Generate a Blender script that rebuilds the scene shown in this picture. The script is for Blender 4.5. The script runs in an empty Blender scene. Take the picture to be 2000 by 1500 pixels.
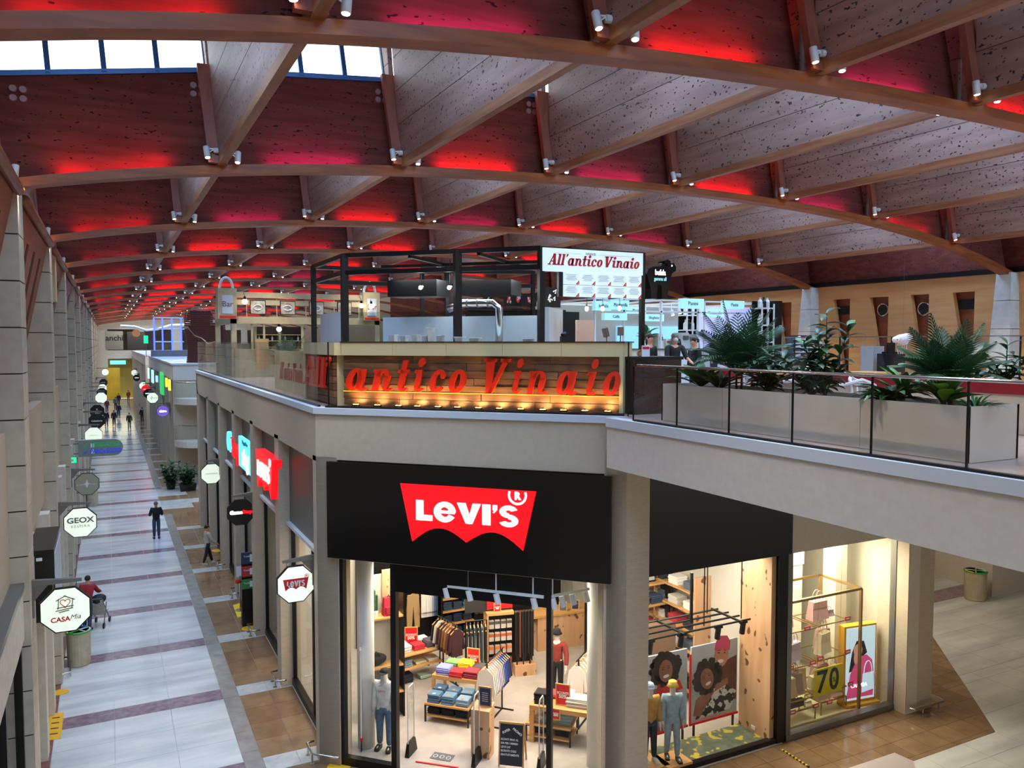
import bpy, math, random
import numpy as np
from mathutils import Vector, Matrix
SC = bpy.context.scene
COL = SC.collection
R = math.radians
rnd = random.Random(7)

# ---------------------------------------------------------------- camera
EYE = 9.0
FPX = 1560.0
PITCH = math.atan(82 / FPX)
YAW = math.atan(790 / FPX * math.cos(PITCH))
cam = bpy.data.cameras.new('camera')
cam.sensor_width = 36
cam.lens = FPX / 2000 * 36
cam.clip_start = .05
cam.clip_end = 500
cam_o = bpy.data.objects.new('camera', cam)
COL.objects.link(cam_o)
cam_o.location = (0, 0, EYE)
cam_o.rotation_euler = (math.pi / 2 - PITCH, 0, -YAW)
SC.camera = cam_o
# ---------------------------------------------------------------- world, exposure
world = bpy.data.worlds.new('world')
SC.world = world
world.use_nodes = True
world.node_tree.nodes['Background'].inputs[0].default_value = (1, .95, .88, 1)
world.node_tree.nodes['Background'].inputs[1].default_value = .6
SC.view_settings.view_transform = 'Standard'
SC.view_settings.look = 'None'
SC.view_settings.exposure = 0.2
SC.view_settings.gamma = 1
SC.view_settings.use_curve_mapping = False
SKY_L = 15.0          # brightness of the roof lights
LED_W = 34.0          # watts per red strip
SHOP_W = 0.7         # scale of the shop lamps
SPOT_W = 520.0        # watts of each group of ceiling spotlights


def area_lamp(name, loc, sx, sy, power, col, rot=(0, 0, 0), spread=180):
    l = bpy.data.lights.new(name, 'AREA')
    l.shape = 'RECTANGLE'
    l.size = sx
    l.size_y = sy
    l.energy = power
    l.color = col
    l.spread = R(spread)
    o = bpy.data.objects.new(name, l)
    COL.objects.link(o)
    o.location = loc
    o.rotation_euler = rot
    return o


WARM = (1.0, .86, .68)
NEUT = (1.0, .94, .84)
# shop interior ceiling lamps (light only; fittings are built with the shops)
for (x, y, w) in ((8.2, 15.2, 260), (6.2, 17.6, 220), (10.3, 15.0, 200), (9.3, 18.6, 260), (6.8, 21.5, 160)):
    area_lamp('clothes_shop_lamp_light', (x, y, 4.25), 1.5, 1.5, w * SHOP_W, WARM)
area_lamp('window_lamp_light', (11.3, 13.7, 4.25), 3.2, .8, 190 * SHOP_W, NEUT)
area_lamp('bag_shop_lamp_light', (15.1, 13.9, 4.3), 2.4, 1.4, 480 * SHOP_W, (1, .93, .78))
area_lamp('dairy_shop_light', (17, 22, 10.6), 7, 4, 150 * SHOP_W, (.75, .93, 1))
area_lamp('terrace_light', (15, 12, 10.9), 8, 5, 120 * SHOP_W, WARM)
area_lamp('kitchen_light', (7.7, 17.7, 10.6), 3.5, 1.0, 240, (.88, .94, 1), rot=(0, 0, R(-45)))
area_lamp('far_shop_light', (1.5, 138, 4.5), 6, 2, 70, (1, .85, .5), rot=(R(-60), 0, 0))
area_lamp('passage_light', (22, 17.5, 6.4), 5, 5, 420 * SHOP_W, WARM)
for y in (86, 102, 118, 131):  # added fill that brightens the far end, in place of the far spotlights
    area_lamp('far_hall_light', (4.5, y, 11.6), 9, 3, 420, WARM, rot=(R(20), 0, 0))
for y in (20, 30, 40, 55, 70, 90, 110):
    area_lamp('left_shop_light', (-2.6, y, 4.2), .8, 5, 60 * SHOP_W, WARM, rot=(0, R(50), 0))
    if y < 42:
        area_lamp('right_shop_light', (5.6, y + 2, 4.2), 1.5, 5, 90 * SHOP_W, WARM, rot=(0, R(-35), 0))


# ---------------------------------------------------------------- helpers
def ray(u, v):
    F = Vector((math.sin(YAW) * math.cos(PITCH), math.cos(YAW) * math.cos(PITCH), -math.sin(PITCH)))
    Rt = Vector((math.cos(YAW), -math.sin(YAW), 0))
    U = Rt.cross(F)
    return F + Rt * ((u - 1000) / FPX) - U * ((v - 750) / FPX)


def at(u, v, x=None, y=None, z=None, s=None):
    """point of the place seen in the photograph at pixel (u, v) on a known plane (s: x+y=s)"""
    d = ray(u, v)
    C0 = Vector((0, 0, EYE))
    if z is not None:
        t = (z - EYE) / d.z
    elif x is not None:
        t = x / d.x
    elif y is not None:
        t = y / d.y
    else:
        t = s / (d.x + d.y)
    return C0 + d * t


def lin(c):
    c = c.lstrip('#')
    r = []
    for i in (0, 2, 4):
        q = int(c[i:i + 2], 16) / 255
        r.append(q / 12.92 if q <= .04045 else ((q + .055) / 1.055) ** 2.4)
    return (*r, 1)


MATS = {}


def mat(name, c1, c2=None, sc=4, st=(1, 1, 1), rough=.5, metal=0, bump=0, spec=.5, emit=0, ecol=None, detail=5, dots=None, lo=.35, hi=.65, rvar=0, coord='Object'):
    if name in MATS:
        return MATS[name]
    m = bpy.data.materials.new(name)
    m.use_nodes = True
    nt = m.node_tree
    b = nt.nodes['Principled BSDF']
    b.inputs['Roughness'].default_value = rough
    b.inputs['Metallic'].default_value = metal
    b.inputs['Specular IOR Level'].default_value = spec
    b.inputs['Base Color'].default_value = lin(c1)
    if c2 or bump or dots:
        tc = nt.nodes.new('ShaderNodeTexCoord')
        mp = nt.nodes.new('ShaderNodeMapping')
        mp.inputs['Scale'].default_value = st
        nz = nt.nodes.new('ShaderNodeTexNoise')
        nz.inputs['Scale'].default_value = sc
        nz.inputs['Detail'].default_value = detail
        src = tc.outputs[coord] if coord != 'World' else nt.nodes.new('ShaderNodeNewGeometry').outputs['Position']
        nt.links.new(src, mp.inputs[0])
        nt.links.new(mp.outputs[0], nz.inputs['Vector'])
        if c2:
            cr = nt.nodes.new('ShaderNodeValToRGB')
            cr.color_ramp.elements[0].position = lo
            cr.color_ramp.elements[1].position = hi
            cr.color_ramp.elements[0].color = lin(c1)
            cr.color_ramp.elements[1].color = lin(c2)
            nt.links.new(nz.outputs['Fac'], cr.inputs[0])
            out = cr.outputs[0]
            if dots:
                dc, dsc, dst, dth = dots
                mp2 = nt.nodes.new('ShaderNodeMapping')
                mp2.inputs['Scale'].default_value = dst
                n2 = nt.nodes.new('ShaderNodeTexNoise')
                n2.inputs['Scale'].default_value = dsc
                n2.inputs['Detail'].default_value = 1
                r2 = nt.nodes.new('ShaderNodeValToRGB')
                r2.color_ramp.elements[0].position = dth
                r2.color_ramp.elements[1].position = dth + .035
                mx = nt.nodes.new('ShaderNodeMixRGB')
                mx.inputs[2].default_value = lin(dc)
                nt.links.new(src, mp2.inputs[0])
                nt.links.new(mp2.outputs[0], n2.inputs['Vector'])
                nt.links.new(n2.outputs['Fac'], r2.inputs[0])
                nt.links.new(r2.outputs[0], mx.inputs[0])
                nt.links.new(out, mx.inputs[1])
                out = mx.outputs[0]
            nt.links.new(out, b.inputs['Base Color'])
        if bump:
            bp = nt.nodes.new('ShaderNodeBump')
            bp.inputs['Strength'].default_value = bump
            bp.inputs['Distance'].default_value = .02
            nt.links.new(nz.outputs['Fac'], bp.inputs['Height'])
            nt.links.new(bp.outputs[0], b.inputs['Normal'])
    if emit:
        b.inputs['Emission Color'].default_value = lin(ecol or c1)
        b.inputs['Emission Strength'].default_value = emit
    MATS[name] = m
    return m


def glass(name, tint='#ffffff', refl=.10, rough=.02):
    """thin clear pane: mostly see-through with a sheen that grows at a grazing angle"""
    if name in MATS:
        return MATS[name]
    m = bpy.data.materials.new(name)
    m.use_nodes = True
    nt = m.node_tree
    nt.nodes.remove(nt.nodes['Principled BSDF'])
    out = nt.nodes['Material Output']
    tr = nt.nodes.new('ShaderNodeBsdfTransparent')
    tr.inputs[0].default_value = lin(tint)
    gl = nt.nodes.new('ShaderNodeBsdfGlossy')
    gl.inputs['Roughness'].default_value = rough
    fr = nt.nodes.new('ShaderNodeFresnel')
    fr.inputs['IOR'].default_value = 1.0 + refl * 3.5
    geo = nt.nodes.new('ShaderNodeNewGeometry')
    inv = nt.nodes.new('ShaderNodeMath')
    inv.operation = 'SUBTRACT'
    inv.inputs[0].default_value = 1
    mul = nt.nodes.new('ShaderNodeMath')
    mul.operation = 'MULTIPLY'
    nt.links.new(geo.outputs['Backfacing'], inv.inputs[1])
    nt.links.new(inv.outputs[0], mul.inputs[0])
    nt.links.new(fr.outputs[0], mul.inputs[1])
    mx = nt.nodes.new('ShaderNodeMixShader')
    nt.links.new(mul.outputs[0], mx.inputs[0])
    nt.links.new(tr.outputs[0], mx.inputs[1])
    nt.links.new(gl.outputs[0], mx.inputs[2])
    nt.links.new(mx.outputs[0], out.inputs[0])
    MATS[name] = m
    return m


W = {}


def wm(o):
    return W.get(o.name, Matrix.Identity(4)) if o is not None else Matrix.Identity(4)


def tag(o, label=None, cat=None, group=None, kind=None):
    if label:
        o['label'] = label
    if cat:
        o['category'] = cat
    if group:
        o['group'] = group
    if kind:
        o['kind'] = kind
    return o


def thing(name, label, cat, loc=(0, 0, 0), rz=0, group=None, kind=None):
    o = bpy.data.objects.new(name, None)
    COL.objects.link(o)
    o.empty_display_size = .1
    o.location = loc
    o.rotation_euler = (0, 0, rz)
    W[o.name] = Matrix.Translation(Vector(loc)) @ Matrix.Rotation(rz, 4, 'Z')
    return tag(o, label, cat, group, kind)


def link(me, name, parent=None, loc=None, rz=0, mtx=None):
    o = bpy.data.objects.new(name, me)
    COL.objects.link(o)
    if parent is not None:
        o.parent = parent
    M = Matrix.Identity(4)
    if mtx is not None:
        M = mtx
    elif loc is not None or rz:
        M = Matrix.Translation(Vector(loc or (0, 0, 0))) @ Matrix.Rotation(rz, 4, 'Z')
    if M != Matrix.Identity(4):
        o.matrix_basis = M
    W[o.name] = wm(parent) @ M
    return o


def copy_tree(root, loc, rz=0, label=None, group=None, scale=None):
    def cp(o, par):
        c = o.copy()
        COL.objects.link(c)
        if par is not None:
            c.parent = par
        for ch in KIDS.get(o.name, []):
            cp(ch, c)
        return c
    c = cp(root, None)
    c.location = loc
    c.rotation_euler = (0, 0, rz)
    if scale:
        c.scale = (scale,) * 3 if not isinstance(scale, tuple) else scale
    if label:
        c['label'] = label
    if group:
        c['group'] = group
    return c


KIDS = {}


class MB:
    def __init__(s):
        s.v = []
        s.f = []

    def add(s, vs, fs, M=None):
        n = len(s.v)
        for p in vs:
            p = Vector(p)
            s.v.append(tuple(M @ p) if M is not None else tuple(p))
        for q in fs:
            s.f.append(tuple(i + n for i in q))
        return s

    def box(s, x0, x1, y0, y1, z0, z1, M=None):
        return s.add([(x0, y0, z0), (x1, y0, z0), (x1, y1, z0), (x0, y1, z0), (x0, y0, z1), (x1, y0, z1), (x1, y1, z1), (x0, y1, z1)],
                     [(0, 3, 2, 1), (4, 5, 6, 7), (0, 1, 5, 4), (1, 2, 6, 5), (2, 3, 7, 6), (3, 0, 4, 7)], M)

    def hexa(s, p8):
        return s.add(p8, [(0, 3, 2, 1), (4, 5, 6, 7), (0, 1, 5, 4), (1, 2, 6, 5), (2, 3, 7, 6), (3, 0, 4, 7)])

    def prism(s, pts, z0, z1, M=None):
        """polygon in XY, pulled up along Z"""
        n = len(pts)
        a = sum(pts[i][0] * pts[(i + 1) % n][1] - pts[(i + 1) % n][0] * pts[i][1] for i in range(n))
        if a < 0:
            pts = pts[::-1]
        return s.add([(p[0], p[1], z0) for p in pts] + [(p[0], p[1], z1) for p in pts],
                     [tuple(range(n))[::-1], tuple(range(n, 2 * n))] + [(i, (i + 1) % n, n + (i + 1) % n, n + i) for i in range(n)], M)

    def slab(s, pts, y0, y1, M=None):
        """polygon in XZ (seen from -Y), with depth y0..y1"""
        T = Matrix(((1, 0, 0, 0), (0, 0, -1, 0), (0, 1, 0, 0), (0, 0, 0, 1)))
        return s.prism(pts, -y1, -y0, (M @ T) if M is not None else T)

    def tube(s, pts, r, n=8, closed=False, caps=True, M=None):
        pts = [Vector(p) for p in pts]
        k = len(pts)
        rr = r if isinstance(r, (list, tuple)) else [r] * k
        vs = []
        fs = []
        prev = None
        for i, p in enumerate(pts):
            a = pts[i - 1] if (i > 0 or closed) else p
            b = pts[(i + 1) % k] if (i < k - 1 or closed) else p
            t = (b - a).normalized()
            if prev is None:
                q = Vector((0, 0, 1)) if abs(t.z) < .9 else Vector((1, 0, 0))
                x = t.cross(q).normalized()
            else:
                x = (prev - t * prev.dot(t)).normalized()
            prev = x
            y = t.cross(x)
            for j in range(n):
                an = 2 * math.pi * j / n + math.pi / n
                vs.append(p + (x * math.cos(an) + y * math.sin(an)) * rr[i])
        m = k if closed else k - 1
        for i in range(m):
            for j in range(n):
                a = i * n + j
                b = i * n + (j + 1) % n
                c = ((i + 1) % k) * n + (j + 1) % n
                d = ((i + 1) % k) * n + j
                fs.append((a, b, c, d))
        if caps and not closed:
            fs.append(tuple(range(n))[::-1])
            fs.append(tuple(range((k - 1) * n, k * n)))
        return s.add(vs, fs, M)

    def bar(s, p0, p1, w, M=None):
        return s.tube([p0, p1], w * .7071, 4, M=M)

    def lathe(s, prof, n=16, M=None, sy=1):
        vs = []
        fs = []
        for (r, z) in prof:
            for j in range(n):
                a = 2 * math.pi * j / n
                vs.append((r * math.cos(a), r * math.sin(a) * sy, z))
        for i in range(len(prof) - 1):
            for j in range(n):
                fs.append((i * n + j, i * n + (j + 1) % n, (i + 1) * n + (j + 1) % n, (i + 1) * n + j))
        fs.append(tuple(range(n))[::-1])
        fs.append(tuple(range((len(prof) - 1) * n, len(prof) * n)))
        return s.add(vs, fs, M)

    def ball(s, c, r, n=10, M=None):
        r = r if isinstance(r, (tuple, list)) else (r, r, r)
        k = max(5, n // 2 + 1)
        vs = []
        for i in range(1, k):
            t = math.pi * i / k
            for j in range(n):
                a = 2 * math.pi * j / n
                vs.append((c[0] + r[0] * math.sin(t) * math.cos(a), c[1] + r[1] * math.sin(t) * math.sin(a), c[2] + r[2] * math.cos(t)))
        vs += [(c[0], c[1], c[2] + r[2]), (c[0], c[1], c[2] - r[2])]
        fs = []
        for i in range(k - 2):
            for j in range(n):
                fs.append((i * n + j, (i + 1) * n + j, (i + 1) * n + (j + 1) % n, i * n + (j + 1) % n))
        m = (k - 1) * n
        for j in range(n):
            fs.append((m, j, (j + 1) % n))
            fs.append((m + 1, (k - 2) * n + (j + 1) % n, (k - 2) * n + j))
        return s.add(vs, fs, M)

    def mesh(s, name, material, smooth=False):
        me = bpy.data.meshes.new(name)
        me.from_pydata(s.v, [], s.f)
        if material is not None:
            me.materials.append(material)
        if smooth:
            me.polygons.foreach_set('use_smooth', [True] * len(me.polygons))
        me.update()
        return me

    def build(s, name, material, parent=None, world=False, smooth=False, **kw):
        if world and parent is not None:
            I = wm(parent).inverted()
            s.v = [tuple(I @ Vector(p)) for p in s.v]
        o = link(s.mesh(name, material, smooth), name, parent, **kw)
        if parent is not None:
            KIDS.setdefault(parent.name, []).append(o)
        return o


def solo(mb, name, material, label, cat, group=None, kind=None, smooth=False, **kw):
    return tag(mb.build(name, material, smooth=smooth, **kw), label, cat, group, kind)


def struct(mb, name, material, label, parent=None, **kw):
    o = mb.build(name, material, parent, **kw)
    if parent is None:
        tag(o, label, 'building part', kind='structure')
    return o


def sroot(name, label, loc=(0, 0, 0), rz=0):
    return thing(name, label, 'building part', loc, rz, kind='structure')


def text_mb(txt, size=1, depth=.01, shear=0, bold=0, align='CENTER', spacing=1, M=None, sx=1):
    """lettering as a solid in the XZ plane, reading from -Y"""
    c = bpy.data.curves.new('lettering', 'FONT')
    c.body = txt
    c.size = size
    c.shear = shear
    c.offset = bold
    c.extrude = depth / 2
    c.align_x = align
    c.align_y = 'CENTER'
    c.space_character = spacing
    c.resolution_u = 3
    o = bpy.data.objects.new('lettering', c)
    me = bpy.data.meshes.new_from_object(o)
    mb = MB()
    T = Matrix(((sx, 0, 0, 0), (0, 0, -1, 0), (0, 1, 0, 0), (0, 0, 0, 1)))
    if M is not None:
        T = M @ T
    mb.add([v.co for v in me.vertices], [tuple(p.vertices) for p in me.polygons], T)
    bpy.data.objects.remove(o)
    bpy.data.curves.remove(c)
    bpy.data.meshes.remove(me)
    return mb


def T3(x, y, z):
    return Matrix.Translation((x, y, z))


def RZ(a):
    return Matrix.Rotation(a, 4, 'Z')


def clip(poly, a, b, c):
    """keep the part of a convex polygon where a*x+b*y+c >= 0"""
    out = []
    for i in range(len(poly)):
        p, q = poly[i], poly[(i + 1) % len(poly)]
        dp, dq = a * p[0] + b * p[1] + c, a * q[0] + b * q[1] + c
        if dp >= 0:
            out.append(p)
        if dp * dq < 0:
            t = dp / (dp - dq)
            out.append((p[0] + (q[0] - p[0]) * t, p[1] + (q[1] - p[1]) * t))
    return out
# ---------------------------------------------------------------- materials of the shell
m_ply = mat('stained plywood', '#846254', '#9d7969', sc=2.2, st=(1, .25, 2.5), rough=.5, dots=('#2a1814', 15, (1.2, .8, 1.3), .65), coord='World')
m_ply_shade = mat('dark red stained plywood', '#5e2d25', '#733a30', sc=2.5, st=(.3, 1, 3), rough=.8, spec=.15, dots=('#2c1411', 15, (.6, 1, 1.4), .68), coord='World')  # likely the rafters' plywood; the panels' shade is put into this darker colour
m_beam = mat('glued timber', '#7c3d14', '#96501d', sc=3, st=(.35, 2, 4), rough=.5, coord='World')
m_edge = mat('timber edge', '#80482a', '#96603c', sc=3, st=(2, .3, 4), rough=.5, coord='World')
m_post = mat('red brown timber post', '#83422f', '#96503a', sc=3, st=(3, 3, .4), rough=.5)
m_sky = mat('daylight behind frosted roof glass', '#000000', emit=SKY_L, ecol='#98c6ff', rough=.3)
m_win = mat('daylight window pane', '#000000', emit=3.0, ecol='#e4f1ff', rough=.3)
m_steel_blue = mat('blue grey window frame', '#3c6a9c', rough=.4, metal=.3)
m_deck = mat('roof deck', '#5c4038', rough=.8)
m_stone = mat('beige stone', '#c2b49b', '#b5a88f', sc=5, rough=.75, bump=.05, detail=7, coord='World')
m_stone2 = mat('light beige stone', '#d0c6b1', '#c5baa4', sc=5, rough=.75, bump=.05, detail=7, coord='World')
m_gap = mat('dark joint', '#3b342c', rough=.9)
m_plaster = mat('beige plaster', '#b9a88f', '#b4a389', sc=9, rough=.7, bump=.05)
m_plaster2 = mat('pale grey plaster', '#c8beae', '#c3b8a8', sc=10, rough=.65, bump=.04)
m_pier = mat('beige pier cladding', '#b9a992', '#b1a189', sc=6, st=(1, 1, 6), rough=.6, bump=.05)
m_coping = mat('pale coping', '#bfc3c4', rough=.5)
m_metal = mat('brushed dark metal panel', '#6d6a63', '#77746c', sc=8, st=(1, 1, 14), rough=.38, metal=.75)
m_black = mat('black lacquer panel', '#050506', rough=.28)
m_blackm = mat('black metal', '#0b0a0a', rough=.4, metal=.2)
m_grey = mat('grey metal', '#7d7c78', rough=.35, metal=.7)
m_chrome = mat('polished steel', '#c9c9c6', rough=.18, metal=1)
m_glass = glass('clear shop glass', '#fafcfb', .1)
m_rail = glass('balustrade glass', '#fbfdfc', .13)
m_oak = mat('lacquered pine wall', '#d59c5e', '#e0ae72', sc=2, st=(1, .3, 3), rough=.4, coord='World')
m_redply = mat('red brown veneer wall', '#8f4a2c', '#a15733', sc=2, st=(1, .3, 3), rough=.45)
m_slot_shade = mat('shadowed slot', '#5a2d1c', rough=.8)
m_white = mat('white paint', '#d8d8d4', rough=.5)
m_cream = mat('cream laminate', '#d6c090', rough=.4)
m_mw = mat('white streaked marble', '#c9c8c2', '#a9aaa9', sc=1.0, st=(.35, 1.5, 1), rough=.14, detail=9, coord='World')
m_mr = mat('red marble', '#6e5860', '#867178', sc=5, st=(1, 1, 1), rough=.14, detail=9, coord='World')
m_mrd = mat('dark red marble', '#6d423c', '#805249', sc=5, rough=.15, detail=9, coord='World')
m_mb = mat('brown marble', '#8a6e52', '#7b6046', sc=2.6, rough=.12, detail=9, coord='World')
m_mb2 = mat('brown marble darker slab', '#80644a', '#70563d', sc=2.6, rough=.12, detail=9, coord='World')
m_mg = mat('grey brown marble', '#8f8982', '#7f7871', sc=3, rough=.14, detail=9, coord='World')
m_mp = mat('pale marble', '#b9b8b2', '#a4a39e', sc=2.5, rough=.14, detail=9, coord='World')
m_shopfloor = mat('grey shop floor', '#a8a098', '#9c948c', sc=3, rough=.35, coord='World')
m_pink = mat('pinkish upper floor', '#a78d80', '#9b8275', sc=4, rough=.3, coord='World')

# ---------------------------------------------------------------- ceiling: arched beams, deep rafters, leaning panels
PX = [-1.26, 1.97, 3.8, 5.5, 9.05, 12.6, 16.05, 19.6, 25.85]
PZ = [11.70, 12.2, 12.4, 12.58, 12.69, 12.77, 12.67, 12.47, 11.28]
_pf = np.polyfit(PX, [q - .09 for q in PZ], 4)


def zb(x):
    return float(np.polyval(_pf, x))


FX = [-1.57 + 3.537 * i for i in range(9)]      # rafter lines
YB = [.3, 8.45, 16.0] + [16.0 + 8.16 * k for k in range(1, 16)]
PANEL_H, ROOF_H = 2.02, 2.95
ceiling = sroot('ceiling', 'dark red timber roof of arched beams, deep rafters and roof lights')


def beam_mesh():
    m = MB()
    n = 34
    for i in range(n):
        x0 = -1.75 + (26.9 + 1.75) * i / n
        x1 = -1.75 + (26.9 + 1.75) * (i + 1) / n
        a, b = zb(x0), zb(x1)
        m.hexa([(x0, -.16, a), (x1, -.16, b), (x1, .16, b), (x0, .16, a), (x0, -.16, a + .16), (x1, -.16, b + .16), (x1, .16, b + .16), (x0, .16, a + .16)])
    return m.mesh('beam', m_beam)


bm_ = beam_mesh()
for k, y in enumerate(YB):
    o = link(bm_, 'beam', ceiling, loc=(0, y, 0))

LEN = 8.16 - .3


def rafter_parts(L, tilt):
    """boards of one deep rafter, from just behind a beam (y=0) to the next one, heights above the beam's underside"""
    boards = []
    zs = [.3, .98, 1.64, 2.3, ROOF_H]
    for j in range(4):
        m = MB()
        a, b = zs[j], zs[j + 1] - .012
        ta, tb = -tilt * (a - .2) / 2.7, -tilt * (b - .2) / 2.7
        m.hexa([(-.05 + ta, 0, a), (.05 + ta, 0, a), (.05 + ta, L, a), (-.05 + ta, L, a), (-.05 + tb, 0, b), (.05 + tb, 0, b), (.05 + tb, L, b), (-.05 + tb, L, b)])
        boards.append(m.mesh('board', m_ply))
    m = MB()
    m.box(-.068, .068, 0, L, .14, .3)
    return boards, m.mesh('rafter', m_edge)


def post_mesh(L, tilt):
    m = MB()
    t = -tilt * (PANEL_H - .2) / 2.7
    y0, y1 = L - .02, L + .3
    m.hexa([(-.24, y0 - .12, .16), (.1, y0 - .12, .16), (.1, y0, .16), (-.24, y0, .16), (-.24 + t, y1 - .12, PANEL_H), (.1 + t, y1 - .12, PANEL_H), (.1 + t, y1, PANEL_H), (-.24 + t, y1, PANEL_H)])
    return m.mesh('post', m_post)


RAFT = {}
for t in (.2, .1, 0):
    for L in (LEN, 7.25, 7.85):
        RAFT[(t, L)] = (*rafter_parts(L, t), post_mesh(L, t))
PAN = {}
LEDCOL = {'r': (1, .012, .02), 'm': (.75, .02, .42), 'd': (.85, .04, .12)}
PATTERN = ['rmrmrmrm', 'rmrmrmrm', 'rmrmrmrm', 'drdrdrdr', 'drdrdrdr', 'rdrmrrdr']
for k in range(len(YB) - 1):
    y0 = YB[k] + .15
    L = {0: 7.85, 1: 7.25}.get(k, LEN)
    yp = YB[k + 1]
    for i, xf in enumerate(FX):
        if k > 6 and i > 6:
            continue
        tilt = .2 if i < 3 else (.1 if i == 3 else 0)
        bo, fl, po = RAFT[(tilt, L)]
        z = zb(xf)
        r = link(fl, 'rafter', ceiling, loc=(xf, y0, z))
        if k < 5:
            for b in bo:
                link(b, 'board', r)
        else:
            key = ('all', tilt)
            if key not in RAFT:
                m = MB()
                ta = -tilt
                m.hexa([(-.05, 0, .3), (.05, 0, .3), (.05, LEN, .3), (-.05, LEN, .3), (-.05 + ta, 0, ROOF_H), (.05 + ta, 0, ROOF_H), (.05 + ta, LEN, ROOF_H), (-.05 + ta, LEN, ROOF_H)])
                RAFT[key] = m.mesh('board', m_ply)
            link(RAFT[key], 'board', r)
        link(po, 'post', ceiling, loc=(xf, y0, z))
        if i == 8 or (k > 6 and i > 5):
            continue
        xa, xb = xf, FX[i + 1]
        za, zb_ = z, zb(xb)
        tb = .2 if i + 1 < 3 else (.1 if i + 1 == 3 else 0)
        if i not in PAN:
            def quad(h0, h1, d0, d1, mt, nm, ins=0, y_off=0):
                m = MB()
                def P(x, zz, h, d, tl):
                    return (x - tl * max(0, h - .2) / 2.7, d + y_off, zz + h)
                A = [P(xa + ins, za, h0, d0, tilt), P(xb - ins, zb_, h0, d0, tb), P(xb - ins, zb_, h1, d1, tb), P(xa + ins, za, h1, d1, tilt)]
                B = [(p[0], p[1] + .06, p[2]) for p in A]
                m.hexa([A[0], A[1], B[1], B[0], A[3], A[2], B[2], B[3]])
                return m.mesh(nm, mt)
            pm = quad(.14, PANEL_H, .15, .5, m_ply_shade, 'leaning_panel')
            fr = MB()
            pn = MB()
            nq = 4
            for q in range(nq + 1):
                f = q / nq
                for (h0, h1) in ((PANEL_H, ROOF_H),):
                    xq = xa + (xb - xa) * f
                    zq = za + (zb_ - za) * f
                    tl = tilt + (tb - tilt) * f
                    p0 = (xq - tl * .67, .47, zq + h0)
                    p1 = (xq - tl * 1.0, .62, zq + h1)
                    fr.bar(p0, p1, .09 if 0 < q < nq else .14)
            for h in (PANEL_H + .03, ROOF_H - .05):
                d = .47 + .15 * (h - PANEL_H) / (ROOF_H - PANEL_H)
                fr.bar((xa - tilt * (h - .2) / 2.7, d, za + h), (xb - tb * (h - .2) / 2.7, d, zb_ + h), .09)
            pa = quad(PANEL_H + .05, ROOF_H - .05, .5, .64, m_win, 'daylight_pane', ins=.05)
            zm = max(za, zb_)
            rf = MB()
            def rq(ya, yb2, m, x_in=0, dz=0, t=.1):
                m.hexa([(xa + x_in - .2, ya, za + ROOF_H + dz), (xb - x_in + .05, ya, zb_ + ROOF_H + dz), (xb - x_in + .05, yb2, zb_ + ROOF_H + dz), (xa + x_in - .2, yb2, za + ROOF_H + dz),
                        (xa + x_in - .2, ya, za + ROOF_H + dz + t), (xb - x_in + .05, ya, zb_ + ROOF_H + dz + t), (xb - x_in + .05, yb2, zb_ + ROOF_H + dz + t), (xa + x_in - .2, yb2, za + ROOF_H + dz + t)])
            rq(0, LEN + .8, rf, 0, .03)
            sk = MB()
            rq(.9, 3.3, sk, .35, -.02, .04)
            PAN[i] = (pm, fr.mesh('window_frame', m_steel_blue), pa, rf.mesh('roof_deck', m_deck), sk.mesh('roof_light', m_sky))
        pm, fr, pa, rf, sk = PAN[i]
        link(pm, 'leaning_panel', ceiling, loc=(0, yp, 0))
        f_ = link(fr, 'window_frame', ceiling, loc=(0, yp, 0))
        link(pa, 'daylight_pane', f_)
        d_ = link(rf, 'roof_deck', ceiling, loc=(0, y0 - .15, 0))
        link(sk, 'roof_light', d_)
        # coloured light strip lying on the beam, washing up the panel
        pat = PATTERN[k] if k < 6 else ('rrdrmrrr' if k % 2 else 'drrmrrdr')
        c = pat[i]
        xm = (xa + xb) / 2
        zm = (za + zb_) / 2
        pw = LED_W * (1.0 if c == 'r' else .45) * (1 if k < 2 else .7)
        area_lamp('colour_strip_light', (xm, yp + .02, zm + .19), 1.75, .05, pw, LEDCOL[c], rot=(R(180 - 40), -math.atan2(zb_ - za, xb - xa), 0), spread=140)
ls_m = MB().box(-.9, .9, -.03, .03, 0, .02).mesh('light_strip', m_blackm)
for k in range(1, 8):
    for i in range(8):
        xa, xb = FX[i], FX[i + 1]
        link(ls_m, 'light_strip', ceiling, mtx=T3((xa + xb) / 2, YB[k] + .02, (zb(xa) + zb(xb)) / 2 + .165) @ Matrix.Rotation(-math.atan2(zb(xb) - zb(xa), xb - xa), 4, 'Y'))

# ring clusters of four round loudspeakers on the leaning panels of the first bays
m_spk = mat('grey loudspeaker cone', '#8d7470', rough=.5)
cl = MB()
for (dx, dz) in ((-.075, .08), (.075, .08), (-.075, -.08), (.075, -.08)):
    cl.tube([(dx, 0, dz), (dx, -.03, dz)], [.066, .055], 14)
cl_m = cl.mesh('loudspeaker_cluster', m_spk)
for n_, (u, v) in enumerate(((35, 183), (386, 176), (745, 188), (1038, 211))):
    p = at(u, v, y=16.42)
    o = link(cl_m, 'loudspeaker_cluster', None, loc=p)
    tag(o, ['four round grey loudspeakers on the timber panel beside the left wall', 'four round grey loudspeakers below the wide skylight, by the red-brown post',
            'four round grey loudspeakers under the two-pane skylight', 'four round grey loudspeakers on the panel without skylight, right of the two-pane skylight'][n_], 'loudspeaker', 'loudspeaker clusters')

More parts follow.
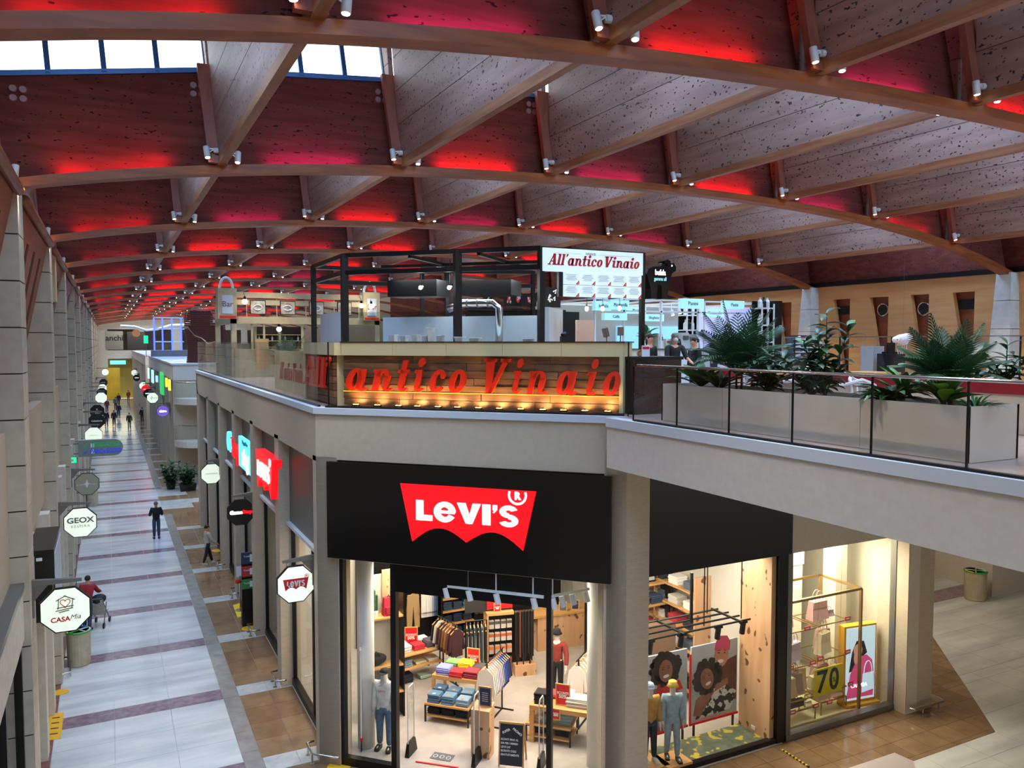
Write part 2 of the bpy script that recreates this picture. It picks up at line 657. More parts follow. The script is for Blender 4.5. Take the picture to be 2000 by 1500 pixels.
# ---------------------------------------------------------------- left wall
WL = -1.27
wall_left = sroot('wall_left', 'tall left wall of beige stone pilasters and red brown veneer')
b = MB()
b.box(-3.4, -3.2, -8, 140, 0, 15)
b.build('wall_backing', m_plaster, wall_left)
v = MB()
sl = MB()
ybs = [7.84] + [16 + 8.16 * k for k in range(16)]
BLK = {}


def block_mesh(y0, y1, h, xb):
    key = (round(y1 - y0, 2), round(h, 2), xb)
    if key not in BLK:
        m = MB()
        w = y1 - y0
        m.hexa([(xb, 0, .012), (0, 0, .012), (0, w, .012), (xb, w, .012), (xb, 0, h - .012), (0, 0, h - .012), (0, w, h - .012), (xb, w, h - .012)])
        BLK[key] = m.mesh('stone_block', m_stone)
    return BLK[key]


for k, y in enumerate(ybs):
    z0, top = 0, zb(WL) - .05
    nb = 15
    h = top / nb
    if k < 8:
        for j in range(nb):
            link(block_mesh(y - .45, y + .45, h, -1.9), 'stone_block', wall_left, loc=(WL, y - .45, j * h))
    else:
        m = MB()
        for j in range(nb):
            m.box(WL - 1.9, WL, y - .45, y + .45, j * h + .02, j * h + h - .02)
        tag(m.build('stone_block', m_stone, wall_left), kind='stuff')
    c = MB().box(WL - 1.88, WL - .02, y - .43, y + .43, 0, top)
    c.build('pilaster_core', m_gap, wall_left)
for k in range(len(ybs) - 1):
    y0, y1 = ybs[k] + .45, ybs[k + 1] - .45
    # leaning veneer above; tall slots are dark strips with the shade in their colour
    zt, zm, zl = zb(WL) - .05, 9.6, 7.5
    xt, xl = WL - .03, WL - .87
    m = MB()
    m.hexa([(xl, y0, zl), (xl, y1, zl), (xl - .1, y1, zl), (xl - .1, y0, zl), (xt, y0, zt), (xt, y1, zt), (xt - .1, y1, zt), (xt - .1, y0, zt)])
    m.build('veneer_panel', m_redply, wall_left)
    if k < 7:
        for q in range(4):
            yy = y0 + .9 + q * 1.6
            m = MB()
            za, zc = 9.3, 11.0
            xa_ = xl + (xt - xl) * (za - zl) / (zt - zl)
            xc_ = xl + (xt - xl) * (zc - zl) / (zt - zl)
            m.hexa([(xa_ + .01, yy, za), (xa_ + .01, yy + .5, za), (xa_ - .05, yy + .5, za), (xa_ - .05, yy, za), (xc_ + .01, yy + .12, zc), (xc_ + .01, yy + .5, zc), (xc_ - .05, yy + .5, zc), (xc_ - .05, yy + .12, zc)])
            m.build('wall_slot', m_slot_shade, wall_left)
    MB().tube([(xt + .06, y0, zt - .06), (xt + .06, y1, zt - .06)], .085, 10).build('wall_plate', m_edge, wall_left, smooth=True)
    # lower storey: shop fronts between the pilasters
    m = MB()
    m.box(WL - .5, WL - .28, y0, y1, 4.9, 7.5)
    m.build('fascia_band', m_plaster, wall_left)
    if k == 0:
        MB().box(WL - .45, WL - .1, y0, y1, 4.0, 4.85).build('shop_fascia', m_stone2, wall_left)
        MB().box(WL - .46, WL - .08, y0, y1, 4.85, 4.95).build('canopy_edge', m_grey, wall_left)
        MB().box(WL - .22, WL - .2, y0, y1, .15, 4.0).build('shop_glass', m_glass, wall_left)
        for yy in (y0 + .1, y1 - 2.4, y1 - .12):
            MB().box(WL - .26, WL - .14, yy - .06, yy + .06, 0, 4.0).build('window_post', m_blackm, wall_left)
    if k > 0:
        for j in range(3):
            yy = y0 + .9 + j * 2.35
            MB().box(WL - .45, WL - .08, yy - .25, yy + .25, 0, 4.9).build('shop_pier', m_stone2, wall_left)
        g = MB()
        g.box(WL - .36, WL - .34, y0, y1, .15, 4.9)
        g.build('shop_glass', m_glass, wall_left)
    MB().box(WL - 2, WL - .3, y0, y1, 0, .15).build('shop_sill', m_gap, wall_left)
MB().box(WL - 1.9, WL - 1.85, 10, 140, 0, 4.9).build('shop_interior', mat('warm shop interior', '#b9a98a', '#6d5d48', sc=.9, st=(1, 1, 2), rough=.6), wall_left)
# white speaker panels hung on the pilasters
for y in (24.16 + 2.2, 40.5, 56.8):
    o = MB().box(-.12, .12, -.35, .35, -.75, .75)
    solo(o, 'wall_box', m_cream, 'pale box hung high on the left wall beside the %s stone pilaster' % ('second' if y < 30 else 'fourth' if y < 50 else 'sixth'), 'panel', loc=(WL - .12, y, 10.9))

# ---------------------------------------------------------------- right wall
XR = 26.2
m_column = mat('pale grey column stone', '#d9ddd6', '#cdd1c9', sc=5, rough=.7)
wall_right = sroot('wall_right', 'lacquered timber right wall with leaning slots and pale stone columns')
MB().box(XR + .5, XR + .7, -5, 140, 7.0, 14).build('wall_backing', m_plaster, wall_right)
slot_px = ((1860, 1903), (1778, 1814), (1698, 1735), (1627, 1660))
SLY = [tuple(at(u, 600, x=XR + .12).y - 16 for u in (b_, a_)) for a_, b_ in slot_px]      # near edge, far edge, from the column at y = 16
for k in range(-1, 8):
    yk = 16 + 8.16 * k
    MB().box(XR + .12, XR + .3, yk, yk + 8.1, 10.72, 11.25).build('upper_panel', m_oak, wall_right)
    near_t = near_b = 0
    for (ya, yb_) in SLY + [(8.1, 8.1)]:
        # boards between slots taper: a slot is wide at the top and narrows toward its near edge
        m = MB()
        e_t, e_b = yk + ya, yk + ya
        m.hexa([(XR + .12, yk + near_b, 7.6), (XR + .3, yk + near_b, 7.6), (XR + .3, e_b, 7.6), (XR + .12, e_b, 7.6), (XR + .12, yk + near_t, 10.72), (XR + .3, yk + near_t, 10.72), (XR + .3, e_t, 10.72), (XR + .12, e_t, 10.72)])
        m.build('timber_board', m_oak, wall_right)
        near_t, near_b = yb_, ya + (yb_ - ya) * .25
    MB().box(XR + .42, XR + .5, yk, yk + 8.1, 7.6, 10.8).build('slot_backing', m_redply, wall_right)
m = MB()
for k in range(0, 5):
    yc = 16 + 8.16 * k
    hh = (11.25 - 7.6) / 4
    for j in range(4):
        t0, t1 = .38 - .035 * j, .38 - .035 * (j + 1)
        z0 = 7.6 + j * hh
        m = MB()
        m.hexa([(XR - .3 - .2 * (4 - j) / 4, yc - t0, z0 + .01), (XR + .3, yc - t0, z0 + .01), (XR + .3, yc + t0, z0 + .01), (XR - .3 - .2 * (4 - j) / 4, yc + t0, z0 + .01),
                (XR - .3 - .2 * (3 - j) / 4, yc - t1, z0 + hh - .01), (XR + .3, yc - t1, z0 + hh - .01), (XR + .3, yc + t1, z0 + hh - .01), (XR - .3 - .2 * (3 - j) / 4, yc + t1, z0 + hh - .01)])
        m.build('stone_block', m_column, wall_right)
MB().box(XR - .05, XR + .4, -5, 80, 11.25, 11.42).build('wall_plate', m_blackm, wall_right)
MB().box(XR + .1, XR + .6, -5, 80, 11.42, 15).build('wall_infill', m_ply_shade, wall_right)
# vents in the slots
m_vent = mat('black vent', '#14100e', rough=.5)
for (u, v, kind) in ((1560, 608, 'q'), (1650, 606, 'q'), (1725, 605, 'r'), (1805, 603, 'r'), (1889, 594, 'q')):
    p = at(u, v, x=XR + .3)
    if kind == 'r':
        m = MB().tube([(0, 0, 0), (.12, 0, 0)], .22, 20)
        o = m.build('vent', m_vent)
        o.location = p
        ring = MB().tube([(-.02, .23 * math.cos(a), .23 * math.sin(a)) for a in [2 * math.pi * q / 20 for q in range(20)]], .025, 6, closed=True)
        ring.build('rim', m_chrome, o)
        tag(o, 'round black air vent with steel rim, %s one along the timber wall' % ('first' if u < 1750 else 'second'), 'vent')
    else:
        o = MB().box(0, .2, -.3, .3, -.17, .17).build('vent', m_vent)
        for q in range(3):
            MB().box(-.02, .01, -.3, .3, -.12 + q * .1, -.08 + q * .1).build('slat', m_blackm, o)
        o.location = p
        tag(o, {1560: 'rectangular black vent in the timber slot just behind the dark shelf tower', 1650: 'rectangular black vent behind the tall leafy plant', 1889: 'rectangular black vent left of the near stone column, above the palm'}[u], 'vent')

# ---------------------------------------------------------------- end wall
wall_end = sroot('wall_end', 'beige end wall of the mall with two storeys of shop openings')
YE = 140
E_ = MB()
xs_ = [-2.2, .0, 5.6, 7.0, 12.6, 14.2, 19.8, 27]
E_.box(-3, 27, YE, YE + .4, 6.4, 7.7)
E_.box(-3, 27, YE, YE + .4, 11.0, 14)
for (a, c) in ((-3, .0), (4.0, 5.2), (9.4, 10.6), (15, 16), (20, 21), (25, 27)):
    E_.box(a, c, YE + .03, YE + .37, 0, 11.2)
E_.build('wall_frame', m_stone2, wall_end)
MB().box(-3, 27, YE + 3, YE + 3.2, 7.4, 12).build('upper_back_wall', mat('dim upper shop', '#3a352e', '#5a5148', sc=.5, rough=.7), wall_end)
MB().box(-3, 27, YE + 3, YE + 3.2, 0, 7.2).build('shop_back_wall', mat('yellow lit shop wall', '#c9b24a', '#b7a35a', sc=.4, rough=.6), wall_end)
MB().box(-3, 27, YE + .1, YE + 3, 7.2, 7.4).build('shop_ceiling', m_white, wall_end)
# ---------------------------------------------------------------- floors
floor = sroot('floor', 'polished marble mall floor in white, red and brown')
MB().box(-3.4, 40, -10, 141, -.3, -.012).build('floor_bed', mat('floor joint', '#98928a', rough=.3), floor)
TILE = {}


def tile(poly, material, up=0):
    if len(poly) < 3:
        return
    cx, cy = sum(p[0] for p in poly) / len(poly), sum(p[1] for p in poly) / len(poly)
    key = (tuple((round(p[0] - cx, 3), round(p[1] - cy, 3)) for p in poly), material.name, up)
    if key not in TILE:
        TILE[key] = MB().prism([(p[0] - cx, p[1] - cy) for p in poly], -.012, up).mesh('floor_tile', material)
    link(TILE[key], 'floor_tile', floor, loc=(cx, cy, 0))


def rect(x0, x1, y0, y1, mt, nx=1, ny=1, g=.004, alt=None):
    for i in range(nx):
        for j in range(ny):
            xa, xb = x0 + (x1 - x0) * i / nx, x0 + (x1 - x0) * (i + 1) / nx
            ya, yb = y0 + (y1 - y0) * j / ny, y0 + (y1 - y0) * (j + 1) / ny
            tile([(xa + g, ya + g), (xb - g, ya + g), (xb - g, yb - g), (xa + g, yb - g)], alt if (alt and (i * 7 + j * 3) % 5 in (1, 3)) else mt)


def zone(poly, mt, step, g=.004, alt=None, rot=0):
    """cut a convex zone into slabs"""
    xs = [p[0] for p in poly]
    ys = [p[1] for p in poly]
    i0, i1 = math.floor(min(xs) / step), math.ceil(max(xs) / step)
    j0, j1 = math.floor(min(ys) / step), math.ceil(max(ys) / step)
    for i in range(i0, i1):
        for j in range(j0, j1):
            q = poly
            for (a, b, c) in ((1, 0, -(i * step + g)), (-1, 0, (i + 1) * step - g), (0, 1, -(j * step + g)), (0, -1, (j + 1) * step - g)):
                q = clip(q, a, b, c)
                if len(q) < 3:
                    break
            if len(q) >= 3:
                tile(q, alt if (alt and rnd.random() < .4) else mt)


SY = [21.2 + 4.03 * k for k in range(-2, 30)]
for k, y in enumerate(SY[:-1]):
    y1 = SY[k + 1]
    if y > 135:
        break
    near = y < 52
    a, c = y + .32, y1 - .32
    rect(-1.3, 2.4, a, c, m_mw, 3 if near else 1, 3 if near else 1)
    rect(-1.3, 2.4, y - .32, y + .32, m_mr, 3 if near else 1, 1)
    rect(-1.75, -1.3, y, y1, m_mrd, 1, 4 if near else 1)
    if 14 < y < 42 or y > 53:
        rect(2.4, 2.78, y - .3, y1 - .3, m_mg, 1, 4 if near else 1)
        rect(2.78, 4.2, a, c, m_mb, 2 if near else 1, 4 if near else 1, alt=m_mb2)
        rect(2.78, 4.2, y - .32, y + .32, m_mp, 2 if near else 1, 1)
    elif y > 40:
        rect(2.4, 12, y - .3, y1 - .3, m_mb, 6, 3, alt=m_mp)
# round the chamfered corner and along the right front
rect(2.4, 2.78, 13, 16.8, m_mg, 1, 4)
zone([(2.78, 16.84), (4.36, 16.84), (9.2, 12.0), (9.2, 11.04), (8.2, 10.7), (2.78, 16.1)], m_mb, .62, alt=m_mb2)
zone([(9.2, 13.2), (9.2, 11.04), (18.1, 11.04), (20.1, 13.2)], m_mb, .62, alt=m_mb2)
zone([(20.1, 13.2), (17.2, 13.2), (17.2, 18.5), (25.0, 18.5)], m_mb, .62, alt=m_mb2)
zone([(18.1, 11.03), (20.3, 13.4), (33, 13.4), (33, 5), (18.1, 5)], m_mw, 1.3)
zone([(20.3, 13.41), (24.2, 17.65), (33, 17.65), (33, 13.41)], m_mw, 1.3)
zone([(9.2, 11.03), (18.09, 11.03), (18.09, 5), (9.2, 5)], m_mw, 1.3)
zone([(24.2, 17.7), (25.0, 18.5), (33, 18.5), (33, 17.7)], m_mr, .8)
zone([(17.2, 18.55), (33, 18.55), (33, 21.5), (17.2, 21.5)], m_mw, 1.3)
zone([(17.2, 21.55), (33, 21.55), (33, 22.5), (17.2, 22.5)], m_mrd, .8)
zone([(17.2, 22.55), (33, 22.55), (33, 26), (17.2, 26)], m_mp, 1.3)
zone([(17.2, 26.05), (33, 26.05), (33, 27.2), (17.2, 27.2)], m_mrd, .8)

# ---------------------------------------------------------------- the shop building: upper deck and fronts
ZS = 7.63
DECK = [(3.85, 16.75), (8.5, 12.1), (8.85, 11.9), (26.6, 11.9), (26.6, 42), (3.85, 42)]
upper_floor = sroot('floor', 'upper gallery floor with pale coping edge')
MB().prism([(3.95, 16.8), (8.55, 12.2), (8.9, 12.0), (26.5, 12.0), (26.5, 41.9), (3.95, 41.9)], 6.72, 7.52).build('slab', m_plaster2, upper_floor)
MB().prism([(3.8, 16.73), (8.48, 12.05), (8.48, 12.3), (4.05, 16.85), (4.05, 42), (3.8, 42)], 7.5, ZS).build('coping', m_coping, upper_floor)
ins = [(4.0, 16.9), (8.6, 12.3), (8.6, 11.95), (26.6, 11.95), (26.6, 42), (4.0, 42)]
MB().prism(ins, 7.55, ZS - .005).build('deck_finish', m_pink, upper_floor)
# bridge running from the corner toward the viewer
BX = 8.05
MB().box(BX, 26.6, -4, 12.1, 6.72, 7.5).build('bridge_slab', m_plaster2, upper_floor)
MB().box(BX - .03, BX + .22, -4, 12.1, 7.47, ZS).build('coping', m_coping, upper_floor)
MB().box(BX + .22, 26.6, -4, 12.0, 7.5, ZS - .005).build('deck_finish', m_pink, upper_floor)

CH = R(-45)                               # the chamfered front: local x runs right along it
C0 = (3.85, 16.75, 0)
front = sroot('wall_front', 'beige chamfered shop front at the building corner', C0, CH)
FL = 6.576


def cl(u, v, dy=0):
    """local x and z on the chamfered front (dy metres behind its face)"""
    p = at(u, v, s=20.6 + dy * 1.41421)
    q = wm(front).inverted() @ p
    return q.x, q.z


MB().box(0, FL, 0, .5, 6.55, 7.5).build('fascia', m_plaster, front)
MB().box(0, .5, 0, .5, 0, 6.6).build('pier', m_pier, front)
MB().box(6.2, FL, 0, .6, 0, 6.6).build('pier', m_pier, front)
MB().box(.45, 6.3, .12, .3, 6.5, 6.6).build('fascia_return', m_plaster, front)
pr = MB().prism([(8.5, 12.1), (9.02, 12.1), (9.02, 12.75), (8.3, 12.75), (8.2, 12.4)], 0, 7.0)
wside = sroot('wall_right_front', 'beige right shop front below the bridge')
pr.build('pier', m_pier, wside)
sdl = sroot('wall_corridor_front', 'row of beige piers, dark panels and glass along the corridor side')
PY = [16.75, 21.2, 25.25, 29.3, 33.35, 37.4, 41.45]
MB().box(3.85, 4.3, 16.75, 42, 6.5, 7.5).build('fascia', m_plaster, sdl)
MB().prism([(3.85, 16.75), (3.85, 17.05), (4.4, 17.05), (4.4, 16.75), (4.2, 16.4)], 0, 6.6).build('pier', m_pier, sdl)
for y in PY[1:]:
    MB().box(3.85, 4.35, y - .27, y + .27, 0, 6.6).build('pier', m_pier, sdl)
for a, b_ in zip(PY[:-1], PY[1:]):
    y0, y1 = a + .27, b_ - .27
    MB().box(4.12, 4.3, y0, y1, 4.35, 6.5).build('dark_panel', m_metal, sdl)
    MB().box(4.02, 4.14, y0, y1, 4.28, 4.36).build('panel_edge', m_coping, sdl)
    f = MB()
    for yy in (y0 + .04, (y0 + y1) / 2 - .4, y1 - .04):
        f.box(4.14, 4.24, yy - .05, yy + .05, 0, 4.3)
    f.box(4.12, 4.26, y0, y1, 0, .2)
    f.build('window_frame', m_blackm, sdl)
    MB().box(4.18, 4.2, y0, y1, .2, 4.3).build('shop_glass', m_glass, sdl)
MB().box(3.85, 26.6, 41.7, 42.0, 0, 7.5).build('end_face', m_plaster, sdl)
# inside of the building: shop floor, ceiling and partitions
SHOP = [(4.3, 16.95), (8.6, 12.6), (9, 12.95), (13.3, 12.95), (13.3, 25.2), (4.3, 25.2)]
shop = sroot('wall_shop_interior', 'white walls, ceiling and grey floor inside the clothes shop')
MB().prism([(4.1, 16.75), (8.45, 12.35), (9, 12.85), (13.3, 12.85), (13.3, 25.2), (4.1, 25.2)], -.01, .02).build('shop_floor', m_shopfloor, shop)
MB().prism(SHOP, 4.45, 4.6).build('shop_ceiling', m_white, shop)
m_shopwall = mat('off white shop wall', '#b9b2a4', rough=.7)
MB().box(4.3, 13.3, 22.6, 22.75, 0, 4.5).build('back_wall', m_shopwall, shop)
MB().box(6.3, 13.2, 22.52, 22.6, 0, 4.4).build('slat_back', m_blackm, shop)
MB().box(13.2, 13.35, 13.0, 22.7, 0, 4.5).build('party_wall', m_shopwall, shop)
MB().box(9.3, 10.9, 17.6, 17.75, 2.9, 4.5).build('bulkhead', m_shopwall, shop)
# corridor-side shops behind the first one
MB().box(6.8, 6.95, 25.2, 41.7, 0, 4.6).build('back_wall', m_shopwall, shop)
for y in (25.2, 33.3):
    MB().box(4.2, 6.9, y - .05, y + .05, 0, 4.6).build('party_wall', m_shopwall, shop)
MB().box(4.2, 6.9, 25.2, 41.7, 4.5, 4.6).build('shop_ceiling', m_white, shop)

# ---------------------------------------------------------------- door and windows of the chamfered front
x0, _ = cl(680, 1200)
d1 = sroot('door_1', 'black framed shop entrance with glass side screen', C0, CH)
fr = MB()
fr.box(.46, .58, .05, .2, 0, 4.5)
fr.box(1.68, 1.8, .05, .2, 0, 4.5)
fr.box(.46, 1.8, .05, .2, 0, .18)
fr.box(5.02, 5.12, .05, .2, 0, 4.5)
fr.box(6.12, 6.22, .05, .2, 0, 4.5)
fr.box(5.02, 6.2, .05, .2, 0, .12)
fr.build('door_frame', m_blackm, d1)
MB().box(1.8, 5.02, .04, .3, 3.88, 4.5).build('header', m_black, d1)
MB().box(.58, 1.68, .1, .115, .18, 4.5).build('glass_screen', m_glass, d1)
MB().box(5.12, 6.12, .1, .115, .12, 4.5).build('glass_screen', m_glass, d1)
MB().box(.3, 6.3, -.02, .02, 4.47, 4.5).build('edge_strip', m_coping, d1)
solo(MB().box(.31, 6.3, -.1, .12, 4.5, 6.52), 'shop_fascia', m_black, 'wide black fascia panel above the entrance behind the red wing logo', 'panel', loc=C0, rz=CH)

# right window of the clothes shop (facing -Y)
w1 = sroot('window_1', 'clothes shop display window with black frame')
YW = 12.9
fr = MB()
fr.box(9.0, 13.38, YW, YW + .14, 0, .12)
fr.box(13.15, 13.38, YW - .02, YW + .3, 0, 4.5)
fr.build('window_frame', m_blackm, w1)
for (a, b_) in ((9.0, 10.95), (10.955, 13.15)):
    MB().box(a, b_, YW + .04, YW + .055, .12, 4.5).build('glass_pane', m_glass, w1)
solo(MB().box(9.0, 13.42, YW - .12, YW + .1, 4.32, 6.75), 'shop_fascia', m_black, 'black fascia panel over the display window under the bridge', 'panel')
MB().box(13.42, 18.0, YW - .05, YW + .2, 4.3, 6.75).build('fascia', m_plaster2, wside)
MB().box(17.0, 17.95, 12.55, 13.4, 0, 6.75).build('pier', m_pier, wside)
MB().box(17.02, 17.4, 12.54, 12.56, 0, 4.5).build('pier_edge', m_plaster2, wside)
w2 = sroot('window_2', 'handbag shop display window with steel frame')
fr = MB()
fr.box(13.42, 17.1, YW - .04, YW + .16, 0, .14)
fr.box(13.42, 13.56, YW - .02, YW + .14, 0, 4.32)
fr.box(16.98, 17.06, YW - .02, YW + .14, 0, 4.32)
fr.build('window_frame', m_grey, w2)
for (a, b_) in ((13.56, 15.5), (15.505, 16.98)):
    MB().box(a, b_, YW + .04, YW + .055, .14, 4.32).build('glass_pane', m_glass, w2)
bag = sroot('wall_bag_shop', 'cream walls and floor of the handbag shop')
m_bagw = mat('cream shop wall', '#cfc6ad', rough=.7)
m_bagf = mat('cream shop floor', '#cbbf9f', rough=.4)
MB().box(13.42, 17.0, 12.95, 20, -.01, .06).build('shop_floor', m_bagf, bag)
MB().box(13.42, 17.4, 12.95, 20, 4.34, 4.5).build('shop_ceiling', m_white, bag)
MB().box(13.45, 15.85, 14.75, 14.85, 0, 4.4).build('display_wall', m_bagw, bag)
MB().box(13.4, 17.4, 19.8, 19.95, 0, 4.4).build('back_wall', m_bagw, bag)
MB().box(17.35, 17.5, 13.3, 20, 0, 4.4).build('side_wall', m_bagw, bag)
MB().box(16.32, 16.72, 14.1, 14.5, 0, 4.4).build('square_column', m_bagw, bag)
MB().box(15.1, 15.85, 14.7, 14.86, 3.3, 4.4).build('bulkhead', m_bagw, bag)
# back passage seen right of the pier
bp = sroot('wall_passage', 'beige walls of the passage under the bridge')
p = at(1935, 1165, z=0)
pa_, pb_, pc_ = at(1910, 1152, z=0), at(1937, 1166, z=0), at(2003, 1152, z=0)
MB().prism([pa_.xy, pb_.xy, pc_.xy, (pc_.x + 2, pc_.y + 6), (pa_.x + 1, pa_.y + 5)], 0, 6.7).build('passage_wall', m_plaster2, bp)
MB().box(17.5, 40, 30, 30.2, 0, 6.7).build('passage_wall', m_plaster, bp)
MB().box(38, 38.2, -5, 30, 0, 6.7).build('passage_wall', m_plaster, bp)
MB().box(26.75, 40, -4, 42, 6.72, 7.0).build('slab', m_plaster2, upper_floor)

# ---------------------------------------------------------------- later blocks along the corridor
for n_, (xf, ya, yb_, nm) in enumerate(((3.6, 54, 87, 'second'), (3.4, 90, 139, 'third'))):
    s_ = sroot('wall_%s_block' % nm, 'beige front of the %s block along the corridor' % nm)
    MB().box(xf, 24, ya, yb_, 6.6, 7.55).build('fascia', m_plaster2, s_)
    MB().box(xf - .05, 24, ya - .05, yb_, 7.555, ZS + .03).build('coping', m_coping, s_)
    MB().box(xf + .5, 24, ya + .03, ya + .3, 0, 6.9).build('end_face', m_plaster, s_)
    MB().box(xf + 1.5, xf + 1.7, ya, yb_, 0, 7).build('shop_back', mat('shop interior', '#a08c66', '#6f5f47', sc=.6, rough=.6), s_)
    y = ya + .3
    while y < yb_:
        MB().box(xf, xf + .5, y - .27, y + .27, 0, 6.7).build('pier', m_pier, s_)
        if y + 4 < yb_:
            MB().box(xf + .25, xf + .4, y + .27, y + 3.8, 4.4, 6.6).build('dark_panel', m_metal, s_)
            MB().box(xf + .3, xf + .32, y + .27, y + 3.8, .1, 4.4).build('shop_glass', m_glass, s_)
        y += 4.05
# ---------------------------------------------------------------- red slab-serif lettering
SH = .24


class Glyph:
    def __init__(s):
        s.polys = []

    def quad(s, *pts):
        s.polys.append(list(pts))
        return s

    def bar(s, x0, x1, z0, z1):
        return s.quad((x0, z0), (x1, z0), (x1, z1), (x0, z1))

    def ring(s, cx, cz, rx, rz, ix, iz, a0=0, a1=360, n=22, dx=0):
        for i in range(n):
            a, b = R(a0 + (a1 - a0) * i / n), R(a0 + (a1 - a0) * (i + 1) / n)
            s.quad((cx + rx * math.cos(a), cz + rz * math.sin(a)), (cx + rx * math.cos(b), cz + rz * math.sin(b)),
                   (cx + dx + ix * math.cos(b), cz + iz * math.sin(b)), (cx + dx + ix * math.cos(a), cz + iz * math.sin(a)))
        return s

    def dot(s, cx, cz, rx, rz, n=14):
        s.polys.append([(cx + rx * math.cos(2 * math.pi * i / n), cz + rz * math.sin(2 * math.pi * i / n)) for i in range(n)])
        return s


GL = {
    'o': Glyph().ring(.40, .5, .42, .53, .12, .36, dx=.02),
    'c': Glyph().ring(.40, .5, .42, .53, .13, .37, 48, 325).dot(.63, .74, .13, .15),
    'a': Glyph().ring(.37, .5, .39, .53, .12, .36, dx=.02).bar(.53, .84, .1, 1.0).ring(.82, .16, .25, .2, .05, .08, 180, 350, 10),
    'n': Glyph().bar(.06, .37, 0, 1.0).quad((-.04, .84), (.12, .84), (.12, 1.0), (-.04, 1.0)).ring(.50, .66, .34, .36, .10, .22, -10, 178, 14).bar(.57, .88, .14, .70).ring(.88, .18, .27, .2, .06, .08, 180, 345, 10),
    't': Glyph().bar(.11, .42, .16, 1.42).bar(-.06, .58, .84, 1.0).ring(.42, .2, .28, .22, .06, .08, 180, 345, 10),
    'i': Glyph().bar(.11, .42, .16, 1.0).quad((-.03, .84), (.16, .84), (.16, 1.0), (-.03, 1.0)).ring(.42, .2, .28, .22, .06, .08, 180, 345, 10).dot(.27, 1.33, .19, .21),
    'V': Glyph().quad((.08, 1.52), (.50, 1.52), (.70, 0), (.40, 0)).quad((.95, 1.52), (1.18, 1.52), (.70, 0), (.52, 0)).bar(-.02, .62, 1.38, 1.52).bar(.80, 1.30, 1.38, 1.52),
    'A': Glyph().quad((.50, 1.52), (.62, 1.52), (.20, 0), (.04, 0)).quad((.44, 1.52), (.78, 1.52), (1.08, 0), (.68, 0)).bar(.24, .80, .42, .56).bar(-.10, .36, 0, .13).bar(.58, 1.18, 0, .13),
    'l': Glyph().bar(.09, .40, .05, 1.52).bar(-.02, .2, 1.39, 1.52).bar(-.02, .50, 0, .13),
    "'": Glyph().dot(.16, 1.42, .13, .14).quad((.06, 1.38), (.28, 1.44), (.12, 1.08), (.06, 1.1)),
}
GW = {'o': .80, 'c': .78, 'a': .98, 'n': 1.02, 't': .62, 'i': .60, 'V': 1.22, 'A': 1.12, 'l': .5, "'": .36}


def glyph_mb(ch, x0, z0, w, xh, y0, y1, M=None):
    """one letter: left edge x0, baseline z0, drawn width w, x-height xh"""
    mb = MB()
    k = w / GW[ch]
    for poly in GL[ch].polys:
        mb.slab([(x0 + k * p[0] + SH * xh * p[1], z0 + xh * p[1]) for p in poly], y0, y1, M)
    return mb


def word_mb(txt, x0, z0, total, xh, y0, y1, gap=.1, space=.45, M=None):
    unit = sum(GW.get(c, space) + gap for c in txt) - gap
    k = total / unit
    mb = MB()
    x = x0
    for c in txt:
        if c in GW:
            g = glyph_mb(c, x, z0, GW[c] * k, xh, y0, y1, M)
            mb.add(g.v, g.f)
        x += (GW.get(c, space) + gap) * k
    return mb


# ---------------------------------------------------------------- sandwich counter at the corner of the upper floor
m_redl = mat('red letter', '#dd2a10', rough=.35)
m_plank = mat('rough brown plank', '#4a2e1a', '#704c2c', sc=3, st=(.5, 1, 6), rough=.55, bump=.3, detail=8)
m_plank2 = mat('rough light brown plank', '#5d3c22', '#845e38', sc=3, st=(.5, 1, 6), rough=.55, bump=.3, detail=8)
m_bulb = mat('warm lamp glow', '#ffd28a', emit=14, ecol='#ffb548')
DY = .46
CW = Matrix.Translation(Vector(C0)) @ RZ(CH)
cnt = thing('sandwich_counter', 'long plank-fronted counter with cream top band behind glass at the corner', 'counter', C0, CH)
xa, xb = .42, 6.42
MB().box(xa, xb, DY + .08, DY + .9, ZS, 8.98).build('counter_body', m_cream, cnt)
n = 5
for i in range(n):
    a, c = xa + (xb - xa) * i / n, xa + (xb - xa) * (i + 1) / n
    MB().box(a + .003, c - .003, DY - .1, DY + .1, 8.72, 8.985).build('band_panel', m_cream, cnt)
MB().box(xa - .02, xb + .03, DY - .12, DY + .95, 8.985, 9.01).build('counter_top', mat('dark counter edge', '#2c231c', rough=.4), cnt)
MB().box(xb - .07, xb, DY - .1, DY + .1, 7.66, 8.72).build('end_post', m_cream, cnt)
rows = 7
for r_ in range(rows):
    z0 = 7.66 + r_ * .151
    cuts = sorted([xa, xb - .07] + [xa + (xb - xa) * (f + .13 * ((r_ * 37) % 5 - 2) / 5) for f in (.27, .52, .76)])
    for a, c in zip(cuts[:-1], cuts[1:]):
        off = .012 * ((r_ * 5 + int(a * 9)) % 3)
        MB().box(a + .004, c - .004, DY + .0 - off, DY + .08, z0 + .006, z0 + .147).build('plank', m_plank if (r_ + int(a * 3)) % 3 else m_plank2, cnt)
